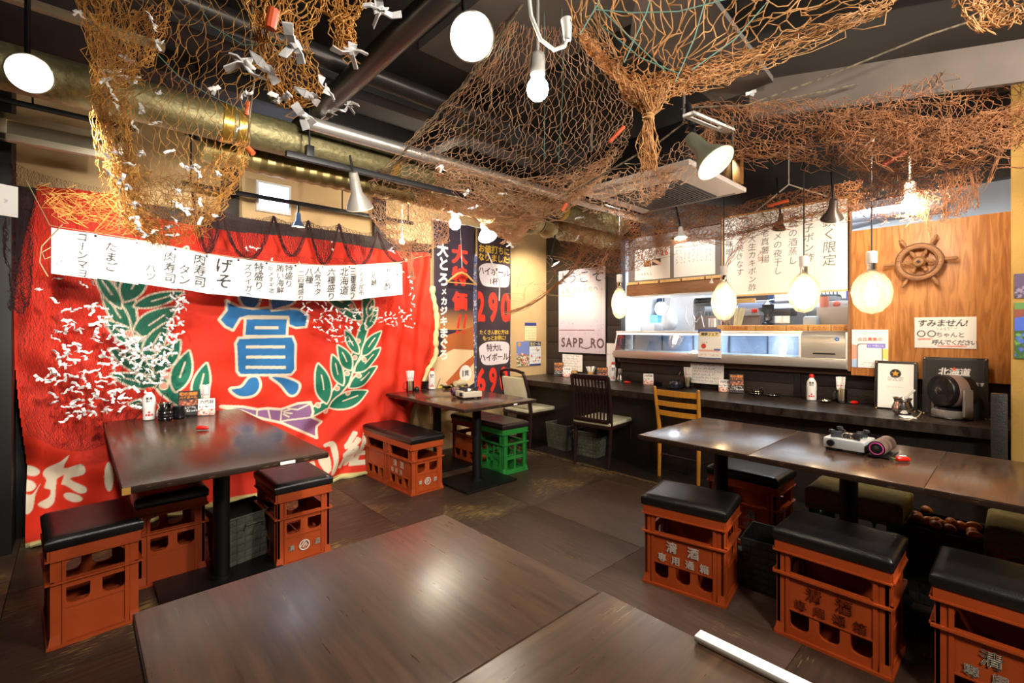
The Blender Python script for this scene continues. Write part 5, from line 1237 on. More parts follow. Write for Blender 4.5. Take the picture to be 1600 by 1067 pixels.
MB().tube([(.012, yB, .08), (.07, yB, .275), (.38, yB, .275)], .008, 8).build('end_frame', WHITEPL, fc)
MB().box(.06, .42, yM, yB+.01, .272, .296, .004).build('top_slab', WHITEPL, fc)
MB().box(.064, .075, yM, yB, .255, .272, .002).build('light_strip', mat('case_tube', '#ffffff', .4, emit=.9, ecol='#eef2ff'), fc)
n = 5
for k in range(n):
    ya_, yb_ = yM+.02+(yB-yM-.03)*k/n, yM+.02+(yB-yM-.03)*(k+1)/n
    MB().box(.385+.008*(k % 2), .393+.008*(k % 2), ya_, yb_, .083, .27, .002).build('sliding_door', mat('case_back_blue', '#aebfdc', .3), fc)
    MB().box(.376, .386, yb_-.008, yb_+.004, .083, .27, .002).build('door_stile', mat('stile_grey', '#6a707c', .4, .5), fc)
mbx = MB(); prof = [(.005, .08), (.005, .2), (.015, .25), (.04, .283), (.08, .296), (.42, .296), (.42, .08)]; k = len(prof)
mbx.add([(x, yA, z_) for x, z_ in prof]+[(x, yM, z_) for x, z_ in prof], [tuple(range(k)), tuple(range(2*k-1, k-1, -1))]+[(i, i+k, (i+1) % k+k, (i+1) % k) for i in range(k)])
mo = mbx.build('machine_housing', STEEL, fc, ang=50)
MB().box(.002, .008, yA+.08, yM-.09, .112, .122, .001).build('air_slot', BLACK, mo)
MB().box(-.004, .012, yA-.006, yA+.012, .0, .29, .003).box(-.004, .012, yM-.004, yM+.012, .08, .28, .003).build('corner_post', WHITEPL, mo)
q = MB()
for s in range(5):
    a = 2*PI*s/5; q.ball((.008, yA+.07+.011*math.cos(a), .235+.011*math.sin(a)), (.002, .007, .007), 8, 6)
q.build('logo', mat('logo_blue', '#3a7ad0', .4), mo)
# wooden name blocks standing along the case
for k, (xa, xb, tx, lab) in enumerate(((1120, 1180, '本日鮮魚水揚', 'pale wooden name block with reddish lettering, first from the left on the case'), (1180.5, 1228, 'とろたこ', 'pale wooden name block for octopus on the fish case'),
                        (1228.5, 1262, 'だいこ', 'pale wooden name block in the middle of the row on the case'), (1262.5, 1298, 'とろん', 'pale wooden name block left of the last one on the case'), (1298.5, 1327, 'たらこ', 'pale wooden name block for cod roe, rightmost on the case'))):
    pa, pb = onX(xa, 510, 4.47), onX(xb, 510, 4.47)
    o = MB().box(-.02, .02, pb.y+.002, pa.y-.002, 0, .052, .003).build('name_block', LWOOD, None, (4.49, 0, 1.2885)); tag(o, lab, 'sign', 'wooden name blocks on the fish case')
    wd_ = pa.y-pb.y; s = min(.036, wd_/(len(tx)+.5)); lettering('lettering', layout(tx, -text_width(tx, s)/2, 0, s, bold=.01), mat('brush_brown', '#5a3a2a' if k else '#c0603a', .7), o, facing((-.0205, (pa.y+pb.y)/2, .026), PI))
# ------------------------------------------------------------------ the kitchen seen over the case
def kb(name, label, cat, x0, x1, y0, y1, X, th, m, bev=.004, group=None):
    a, b = onX(x0, y0, X), onX(x1, y1, X)
    return tag(MB().box(X, X+th, min(a.y, b.y), max(a.y, b.y), min(a.z, b.z), max(a.z, b.z), bev).build(name, m), label, cat, group)
GREYB = mat('kitchen_grey', '#b9b2ab', .5); TAUPE = mat('kitchen_taupe', '#9c8574', .6); KBLUE = mat('kitchen_blue', '#5a78b8', .5); NAVYK = mat('kitchen_navy', '#36486e', .5)
bench = thing('kitchen_bench', 'steel kitchen bench running behind the fish case', 'bench', (5.45, 1.6, 0))
MB().box(-.35, .4, -1.45, 1.48, 1.10, 1.135, .004).build('top', STEEL, bench)
for x in (-.3, .35):
    for y in (-1.4, 1.42): MB().box(x-.02, x+.02, y-.02, y+.02, 0, 1.10).build('leg', STEEL, bench)
sh = thing('wall_shelf', 'steel wall shelf with pans at the back of the kitchen', 'shelf', (5.85, 1.6, 0))
MB().box(-.2, .2, -1.4, 1.45, 1.60, 1.62, .003).build('board', STEEL, sh)
for y in (-1.2, 0, 1.2): MB().tube([(.18, y, 1.3), (-.18, y, 1.595)], .008, 6).build('bracket', STEEL, sh)
tag(MB().box(5.3, 5.6, 2.62, 3.02, 1.135, 1.75, .012).build('white_appliance', mat('appliance_white', '#f2f2f4', .3)), 'tall white appliance at the left end of the kitchen', 'appliance')
kb('ice_box', 'low white box with a dial at the left of the kitchen', 'box', 984, 1023, 505, 517, 5.0, .2, mat('appliance_white', '#f2f2f4', .3), .01)
kb('navy_curtain', 'dark navy cloth hanging behind the bright work lamp', 'cloth', 1026, 1044, 466, 517, 5.35, .03, NAVYK, .01)
kb('blue_tub', 'small light blue plastic tub by the navy cloth', 'tub', 1014, 1028, 492, 505, 5.2, .15, mat('tub_blue', '#6ab4d8', .4), .02)
wl = thing('work_lamp', 'dazzling white work lamp clamped in the kitchen', 'lamp', onX(1034, 482, 5.2))
MB().ball((-.02, 0, 0), .055, 16, 10).build('bulb', mat('work_lamp_glow', '#ffffff', .5, emit=30, ecol='#eaf2ff'), wl); MB().lathe([(.02, .05), (.05, .03), (.085, -.02), (.08, -.02), (.045, .03), (.0, .045)], 20, Matrix.Rotation(PI/2, 4, 'Y')).build('reflector', STEEL, wl)
MB().tube([(.05, 0, 0), (.08, .02, .15), (.08, .05, .3)], .008, 6).build('arm', BLACK, wl)
bag = thing('plastic_bag', 'white plastic bag hanging in the kitchen by the lamp', 'bag', onX(1046, 515, 5.1))
MB().lathe([(.0, .005), (.05, .0), (.085, .03), (.1, .09), (.09, .15), (.06, .2), (.025, .25), (.018, .28)], 14, Matrix.Diagonal((1, .9, 1, 1))).build('body', mat('bag_white', '#eceff4', .35), bag); MB().tube([(0, 0, .27), (-.01, -.02, .36), (.0, -.03, .42)], .012, 8).build('handle', mat('bag_white', '#eceff4', .35), bag)
kb('white_carton', 'white carton standing on the upper kitchen shelf', 'carton', 1064, 1083, 461, 476, 5.35, .2, KWHITE)
for k in range(3):
    a = onX(1078, 478-4*k, 5.35); tag(MB().lathe([(.1, 0), (.17, .025), (.165, .026), (.1, .004), (.0, .004)], 24).build('metal_tray', STEEL, None, (a.x+.1, a.y-.18, a.z)), ('lowest', 'middle', 'uppermost')[k]+' round metal tray piled on the dish rack', 'tray', 'round metal trays on the rack')
rk = thing('dish_rack', 'wire dish rack under the metal trays in the kitchen', 'rack', onX(1098, 497, 5.35)); w_ = .28
for k in range(14): MB().tube([(0, -w_+2*w_*k/13, 0), (0, -w_+2*w_*k/13, .075)], .003, 5).build('wire', STEEL, rk)
for zz in (0, .075): MB().tube([(0, -w_, zz), (0, w_, zz), (.2, w_, zz), (.2, -w_, zz), (0, -w_, zz)], .005, 6).build('rail', STEEL, rk)
tag(MB().box(5.34, 5.36, 1.9, 2.75, 1.3, 1.46, .004).build('splash_panel', TAUPE), 'brownish splash panel below the dish rack', 'panel')
pts = [onX(x, y, 5.1) for x, y in ((1072, 478), (1071, 497), (1077, 510), (1082, 511), (1086, 498), (1083, 492), (1080, 500), (1088, 503), (1096, 493), (1100, 511))]
tag(MB().tube(pts, .006, 6).build('power_cable', WHITEPL), 'white looping power cable on the brown splash panel', 'cable')
def pot(name, label, cat, px, py, X, r, h, m, group=None): 
    a = onX(px, py, X); return tag(MB().lathe([(r*.9, 0), (r, h*.06), (r, h), (r*.93, h), (r*.9, h*.1), (.0, h*.1)], 20).build(name, m, None, a), label, cat, group)
pot('steel_pot', 'small steel pot standing behind the first name block', 'pot', 1116, 512, 5.0, .06, .1, STEEL)
for k, px in enumerate((1131, 1139)): pot('steel_cup', ('left', 'right')[k]+' one of the two steel cups before the bamboo skewers', 'cup', px, 512, 4.95, .03, .07, CHROME)
rg = random.Random(3)
for k in range(8):
    a = onX(1146+k*1.5, 512, 4.95); o = MB().tube([(0, 0, 0), (rg.uniform(-.02, .02), rg.uniform(-.05, -.01), .2)], .006, 6).build('skewer', CHOP, None, a); tag(o, 'bamboo skewer leaning behind the fish case', 'skewer', 'bamboo skewers in the kitchen')
kb('blue_tray', 'pale blue tray on top of the wire basket', 'tray', 1153, 1192, 474, 481, 5.3, .25, mat('tray_blue', '#a9bce0', .4))
kb('plank_sign', 'small pale wooden sign above the blue tray', 'sign', 1150, 1180, 467, 474, 5.32, .02, LWOOD, .002)
kb('bottle_rack', 'dark rack of small bottles at the top of the kitchen opening', 'rack', 1150, 1200, 458, 468, 5.6, .1, mat('rack_brown', '#3f2f24', .5))
kb('wire_basket', 'grey wire basket with a red label in the kitchen', 'basket', 1153, 1185, 482, 493, 5.3, .2, GREYB, .01)
kb('red_tag', 'red price tag on the grey wire basket', 'tag', 1174, 1183, 483, 488, 5.285, .01, RED, .002)
gr = thing('coffee_grinder', 'black and steel grinder standing among the kitchen tools', 'grinder', onX(1200, 508, 5.0))
MB().lathe([(.05, 0), (.055, .02), (.03, .04), (.028, .1), (.05, .14), (.055, .2), (.02, .23), (.0, .24)], 18).build('body', BLACKPL, gr); MB().lathe([(.03, .04), (.036, .05), (.036, .1), (.03, .1)], 16).build('glass_jar', GLASS, gr); MB().tube([(0, 0, .24), (0, -.06, .25), (0, -.06, .28)], .006, 6).build('crank', CHROME, gr)
kb('navy_bottle', 'dark blue bottle pair above the grinder', 'bottle', 1199, 1208, 460, 473, 5.4, .06, NAVYK, .015)
kb('grey_pan', 'dark grey pan lying beside the grinder', 'pan', 1203, 1236, 482, 493, 5.3, .2, mat('pan_grey', '#5a5654', .4, .5), .012)
for k, (xa, xb) in enumerate(((1212, 1221), (1223, 1232))): pot('spice_tub', ('left', 'right')[k]+' white spice tub before the grey pan', 'tub', (xa+xb)/2, 505, 5.0, .035, .07, WHITEPL)
cl = MB()
for iy in range(5):
    for ix in range(24): cl.v.append((4.86+.06*iy, 1.32+.27*ix/23, 1.31+.02*math.sin(ix*1.1+iy)+.012*math.sin(ix*2.3)))
for iy in range(4):
    for ix in range(23): cl.f.append((iy*24+ix, iy*24+ix+1, (iy+1)*24+ix+1, (iy+1)*24+ix))
tag(cl.build('yellow_cloth', mat('yellow_cloth', '#f0b42c', .8)), 'crumpled yellow cloth lying behind the name blocks', 'cloth')
kb('grey_tub', 'grey plastic tub behind the name blocks', 'tub', 1254, 1276, 494, 510, 5.0, .2, mat('tub_grey', '#a9b4bc', .4), .02)
kb('cutting_board', 'taupe cutting board standing at the right of the kitchen', 'board', 1276, 1328, 480, 508, 5.1, .03, mat('board_taupe', '#c4b5a6', .5), .004)
kb('low_shelf', 'white ledge with a pink tub at the right of the kitchen', 'shelf', 1280, 1328, 471, 479, 5.2, .25, KWHITE)
pot('pink_tub', 'pink plastic tub on the white ledge', 'tub', 1288, 480, 5.12, .035, .1, mat('tub_pink', '#e8907c', .4))
tag(MB().ball((0, 0, 0), (.01, .03, .03), 16, 8).build('red_dial', mat('dial_red', '#e07a64', .4), None, onX(1307, 475, 5.19)), 'red round dial on the white ledge', 'dial')
kb('grey_scale', 'grey kitchen scale under the hanging utensils', 'scale', 1284, 1306, 463, 469, 5.25, .2, mat('scale_grey', '#8d8d8d', .4), .01)
for k in range(5):
    a = onX(1284+k*6, 455, 5.5); o = MB().tube([(0, 0, .06), (0, 0, -.03)], .005, 6).ball((0, 0, -.06), (.012, .04, .035), 10, 6).build('ladle', mat('utensil_dark', '#4a4c4a', .4, .6), None, a); tag(o, 'dark metal ladle hanging at the right of the kitchen', 'ladle', 'ladles hanging in the kitchen')
kb('purple_poster', 'purple sheet on the right kitchen wall', 'poster', 1322, 1328, 452, 470, 5.4, .01, mat('poster_purple', '#5a5a9a', .6), .002)
# above the plywood: pipes
for k, (x0p, x1p, yp) in enumerate(((1330, 1480, 342), (1330, 1420, 351))):
    a, b = onX(x0p, yp, 5.4), onX(x1p, yp-22, 5.4); tag(MB().tube([a, b], .05 if k else .07, 14).build('kitchen_duct', mat('duct_grey', '#8a8c92', .4, .6)), ('thick', 'thin')[k]+' grey duct in the kitchen above the plywood', 'duct')
# ------------------------------------------------------------------ ducts, pipes, rails
def duct(name, label, Y, Z, r, xa, xb, m, ribs=0, cat='duct', wob=0):
    n = max(2, int((xb-xa)/.04)) if (ribs or wob) else 2
    pts = [(xa+(xb-xa)*i/(n-1), Y+wob*math.sin(i*1.3), Z+wob*math.sin(i*.9)) for i in range(n)]
    rr = [r*(1+ribs*(1 if i % 2 else -1)+ (.1*math.sin(i*2.1) if wob else 0)) for i in range(n)] if (ribs or wob) else r
    return tag(MB().tube(pts, rr, 26).build(name, m, ang=50 if not ribs else 20), label, cat)
d1 = duct('air_duct', 'thick gold foil air duct crossing under the ceiling', 2.85, 2.385, .095, -.43, 4.2, FOIL)
for k, x in enumerate((.55, .62, 1.5, 2.4, 3.2)):
    MB().lathe([(.0955, 0), (.0985, .004), (.0985, .05), (.0955, .054)], 26, Matrix.Translation((x, 2.85, 2.385)) @ Matrix.Rotation(PI/2, 4, 'Y')).build('joint_tape', mat('gold_tape', '#c9a24a', .3, .8), d1)
duct('flexible_duct', 'ribbed gold flexible duct just above the small window', 3.15, 2.325, .075, .52, 3.1, mat('flex_foil', '#9a8a5a', .38, .7), .05)
duct('flexible_duct', 'pale wrapped flexible duct above the tan wall and welcome poster', 3.15, 2.32, .11, 2.6, 4.5, mat('pale_wrap', '#b8a878', .5, .3, '#9a8a5a', 9, (1, 1, 1), .3, .7, .4, 20), 0, 'duct', .012)
duct('steel_pipe', 'shiny steel pipe running beside the gold duct towards the air conditioner', 2.58, 2.40, .035, .9, 4.4, STEEL, 0, 'pipe')
duct('dark_pipe', 'dark ceiling pipe over the left part of the room', 2.3, 2.62, .05, -.43, 2.0, mat('pipe_dark', '#3a3634', .35, .6), 0, 'pipe')
a, b = W(705, -20, 1.75), W(470, 200, 2.75)
tag(MB().tube([a, b], .055, 24).build('diagonal_duct', mat('pipe_silver_dark', '#5a5654', .3, .8)), 'dark metal duct running diagonally behind the hanging net', 'duct')
r1 = thing('track_rail', 'black lighting track below the gold ducts', 'track', (1.9, 2.6, 2.215))
MB().box(-1.1, 1.0, -.014, .014, -.016, .016, .003).build('rail', BLACK, r1)
for x in (-.98, .1, .95): MB().tube([(x, 0, .016), (x, 0, .635)], .005, 6).box(x-.02, x+.02, -.02, .02, .01, .07, .003).build('hanger', BLACK, r1)
r2 = thing('track_rail', 'black lighting track crossing before the small bright window', 'track', (1.5, 4.02, 2.33))
MB().box(-.95, .9, -.014, .014, -.016, .016, .003).build('rail', BLACK, r2)
for x in (-.9, .2, .85): MB().tube([(x, 0, .016), (x, 0, .52)], .005, 6).build('hanger', BLACK, r2)
r3 = thing('track_rail', 'short black track at the upper left edge of the photo', 'track', W(90, 175, 2.7))
MB().box(-.5, .35, -.012, .012, -.014, .014, .003).build('rail', BLACK, r3); MB().tube([(-.1, 0, .014), (-.1, 0, .3)], .005, 6).build('hanger', BLACK, r3)
# ------------------------------------------------------------------ air conditioner
PINKW = mat('ac_panel', '#d9cfc8', .4)
ac = thing('air_conditioner', 'ceiling cassette air conditioner with a dark square grille', 'air conditioner', (3.15, 1.80, 2.3))
MB().box(-.43, .44, -.43, .43, 0, .035, .008).build('panel', PINKW, ac)
MB().box(-.38, .39, -.38, .38, .036, .3, .004).build('body', BLACKPL, ac)
MB().box(-.2, .38, -.24, .32, -.004, .003, .001).build('grille_frame', mat('grille_dark', '#2b2727', .5), ac)
for k in range(22):
    y = -.225+.53*k/21; MB().box(-.19, .37, y-.006, y+.006, -.009, -.003).build('grille_slat', mat('slat_grey', '#4a4444', .4), ac)
for s in ((-.40, -.36, -.36, .36), (.395, .425, -.36, .36)): MB().box(s[0], s[1], s[2], s[3], -.003, .002, .001).build('air_flap', mat('flap_grey', '#8d837d', .5), ac)  # flap strips, a darker grey than the panel
for x, y in ((-.36, -.36), (.37, -.36), (-.36, .36), (.37, .36)): MB().tube([(x, y, .3), (x, y, .55)], .008, 6).build('hanging_rod', STEEL, ac)
MB().box(.30, .36, -.44, -.385, .04, .26, .004).build('bracket', mat('rust_bracket', '#8a5f2a', .6), ac)
# ------------------------------------------------------------------ lamps
def glow(name, strength, col): return mat(name, '#ffffff', .4, emit=strength, ecol=col)
BULB = glow('bulb_glow', 230, '#fff0d8'); BULB_S = glow('small_bulb_glow', 60, '#ffe8c4'); FACE = glow('lamp_face_glow', 26, '#fff6e0')
def cable(pts, m=None, r=.004, name='cable', parent=None): return MB().tube(pts, r, 8).build(name, m or BLACKPL, parent)
def par_lamp(label, p, d, look, r=.06):
    t = thing('spot_lamp', label, 'lamp', p); M = along((0, 0, 0), look)
    MB().lathe([(r*.96, .002), (r*1.06, 0), (r*1.06, -.012), (r*.9, -.03), (r*.55, -.09), (r*.4, -.12), (.0, -.125)], 28, M).build('reflector', mat('lamp_dark', '#3a3634', .35, .7), t)
    MB().lathe([(r*.97, -.004), (r*.9, .012), (r*.6, .022), (.0, .027)], 28, M).build('lens', FACE, t)
    MB().ring(r*1.04, r*.06, 30, 8, M @ Matrix.Translation((0, 0, .004))).build('rim', mat('lamp_rim', '#8a857c', .3, .8), t)
    e = M @ Vector((0, 0, -.12)); MB().tube([e, e+Vector((.0, .02, .10)), e+Vector((0, .02, max(.2, 2.84-p[2]-e.z)))], .009, 8).build('stem', BLACK, t)
    return t
par_lamp('large round spot lamp glaring from the ceiling centre', W(737, 58, 1.36), 1.36, Vector((-.45, -.75, -.55)))
par_lamp('round spot lamp glaring at the upper left before the gold duct', W(46, 115, 1.72), 1.72, Vector((.1, -.9, -.45)), .062)
def bulb(label, p, r, m, drop, sock=WHITEPL, up=None):
    t = thing('bulb_lamp', label, 'lamp', p)
    MB().lathe([(.0, -r*1.02), (r*.5, -r*.88), (r*.87, -r*.5), (r, 0), (r*.9, r*.5), (r*.6, r*.95), (r*.5, r*1.3), (.0, r*1.3)], 22).build('bulb', m, t)
    MB().lathe([(r*.55, r*1.25), (r*.68, r*1.35), (r*.68, r*3.0), (r*.5, r*3.3), (.0, r*3.4)], 18).build('socket', sock, t)
    MB().tube([(0, 0, r*3.3), (0, 0, drop)], .006, 8).build('cord', mat('grey_cord', '#9a958e', .5), t)
    return t
p = W(840, 140, 1.55); bl = bulb('bare glowing bulb on a grey cord at the top centre', p, .036, BULB, 2.84-p.z, mat('socket_grey', '#a8a5a0', .5))
q = [W(x, y, 1.5) for x, y in ((826, -8), (830, 25), (845, 62), (866, 78), (882, 72), (887, 58))]
cb = tag(cable(q, WHITEPL, .0065, 'power_cable'), 'thick white power cord looping beside the bare bulb', 'cord')
MB().tube([W(887, 62, 1.5), W(885, 30, 1.5)], [.012, .018], 14).build('plug', WHITEPL, cb)
p = W(711, 350, 4.1); bulb('bare glowing bulb with white cord loop before the fish flag', p, .05, BULB, 2.84-p.z)
t = tag(cable([p+Vector((0, 0, .15)), p+Vector((-.06, .02, .2)), p+Vector((-.04, .04, .34)), p+Vector((.1, .05, .3))], WHITEPL, .007, 'power_cable'), 'white cord loop above the bulb before the fish flag', 'cord')
def cone_lamp(name, label, p, look, r, ln, m, stem_to, gm=None, sr=.008):
    t = thing(name, label, 'lamp', p); M = along((0, 0, 0), look)
    MB().lathe([(.0, -ln), (r*.3, -ln), (r*.36, -ln*.85), (r*.42, -ln*.45), (r*.8, -ln*.18), (r, 0), (r*.96, 0), (r*.7, -ln*.2), (.0, -ln*.4)], 28, M).build('shade', m, t)
    MB().lathe([(r*.62, -ln*.20), (r*.6, -ln*.08), (r*.4, .0), (.0, ln*.04)], 22, M).build('bulb', gm or FACE, t)
    MB().ring(r*.985, .003, 28, 6, M).build('rim', CREAM, t)
    k = M @ Vector((0, 0, -ln*.8)); MB().tube([k, k+(Vector(stem_to)-k)*.5, Vector(stem_to)], sr, 10).ball(k, sr*2.2, 10, 6).build('arm', BLACK, t)
    return t
cone_lamp('clamp_lamp', 'olive green cone lamp clipped beside the air conditioner', W(1118, 255, 2.1), Vector((-.05, -.62, -.78)), .088, .2, mat('olive_lamp', '#6a6a58', .4, .2), (.02, .14, .32), None, .014)
cone_lamp('track_spot', 'pale grey cone spot on the black track above the menu sheets', W(562, 325, 2.72), Vector((.35, .35, -.85)), .075, .2, mat('spot_grey', '#9a948c', .4, .2), (-.08, -.05, .27), None, .006)
cone_lamp('track_spot', 'small blue-grey spot on the track before the bright window', W(466, 354, 3.85), Vector((0.02, .1, -1)), .05, .11, mat('spot_blue', '#4a5f80', .35, .4), (0, .0, .2))
p = W(762, 370, 4.15); cone_lamp('clamp_lamp', 'clip lamp with white shade glowing before the 290 flag', p, Vector((-.1, -.5, -.85)), .085, .18, WHITEPL, (.0, .1, .3))
cone_lamp('track_spot', 'small white ring spot above the cabinet papers', W(1064, 372, 4.05), Vector((-.15, -.1, -.95)), .055, .1, WHITEPL, (0, .05, .3))
cone_lamp('track_spot', 'small black spot on a cord above the middle of the menu board', W(1217, 358, 3.75), Vector((.5, .3, -.85)), .05, .12, mat('spot_brown', '#3a302a', .4), (-.05, 0, .4))
cone_lamp('track_spot', 'brown tilted spot lamp at the upper right of the menu board', W(1300, 342, 3.2), Vector((.55, .2, -.75)), .07, .14, mat('spot_brown', '#3a302a', .4), (-.02, 0, .4), mat('lamp_off', '#8a8078', .3))
cone_lamp('track_spot', 'tiny spot lamp shining at the top of the black boards', W(868, 412, 4.6), Vector((.3, -.4, -.8)), .045, .1, BLACKPL, (0, .0, .3))
cone_lamp('track_spot', 'small black spot lamp aimed at the menu sheets from the left', (.50, 3.32, 2.44), Vector((-.25, .62, -.75)), .05, .12, BLACKPL, (0.02, -.1, .39))
p = W(1422, 320, 2.75); bulb('bare glowing bulb in the brown net above the plywood', p, .04, BULB, 2.84-p.z)
p = W(628, 378, 3.9); bulb('little warm bulb glowing at the right end of the red banner', p, .022, BULB_S, 2.84-p.z)
tag(cable([onX(1180, 165, 3.9)+Vector((0, 0, 0)), W(1125, 165, 2.3)], BLACK, .006), 'thin black cable beside the olive lamp', 'cable')
p0, p1 = W(1075, 178, 2.05), W(1140, 205, 2.3)
tl = thing('lamp_bracket', 'white slotted metal bracket above the olive lamp', 'bracket', (0, 0, 0)); 
Mx = along(p0, p1); ln = (p1-p0).length
for s in (-1, 1): MB().box(s*.02-.006, s*.02+.006, -.006, .006, 0, ln, .001, Mx).build('strip', WHITEPL, tl)
MB().box(-.026, .026, -.006, .006, ln*.75, ln, .001, Mx).box(-.026, .026, -.006, .006, 0, .03, .001, Mx).build('end_plate', WHITEPL, tl)
# big glass pendant bulbs over the bar
SHELL = milky('pendant_glass', .74)
FIL = glow('filament_glow', 28, '#ffdca8')
def pendant(label, px, py, X, rx, rz_, globe):
    p = onX(px, py, X); t = thing('pendant_lamp', label, 'lamp', p)
    if globe: prof = [(.0, -rz_), (rx*.5, -rz_*.87), (rx*.87, -rz_*.5), (rx, 0), (rx*.9, rz_*.45), (rx*.6, rz_*.8), (rx*.28, rz_*.97), (.02, rz_*1.05)]
    else: prof = [(.0, -rz_), (rx*.45, -rz_*.93), (rx*.8, -rz_*.65), (rx, -.1*rz_), (rx*.95, rz_*.25), (rx*.6, rz_*.7), (rx*.3, rz_*.95), (.02, rz_*1.1)]
    MB().lathe(prof, 30).build('glass', SHELL, t)
    fl = MB()
    for k in range(6):
        a = 2*PI*k/6; fl.tube([(.012*math.cos(a), .012*math.sin(a), rz_*.55), (rx*.32*math.cos(a+.5), rx*.32*math.sin(a+.5), -rz_*.1), (.014*math.cos(a+1), .014*math.sin(a+1), -rz_*.6)], .0045, 6)
    f_ = fl.build('filament', FIL, t); f_['kind'] = 'stuff'
    MB().tube([(0, 0, rz_*1.0), (0, 0, -rz_*.2)], [.014, .005], 10).build('glass_stem', SHELL, t)
    MB().lathe([(.021, rz_*1.0), (.023, rz_*1.02), (.023, rz_*1.0+.045), (.0, rz_*1.0+.046)], 18).build('metal_cap', CHROME, t)
    MB().lathe([(.027, rz_+.045), (.029, rz_+.05), (.029, rz_+.115), (.02, rz_+.12), (.0, rz_+.12)], 18).build('socket', WHITEPL, t)
    MB().tube([(0, 0, rz_+.12), (0, 0, 2.84-p.z)], .0045, 8).build('cord', BLACKPL, t)
pendant('glass pendant bulb farthest left beside the welcome poster', 968, 473, 3.95, .08, .16, False)
pendant('glass pendant bulb left of the menu board, second from the left', 1131, 470, 3.8, .095, .16, False)
pendant('frosted glass pendant bulb before the middle of the menu board', 1256, 458, 3.72, .1, .14, True)
pendant('round glass pendant globe before the plywood, rightmost of four', 1362, 457, 3.62, .108, .135, True)
# ------------------------------------------------------------------ fishing nets
def netmat(name, c1, c2, c3, rough=.8):
    if name in MATS: return MATS[name]
    m = mat(name, c1, rough, 0, c2, 9, (1, 1, 1), .35, .65); nt = m.node_tree; b = nt.nodes['Principled BSDF']
    r = next(n for n in nt.nodes if n.type == 'VALTORGB'); e = r.color_ramp.elements.new(.82); e.color = (*lin(c3), 1); return m
NET_O = netmat('net_orange', '#b07a34', '#dca252', '#e6cc96'); NET_B = netmat('net_rust', '#8a5a38', '#ba7c4c', '#cdb493')
NET_T = netmat('net_tan', '#c8946c', '#e4ba94', '#b4ccba'); NET_G = netmat('net_gold', '#b9824a', '#dca66c', '#ecd4ae'); NET_D = netmat('net_dark', '#2c1014', '#3d1a1c', '#57302a')
TEAL = mat('teal_cord', '#6d9a8c', .6)
def bspl(P, t):
    """Catmull-Rom along axis 0 of control array P (n, m, 3) at parameters t in 0..1"""
    n = P.shape[0]
    if n == 1: return np.repeat(P, len(t), 0)
    x = np.clip(t, 0, 1)*(n-1); i = np.minimum(x.astype(int), n-2); f = (x-i)[:, None, None]
    a, b, c, d = P[np.maximum(i-1, 0)], P[i], P[i+1], P[np.minimum(i+2, n-1)]
    return .5*(2*b+(c-a)*f+(2*a-5*b+4*c-d)*f*f+(3*b-a-3*c+d)*f**3)
def surf(ctrl, u, v):
    """ctrl rows of (px, py, distance); u, v flat arrays -> points"""
    P = np.array([[tuple(W(*c)) for c in row] for row in ctrl]) if not hasattr(ctrl, 'shape') else ctrl
    nv = 220; V = bspl(P, np.linspace(0, 1, nv)); nu = 220
    G = bspl(np.swapaxes(V, 0, 1), np.linspace(0, 1, nu))       # (nu, nv, 3)
    a = np.clip(u, 0, 1)*(nu-1); b = np.clip(v, 0, 1)*(nv-1); i = np.minimum(a.astype(int), nu-2); j = np.minimum(b.astype(int), nv-2); f = (a-i)[:, None]; g = (b-j)[:, None]
    return G[i, j]*(1-f)*(1-g)+G[i+1, j]*f*(1-g)+G[i, j+1]*(1-f)*g+G[i+1, j+1]*f*g
class Strands:
    def __init__(s): s.a = []; s.b = []; s.r = []
    def seg(s, A, B, r): s.a.append(A); s.b.append(B); s.r.append(np.full(len(A), r))
    def mesh(s, name, n=3):
        A, B, r = np.concatenate(s.a), np.concatenate(s.b), np.concatenate(s.r)
        d = B-A; L = np.linalg.norm(d, axis=1); ok = L > 1e-5; A, B, d, L, r = A[ok], B[ok], d[ok], L[ok], r[ok]; d = d/L[:, None]
        h = np.where(np.abs(d[:, 2:3]) < .9, np.array([[0, 0, 1.]]), np.array([[1., 0, 0]])); x = np.cross(d, h); x /= np.linalg.norm(x, axis=1)[:, None]; y = np.cross(d, x)
        V = []
        for E in (A-d*r[:, None]*.5, B+d*r[:, None]*.5):
            for k in range(n):
                q = 2*PI*k/n; V.append(E+(x*math.cos(q)+y*math.sin(q))*r[:, None])
        V = np.stack(V, 1).reshape(-1, 3); N = len(A); base = np.arange(N)[:, None]*2*n
        F = np.concatenate([base+np.array([[k, (k+1) % n, n+(k+1) % n, n+k]]) for k in range(n)], 0)
        me = bpy.data.meshes.new(name); me.vertices.add(len(V)); me.vertices.foreach_set('co', V.astype(np.float32).ravel())
        me.loops.add(F.size); me.loops.foreach_set('vertex_index', F.astype(np.int32).ravel()); me.polygons.add(len(F)); me.polygons.foreach_set('loop_start', np.arange(0, F.size, 4, dtype=np.int32))
        me.update(calc_edges=True); me.shade_smooth(); return me
NETPTS = {}
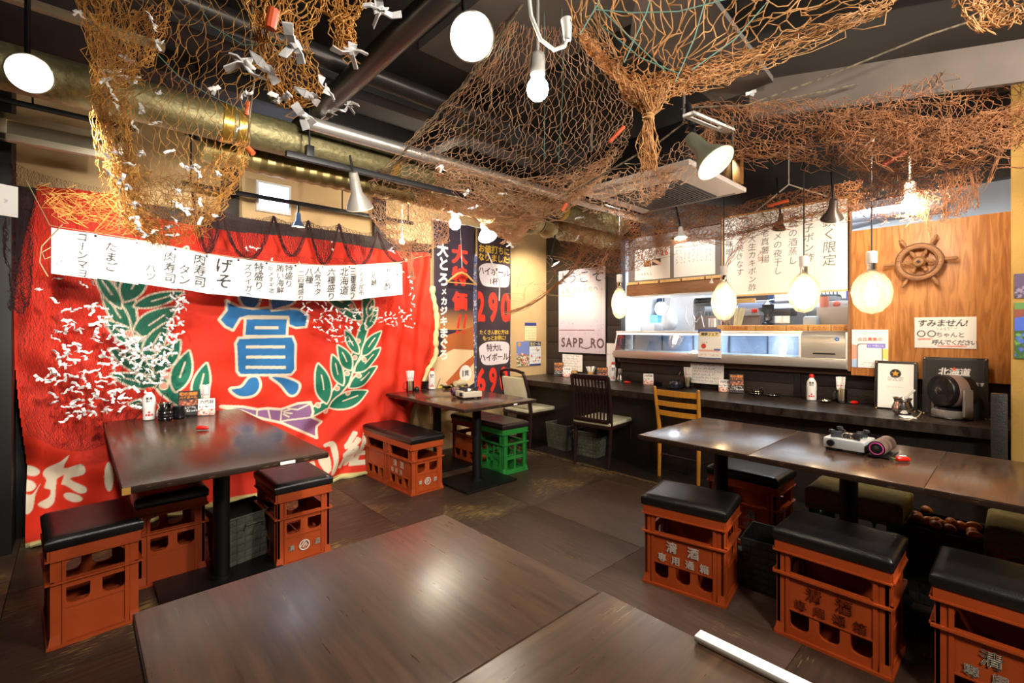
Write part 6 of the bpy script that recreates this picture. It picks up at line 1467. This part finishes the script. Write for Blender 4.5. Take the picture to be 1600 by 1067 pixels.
def patch(st, ctrl, nu, nv, r, jit, rg, sub=2, sag=.35, drop=.0, curl=.5):
    """one piece of diamond netting over a draped surface"""
    ii, jj = np.meshgrid(np.arange(nv+1), np.arange(nu+1), indexing='ij')
    u = (jj+.5*(ii % 2))/(nu+.5); v = ii/nv
    ph = rg.uniform(0, 6, 8)
    u2 = u+curl/nu*(np.sin(v*11+ph[0]+4*u)*.8+np.sin(v*23+ph[1]-9*u)*.5)+rg.normal(0, .18/nu, u.shape); v2 = v+curl/nv*(np.sin(u*13+ph[2])*.9+np.sin(u*31+ph[3]+v*5)*.5)+rg.normal(0, .16/nv, u.shape)
    P = surf(ctrl, u2.ravel(), v2.ravel()).reshape(nv+1, nu+1, 3)
    w_ = np.stack([np.sin(9*u+7*v+ph[4])+np.sin(23*u-5*v+ph[5]), np.cos(11*u-6*v+ph[6])+np.sin(17*v+19*u+ph[7]), np.sin(13*u+3*v+ph[0])*.6], -1)
    P = P+jit*.55*w_+rg.normal(0, jit*.33, P.shape)
    i, j = ii[:-1].ravel(), jj[:-1].ravel(); A = P[i, j]
    for s in (0, 1):
        k = np.where(i % 2 == 1, j+s, j-1+s); ok = (k >= 0) & (k <= nu)
        if drop: ok &= rg.random(len(k)) > drop
        a, b = A[ok], P[i[ok]+1, k[ok]]; L = np.linalg.norm(b-a, axis=1)[:, None]
        if sub == 1: st.seg(a, b, r)
        else:
            off = rg.normal(0, .13, a.shape)*L; off[:, 2] -= sag*.25*L[:, 0]
            m1 = a+(b-a)*.34+off; m2 = a+(b-a)*.68+off*.8
            st.seg(a, m1, r); st.seg(m1, m2, r); st.seg(m2, b, r)
    return P
def loose(st, ctrl, n, r, rg, ln=.25, amp=.02, steps=7):
    """loose ends and broken meshes trailing over the same cloth"""
    for _ in range(n):
        u0, v0 = rg.random(), rg.random(); a = rg.uniform(0, 6.28); t = np.linspace(0, 1, steps)
        u = u0+ln*math.cos(a)*t*.6+.02*np.sin(9*t+a); v = v0+ln*math.sin(a)*t+.02*np.cos(7*t)
        P = surf(ctrl, u, v)+amp*np.stack([np.sin(8*t+a), np.cos(6*t+2*a), np.sin(5*t+3*a)-t*.8], -1)*np.sin(PI*t)[:, None]
        st.seg(P[:-1], P[1:], r)
def tail(st, pts, n, r, rg, spread=(.02, .01, .03), steps=14, loop=False):
    """a gathered bundle of strands along pts with given spreads"""
    C_ = np.array([[tuple(p)] for p in pts]); t = np.linspace(0, 1, steps); mid = bspl(C_, t)[:, 0]; sp = np.interp(t, np.linspace(0, 1, len(spread)), spread)
    for _ in range(n):
        a = rg.uniform(0, 6.28); q = rg.uniform(.3, 1); w1 = rg.uniform(1, 5)
        o = np.stack([np.cos(a+w1*t), np.sin(a+w1*t), .4*np.sin(3*a+4*w1*t)], -1)*(sp*q)[:, None]
        P = mid+o+rg.normal(0, 1, mid.shape)*sp[:, None]*.12; st.seg(P[:-1], P[1:], r)
def C3(rows, d0, d1=None):
    """rows of (px, py) with the distance running d0 (first row) -> d1 (last row)"""
    n = len(rows); return [[(x, y, d0 if d1 is None else d0+(d1-d0)*k/max(1, n-1)) for (x, y) in row] for k, row in enumerate(rows)]
def net(label, m, st, ropes=(), teal=(), floats=()):
    o = link('fishing_net', st.mesh('fishing_net'), m); tag(o, label, 'net')
    for pts, r in ropes: MB().tube(pts, r, 7).build('rope', mat('net_rope', '#7a6a50', .8, 0, '#4a4034', 40, (1, 1, 1), .4, .6), o)
    for pts in teal: MB().tube(pts, .0014, 5).build('teal_cord', TEAL, o)
    for (p, q) in floats: MB().tube([p, q], .011, 10).build('float', mat('orange_float', '#d2562a', .45), o)
    return o
def wl_(*q, d): return [W(x, y, d) for x, y in q]
RG = np.random.default_rng(5)
# 1 upper left net with its gathered column
st = Strands()
A1 = C3([[(118, -25), (150, -25), (190, -25), (280, -30), (400, -30), (530, -20)], [(135, 60), (165, 70), (200, 95), (285, 70), (390, 70), (480, 80)],
         [(140, 150), (160, 160), (190, 165), (260, 160), (335, 150), (396, 160)], [(150, 230), (172, 235), (205, 250), (265, 250), (330, 235), (390, 212)],
         [(165, 300), (200, 310), (235, 320), (285, 320), (330, 300), (372, 280)], [(195, 360), (225, 372), (255, 385), (285, 382), (315, 365), (335, 340)]], 1.7, 2.2)
patch(st, A1, 26, 30, .0011, .008, RG)
A2 = C3([[(120, -20), (140, -20), (170, -20), (200, -20)], [(140, 90), (155, 95), (175, 100), (200, 95)], [(145, 150), (160, 152), (180, 152), (200, 150)], [(165, 230), (180, 235), (195, 240), (208, 240)], [(185, 310), (200, 315), (215, 318), (235, 315)], [(215, 370), (235, 375), (255, 380), (275, 375)]], 1.68, 2.15)
patch(st, A2, 14, 42, .0015, .014, RG); loose(st, A2, 90, .0013, RG, .25, .03)
A3 = C3([[(170, 250), (220, 270), (290, 270), (350, 240), (388, 215)], [(180, 300), (230, 320), (290, 325), (340, 300), (375, 270)], [(200, 355), (245, 370), (290, 370), (325, 350), (350, 320)]], 2.0, 2.2)
patch(st, A3, 26, 22, .0010, .014, RG); loose(st, A3, 110, .0009, RG, .3, .035)
A5 = C3([[(60, 290), (120, 300), (180, 310), (240, 340)], [(90, 330), (130, 340), (190, 350), (250, 370)]], 2.5); loose(st, A5, 90, .0012, RG, .5, .05)
A6 = C3([[(140, 30), (200, 20), (240, 10), (260, -10)], [(150, 80), (190, 90), (225, 80), (255, 50)], [(170, 120), (190, 125), (210, 120), (235, 90)]], 1.7)
patch(st, A6, 14, 14, .0011, .014, RG); loose(st, A6, 50, .0011, RG, .3, .03)
net('orange brown net hanging at the upper left, gathered into a column full of paper slips', NET_O, st, [([W(388, 215, 1.95), W(390, 180, 1.9), W(398, 120, 1.85), W(392, 60, 1.8), W(396, -20, 1.7)], .004)],
    [wl_((300, -10), (330, 40), (380, 70), (470, 70), d=1.75), wl_((232, 70), (280, 120), (330, 150), (386, 175), d=1.75), wl_((185, 270), (188, 330), (186, 360), d=2.0)],
    [(W(386, 180, 1.93), W(389, 160, 1.93)), (W(388, 232, 1.96), W(396, 240, 1.96))])
# 2 near bunch with big paper slips
st = Strands()
for rows, nu, nv in (([[(370, -40), (400, -40), (430, -40), (470, -40), (520, -40)], [(392, 30), (405, 30), (420, 35), (450, 20), (500, 10)], [(405, 85), (415, 88), (430, 90), (455, 75), (490, 55)], [(420, 130), (432, 135), (450, 140), (475, 130), (500, 110)], [(440, 165), (450, 168), (470, 165), (490, 155), (505, 140)]], 18, 22),
                     ([[(480, -40), (520, -40), (560, -40), (600, -40)], [(500, 10), (525, 15), (545, 12), (570, 0)], [(525, 40), (535, 45), (545, 45), (552, 38)], [(535, 75), (542, 80), (550, 80), (555, 72)]], 12, 14)):
    c = C3(rows, .95, 1.0); patch(st, c, nu, nv, .0013, .008, RG); loose(st, c, 26, .0012, RG, .3, .02)
net('near orange net bunch at the top with large white paper slips', NET_O, st, (), (), [(W(428, 15, .93), W(422, 45, .93))])
# 3 middle net fanning down from the bulb
st = Strands()
A = C3([[(812, -15), (822, -15), (835, -18), (862, -18), (895, -15), (925, 5)], [(738, 118), (772, 108), (812, 105), (868, 105), (930, 105), (978, 120)], [(640, 222), (698, 205), (775, 212), (850, 220), (930, 210), (990, 190)],
        [(575, 285), (650, 272), (740, 282), (815, 298), (900, 285), (975, 235)], [(600, 312), (672, 302), (745, 325), (810, 338), (870, 325), (935, 290)]], 2.2, 3.4)
patch(st, A, 40, 44, .0012, .014, RG)
A_ = C3([[(690, 255), (760, 270), (830, 280), (900, 270), (960, 240)], [(680, 290), (750, 310), (820, 318), (880, 305), (930, 285)], [(700, 318), (760, 340), (820, 345), (860, 335), (900, 310)]], 3.0, 3.4)
patch(st, A_, 48, 20, .0017, .024, RG, drop=.1); loose(st, A_, 260, .0015, RG, .35, .05)
Bg = C3([[(562, 290), (600, 292), (650, 292), (710, 310)], [(578, 335), (612, 350), (660, 350), (705, 345)], [(610, 375), (635, 388), (665, 392), (698, 378)]], 3.5, 3.7)
patch(st, Bg, 36, 26, .0019, .016, RG); loose(st, Bg, 60, .0016, RG, .3, .04)
Bh = C3([[(735, 315), (775, 330), (820, 335), (850, 320)], [(752, 345), (785, 352), (815, 352), (838, 342)], [(785, 370), (797, 376), (805, 378), (815, 368)]], 3.6, 3.8)
patch(st, Bh, 30, 18, .0018, .02, RG); loose(st, Bh, 70, .0016, RG, .3, .04)
tail(st, wl_((630, 380), (636, 398), (641, 412), (644, 436), d=3.75), 26, .0017, RG, (.05, .07, .02, .03))
loose(st, C3([[(820, 370), (900, 400), (960, 390)], [(780, 480), (850, 450), (930, 420)]], 4.1), 14, .0015, RG, .7, .1)
net('tan net fanning down from the bare bulb and sagging over the gold duct', NET_T, st, [(wl_((828, -10), (738, 118), (640, 224), (602, 262), (570, 276), (530, 272), d=2.3)[:0]+[W(828, -10, 2.15), W(738, 118, 2.4), W(648, 218, 2.7), (W(610, 262, 2.9)), W(565, 272, 3.0)], .006)],
    [[W(850, 20, 2.2), W(852, 120, 2.5), W(850, 250, 2.8)], [W(878, 10, 2.2), W(880, 130, 2.5), W(872, 260, 2.9)], [W(640, 300, 3.4), W(668, 330, 3.5), W(690, 340, 3.5)]], [(W(952, 222, 2.6), W(975, 198, 2.6))])
# 4 large-meshed near net with the knotted tail
st = Strands()
A = C3([[(872, -30), (930, -30), (1000, -30), (1080, -30), (1180, -30), (1300, -30), (1440, -30)], [(895, 42), (938, 60), (995, 65), (1062, 70), (1142, 52), (1250, 22), (1408, -8)], [(912, 62), (952, 100), (1000, 122), (1060, 116), (1128, 96), (1228, 62), (1392, 4)], [(930, 84), (972, 128), (1008, 150), (1052, 150), (1110, 130), (1202, 98), (1380, 14)]], 1.1, 1.25)
patch(st, A, 26, 12, .0015, .012, RG, curl=.8)
Bd = C3([[(902, 48), (945, 85), (1000, 115), (1060, 112), (1130, 92), (1230, 55), (1400, -6)], [(918, 66), (958, 108), (1004, 134), (1056, 130), (1120, 112), (1212, 80), (1390, 6)], [(935, 90), (972, 132), (1008, 152), (1052, 152), (1105, 135), (1195, 105), (1375, 20)]], 1.2)
patch(st, Bd, 40, 12, .0010, .012, RG); loose(st, Bd, 60, .0009, RG, .3, .015)
Bt = C3([[(958, 100), (980, 125), (1010, 142), (1045, 132)], [(972, 145), (992, 160), (1014, 162), (1036, 152)], [(1002, 172), (1010, 176), (1016, 176), (1024, 172)]], 1.15); patch(st, Bt, 14, 14, .0013, .006, RG)
tail(st, wl_((1012, 150), (1013, 176), (1013, 184), (1012, 210), (1012, 240), (1016, 262), d=1.15), 40, .0012, RG, (.045, .014, .011, .02, .034, .02))
tail(st, wl_((985, 130), (1000, 158), (1010, 178), d=1.15), 22, .0012, RG, (.03, .02, .01)); tail(st, wl_((1040, 130), (1026, 156), (1015, 178), d=1.15), 22, .0012, RG, (.02, .02, .01))
o = net('wide-meshed golden net at the top ending in a knotted tail', NET_G, st, (), [wl_((905, 55), (935, 5), (940, -20), d=1.1), wl_((975, 98), (1010, 20), (1022, -20), d=1.1), wl_((935, 10), (985, 60), (1040, 112), d=1.1), wl_((1055, 128), (1085, 60), (1108, -20), d=1.1),
    wl_((940, 40), (1000, 90), (1060, 115), d=1.12), wl_((1080, 110), (1150, 60), (1210, -10), d=1.12), wl_((930, 15), (990, 20), (1060, 18), (1150, -5), d=1.1)])
MB().ring(.011, .004, 16, 6, Matrix.Translation(W(1013, 181, 1.15))).ring(.011, .004, 16, 6, Matrix.Translation(W(1013, 186, 1.15))).build('knot', NET_G, o)
# 5 thick rust net on the right
st = Strands()
A = C3([[(1075, 165), (1150, 162), (1240, 158), (1330, 150), (1430, 130), (1530, 95), (1640, 55)], [(1095, 200), (1170, 200), (1270, 190), (1350, 190), (1440, 180), (1530, 165), (1640, 140)], [(1130, 235), (1200, 238), (1290, 222), (1370, 225), (1450, 225), (1530, 215), (1640, 195)], [(1165, 248), (1230, 245), (1310, 258), (1370, 268), (1440, 268), (1510, 255), (1570, 235)]], 2.3, 2.4)
patch(st, A, 60, 22, .0015, .02, RG); loose(st, A, 170, .0011, RG, .22, .05)
B_ = C3([[(1300, 180), (1380, 170), (1450, 185), (1530, 180), (1620, 160)], [(1310, 215), (1390, 205), (1450, 215), (1530, 205), (1620, 190)], [(1340, 245), (1400, 240), (1450, 245), (1520, 235), (1600, 215)]], 2.2)
patch(st, B_, 38, 16, .0015, .026, RG); loose(st, B_, 180, .0014, RG, .3, .06)
Cc = C3([[(1325, 250), (1380, 268), (1450, 262), (1545, 240)], [(1345, 290), (1390, 300), (1455, 300), (1530, 290)], [(1335, 330), (1385, 338), (1450, 340), (1500, 335)]], 2.5, 2.8)
patch(st, Cc, 28, 20, .0013, .018, RG, drop=.2); loose(st, Cc, 120, .0012, RG, .35, .05)
for k in range(6): tail(st, [W(1470+10*k, 270, 2.5), W(1474+10*k, 310, 2.5), W(1470+11*k, 345-4*k, 2.5)], 6, .0016, RG, (.03, .02, .02))
tail(st, wl_((1440, 300), (1447, 335), (1452, 352), (1455, 372), d=2.75), 10, .0016, RG, (.04, .02, .02, .01))
tail(st, wl_((1600, 262), (1570, 262), (1560, 262), d=2.3), 4, .002, RG, (.01, .01, .01)); tail(st, [W(1566, 215, 2.35), W(1558, 250, 2.35), W(1545, 285, 2.35)], 8, .002, RG, (.012, .01, .008))
net('dense rust coloured net sagging along the right side of the ceiling', NET_B, st, [([W(1070, 168, 2.25), W(1165, 165, 2.35), W(1290, 120, 2.3), W(1450, 55, 2.2), W(1620, 0, 2.1)], .005), ([W(1165, 165, 2.35), W(1240, 152, 2.4), W(1340, 132, 2.4)], .004)], (), [(W(1380, 258, 2.35), W(1415, 238, 2.35))])
# 6 net over the menu board
st = Strands()
A = C3([[(860, 330), (930, 330), (1000, 325), (1080, 318), (1140, 322), (1230, 300), (1340, 282)], [(872, 358), (940, 362), (1010, 350), (1080, 338), (1140, 338), (1235, 322), (1342, 300)], [(885, 385), (950, 398), (1010, 382), (1075, 362), (1135, 362), (1240, 340), (1345, 318)], [(880, 400), (955, 425), (1005, 415), (1060, 380), (1130, 372), (1230, 345), (1345, 330)]], 4.0, 4.1)
for row in A:
    for k in range(len(row)): row[k] = (row[k][0], row[k][1], (4.4, 4.3, 4.2, 4.05, 3.95, 3.55, 3.1)[k])
patch(st, A, 88, 22, .0017, .018, RG, drop=.05); patch(st, A, 50, 14, .0015, .03, RG, drop=.3); loose(st, A, 200, .0015, RG, .18, .05)
A6b = C3([[(900, 345), (960, 345), (1020, 340), (1100, 330)], [(905, 385), (960, 400), (1010, 390), (1100, 360)]], 4.2); loose(st, A6b, 120, .0015, RG, .35, .06)
for px in (905, 942, 1140): tail(st, wl_((px+30, 360), (px+8, 395), (px-8, 420), d=4.2), 8, .002, RG, (.05, .03, .02))
tail(st, wl_((915, 380), (895, 420), (862, 452), (825, 478), (790, 490), d=4.2), 14, .002, RG, (.03, .02, .015, .03, .04))
net('rust orange net draped along the cabinet and the top of the menu board', NET_B, st, (), (), [(W(1200, 322, 3.6), W(1232, 313, 3.5))])
# 7 net by the air conditioner
st = Strands()
A = C3([[(885, 300), (950, 272), (1020, 248), (1085, 215), (1110, 190)], [(905, 315), (965, 300), (1030, 275), (1090, 245), (1115, 215)], [(925, 335), (985, 325), (1040, 300), (1095, 270), (1120, 240)]], 2.55)
patch(st, A, 28, 11, .0011, .016, RG); loose(st, A, 30, .001, RG, .3, .04)
A = C3([[(985, 280), (1010, 262), (1050, 262)], [(1010, 320), (1035, 300), (1050, 275)]], 2.6); patch(st, A, 18, 16, .0014, .02, RG)
net('open mesh net stretched below the front of the air conditioner', NET_T, st, [([W(880, 308, 2.6), W(960, 262, 2.5), W(1030, 222, 2.35), W(1095, 172, 2.2)], .005)], (), [(W(885, 318, 2.6), W(878, 330, 2.6))])
# 8 clump at the top right corner
st = Strands()
A = C3([[(1495, -20), (1530, -20), (1570, -20), (1620, -20)], [(1505, 15), (1535, 20), (1570, 18), (1615, 10)], [(1520, 40), (1540, 45), (1565, 42), (1595, 30)]], 1.5); patch(st, A, 12, 9, .0022, .012, RG); loose(st, A, 40, .0018, RG, .3, .02)
net('small golden net clump in the top right corner', NET_G, st)
# 9 dark fine net over the banner
st = Strands(); YN = 3.98
def yn(rows): return [[(x, y, YN/(FW[1]+(x-800)/F_*RT[1])) for x, y in row] for row in rows]
A = yn([[(18, 250), (60, 270), (120, 285), (190, 300), (260, 330)], [(20, 380), (70, 400), (140, 420), (210, 430), (285, 450)], [(25, 500), (80, 520), (150, 530), (215, 540), (270, 530)], [(30, 600), (85, 620), (140, 640), (190, 640), (240, 620)], [(45, 680), (90, 700), (130, 705), (170, 690), (205, 660)]])
patch(st, A, 64, 86, .0007, .006, RG, sub=1, curl=.3)
A = yn([[(8, 285), (22, 290), (40, 298), (60, 310)], [(8, 400), (20, 410), (34, 415), (50, 420)], [(12, 480), (22, 485), (32, 490), (44, 480)]]); patch(st, A, 18, 56, .0012, .012, RG, sub=1)
A = yn([[(320, 385), (400, 395), (470, 400), (560, 405), (640, 405)], [(330, 430), (420, 440), (500, 445), (580, 450), (650, 440)], [(380, 470), (450, 480), (520, 490), (580, 500), (650, 480)]]); patch(st, A, 80, 40, .0009, .006, RG, sub=1, drop=.3, curl=.3)
net('fine dark purple net spread over the red banner', NET_D, st)
st = Strands(); YN = 4.0
SW = [(300, 300), (345, 330), (428, 338), (482, 345), (530, 350), (590, 362), (650, 375)]; BT = [395, 405, 400, 412, 415, 410]
for k in range(6):
    (xa, ya), (xb, yb) = SW[k], SW[k+1]; t = np.linspace(0, 1, 7)
    rows = [[(xa+(xb-xa)*q, ya+(yb-ya)*q+6*math.sin(PI*q), 0) for q in t], [(xa+(xb-xa)*q, ya+(yb-ya)*q+(BT[k]-(ya+yb)/2)*math.sin(PI*q)**.8, 0) for q in t]]
    c = yn([[(a, b) for a, b, _ in row] for row in rows]); patch(st, c, 26, 14, .0014, .004, RG, sub=1, curl=.2)
    tail(st, [W(*q) for q in c[1]], 12, .0016, RG, (.01, .02, .03, .02, .01))
net('dark net hung in swags along the beam above the menu sheets', NET_D, st)
# ------------------------------------------------------------------ folded paper slips tied into the nets
SLIPW = mat('slip_paper', '#f3f1f0', .7, 0, '#e2dedd', 30, (1, 1, 1), .4, .6)
def slip_mesh(k):
    rg = random.Random(k); mb = MB()
    def strip(a, b, c, w, tw):           # bent flat strip a -> b -> c
        a, b, c = Vector(a), Vector(b), Vector(c); n = Vector((tw, .3, 1)).normalized(); k_ = Vector((0, .3, 1)).normalized()*.006*tw; q = [a-k_*.9, (a+b)/2+k_, b+k_*.3, (b+c)/2-k_*.4, c+k_*.4]; vs = []; fs = []
        for i, p in enumerate(q):
            d = (q[min(4, i+1)]-q[max(0, i-1)]).normalized(); s = d.cross(n).normalized()*w*(1 if i in (0, 4) else (.9 if i != 2 else .6)); h = n*.0011
            vs += [p+s+h, p-s+h, p-s-h, p+s-h]
        for i in range(4):
            for j in range(4): fs.append((4*i+j, 4*i+(j+1) % 4, 4*i+4+(j+1) % 4, 4*i+4+j))
        fs += [(3, 2, 1, 0), (16, 17, 18, 19)]; mb.add(vs, fs)
    j = lambda s: rg.uniform(-s, s)
    strip((-.027, j(.006), j(.008)), (-.004, 0, 0), (.008, j(.006), -.004), .0078, j(1)); strip((.024, j(.006), j(.010)-.005), (.004, 0, 0), (-.008, .004, .004), .0072, j(1))
    if k % 3 == 1: strip((.002, .004, -.022), (0, .003, 0), (.006, .002, .008), .007, j(1))
    mb.ball((0, 0, 0), (.0075, .005, .0065), 6, 4); return mb
SLIPS = [slip_mesh(k).mesh('paper_slip', False) for k in range(6)]
for me in SLIPS: me.materials.append(SLIPW)
def slip(p, s, label, group, rg, red=False):
    o = link('paper_slip', SLIPS[rg.randrange(6)], None, None, p, (rg.uniform(-.9, .9), rg.uniform(-.9, .9), rg.uniform(0, 6.28))); o.scale = (s, s, s)
    return tag(o, label, 'paper slip', group)
rg = random.Random(11)
def spots(poly, n, mind):
    out = []; xs_ = [p[0] for p in poly]; ys_ = [p[1] for p in poly]; tries = 0
    while len(out) < n and tries < 20000:
        tries += 1; x, y = rg.uniform(min(xs_), max(xs_)), rg.uniform(min(ys_), max(ys_)); c = False
        for i in range(len(poly)):
            (xa, ya), (xb, yb) = poly[i-1], poly[i]
            if (ya > y) != (yb > y) and x < (xb-xa)*(y-ya)/(yb-ya)+xa: c = not c
        if c and all((x-a)**2+((y-b)*1.3)**2 > mind**2 for a, b in out): out.append((x, y))
    return out
L1 = 'white paper slip knotted into the dark net on the left half of the banner'
for (x, y) in spots([(70, 585), (100, 480), (150, 470), (200, 520), (215, 560), (240, 600), (215, 640), (170, 640), (150, 662), (90, 665), (75, 620)], 105, 8.5)+spots([(165, 500), (245, 545), (262, 500), (275, 462), (292, 455), (282, 505), (272, 550), (255, 600), (230, 600), (190, 560)], 72, 6.5)+[(92, 435), (60, 452), (130, 445), (85, 470), (110, 500), (145, 440), (140, 478), (268, 462), (290, 470), (282, 466), (165, 640), (60, 590)]:
    slip(onY(x, y, 3.955), rg.uniform(1.0, 1.4), L1, 'paper slips on the left of the banner', rg)
L2 = 'white paper slip knotted into the dark net at the upper right of the banner'
for (x, y) in spots([(465, 470), (560, 478), (585, 480), (590, 505), (565, 520), (545, 538), (515, 535), (480, 505)], 62, 5.5)+spots([(590, 492), (625, 480), (648, 470), (650, 515), (620, 510), (595, 505)], 26, 4.5)+[(643, 440), (644, 450), (641, 460), (646, 465), (645, 475), (640, 432), (634, 405), (628, 425), (614, 393), (385, 388), (394, 387), (403, 388), (425, 405), (468, 412), (519, 378), (520, 390)]:
    slip(onY(x, y, 3.955), rg.uniform(.8, 1.1), L2, 'paper slips on the right of the banner', rg)
big = [(236, 28), (242, 40), (246, 66), (195, 92), (205, 95), (187, 110), (198, 122), (215, 122), (172, 112), (165, 125), (250, 145), (335, 138), (384, 146), (178, 150), (183, 165), (222, 172), (243, 192), (210, 198), (376, 200), (168, 243), (180, 238), (222, 238), (264, 236), (202, 255), (172, 272), (190, 280), (200, 290), (293, 262), (305, 258), (310, 270), (340, 272), (278, 298), (292, 326), (276, 318), (312, 315), (336, 338), (210, 318), (205, 340), (215, 345), (222, 362), (228, 368), (240, 362), (262, 355), (268, 368), (275, 345), (288, 328), (312, 345)]
for i, (x, y) in enumerate(big):
    d = 1.62+.5*max(0, y)/380; slip(W(x, y, d-.02), rg.uniform(.75, 1.1) if y > 60 else .9, 'white folded paper slip tied to the gathered orange net column', 'paper slips on the upper left net', rg)
near = [((385, 102), 'tied-up strip pointing left, largest on the near net bunch', 1.5, .86), ((418, 108), 'crumpled slip at the left of the near net bunch', 1.2, .9), ((430, 155), 'hanging slip lowest on the left of the near bunch', 1.1, .9), ((447, 150), 'slip hanging straight down in the middle of the near bunch', 1.0, .92),
        ((460, 70), 'long narrow strip standing upright in the near net', 1.3, .86), ((475, 180), 'slip hanging lowest in the centre of the near bunch', 1.1, .9), ((485, 150), 'rolled slip pair right of centre in the near bunch', 1.1, .92), ((515, 178), 'slip pointing right at the foot of the near bunch', 1.2, .9), ((510, 140), 'folded slip at the right edge of the near bunch', 1.0, .92),
        ((548, 80), 'wide crumpled slip on the narrow right-hand strand of the near net', 1.3, .9), ((595, 15), 'curled slip with red print at the very top of the near net', 1.4, .9), ((545, 165), 'small rolled slip beside the diagonal duct', .8, 1.0)]
for (xy, lab, s, d) in near:
    o = slip(W(xy[0], xy[1], d), s*.95, 'white paper '+lab, None, rg)
for k, (x, y, d, lab) in enumerate(((1172, 145, 2.0, 'white paper slip below the grey ceiling board'), (1358, 222, 2.2, 'bent white paper slip on the rust net'), (730, 300, 3.0, 'upright white slip in the sagging tan net, left one'), (785, 303, 3.0, 'short white slip in the sagging tan net, right one'), (738, 325, 3.1, 'white slip pair above the clip lamp'),
                     (690, 262, 2.7, 'thin white slip at the rim of the tan net'), (905, 340, 3.6, 'white slip dangling above the pale duct'), (902, 372, 4.2, 'white slip on the rust net above the poster'), (797, 382, 3.7, 'white slip at the tip of the net bag by the flag'), (612, 388, 3.7, 'white slip beside the little warm bulb'), (1112, 438, 4.1, 'pair of white slips on the cabinet batten'), (125, 20, 1.7, 'white slip at the top left of the net column'))):
    slip(W(x, y, d), .9 if d < 2.5 else 1.3, lab, None, rg)
c = Canvas(.05, .10, .003, '#f2f0ee'); c.scrawl(.01, .05, .03, .02, '#9a9aa0', 3)
o = card('paper_card', c, facing(W(-6, 335, 1.5), -1.2), None, .002); tag(o, 'white card cut off by the left picture edge', 'card')
tag(MB().tube([W(762, 395, 3.9), W(781, 440, 3.95), W(780, 470, 3.95)], .006, 6).build('dangling_string', WHITEPL), 'white cord dangling before the 290 flag', 'cord')
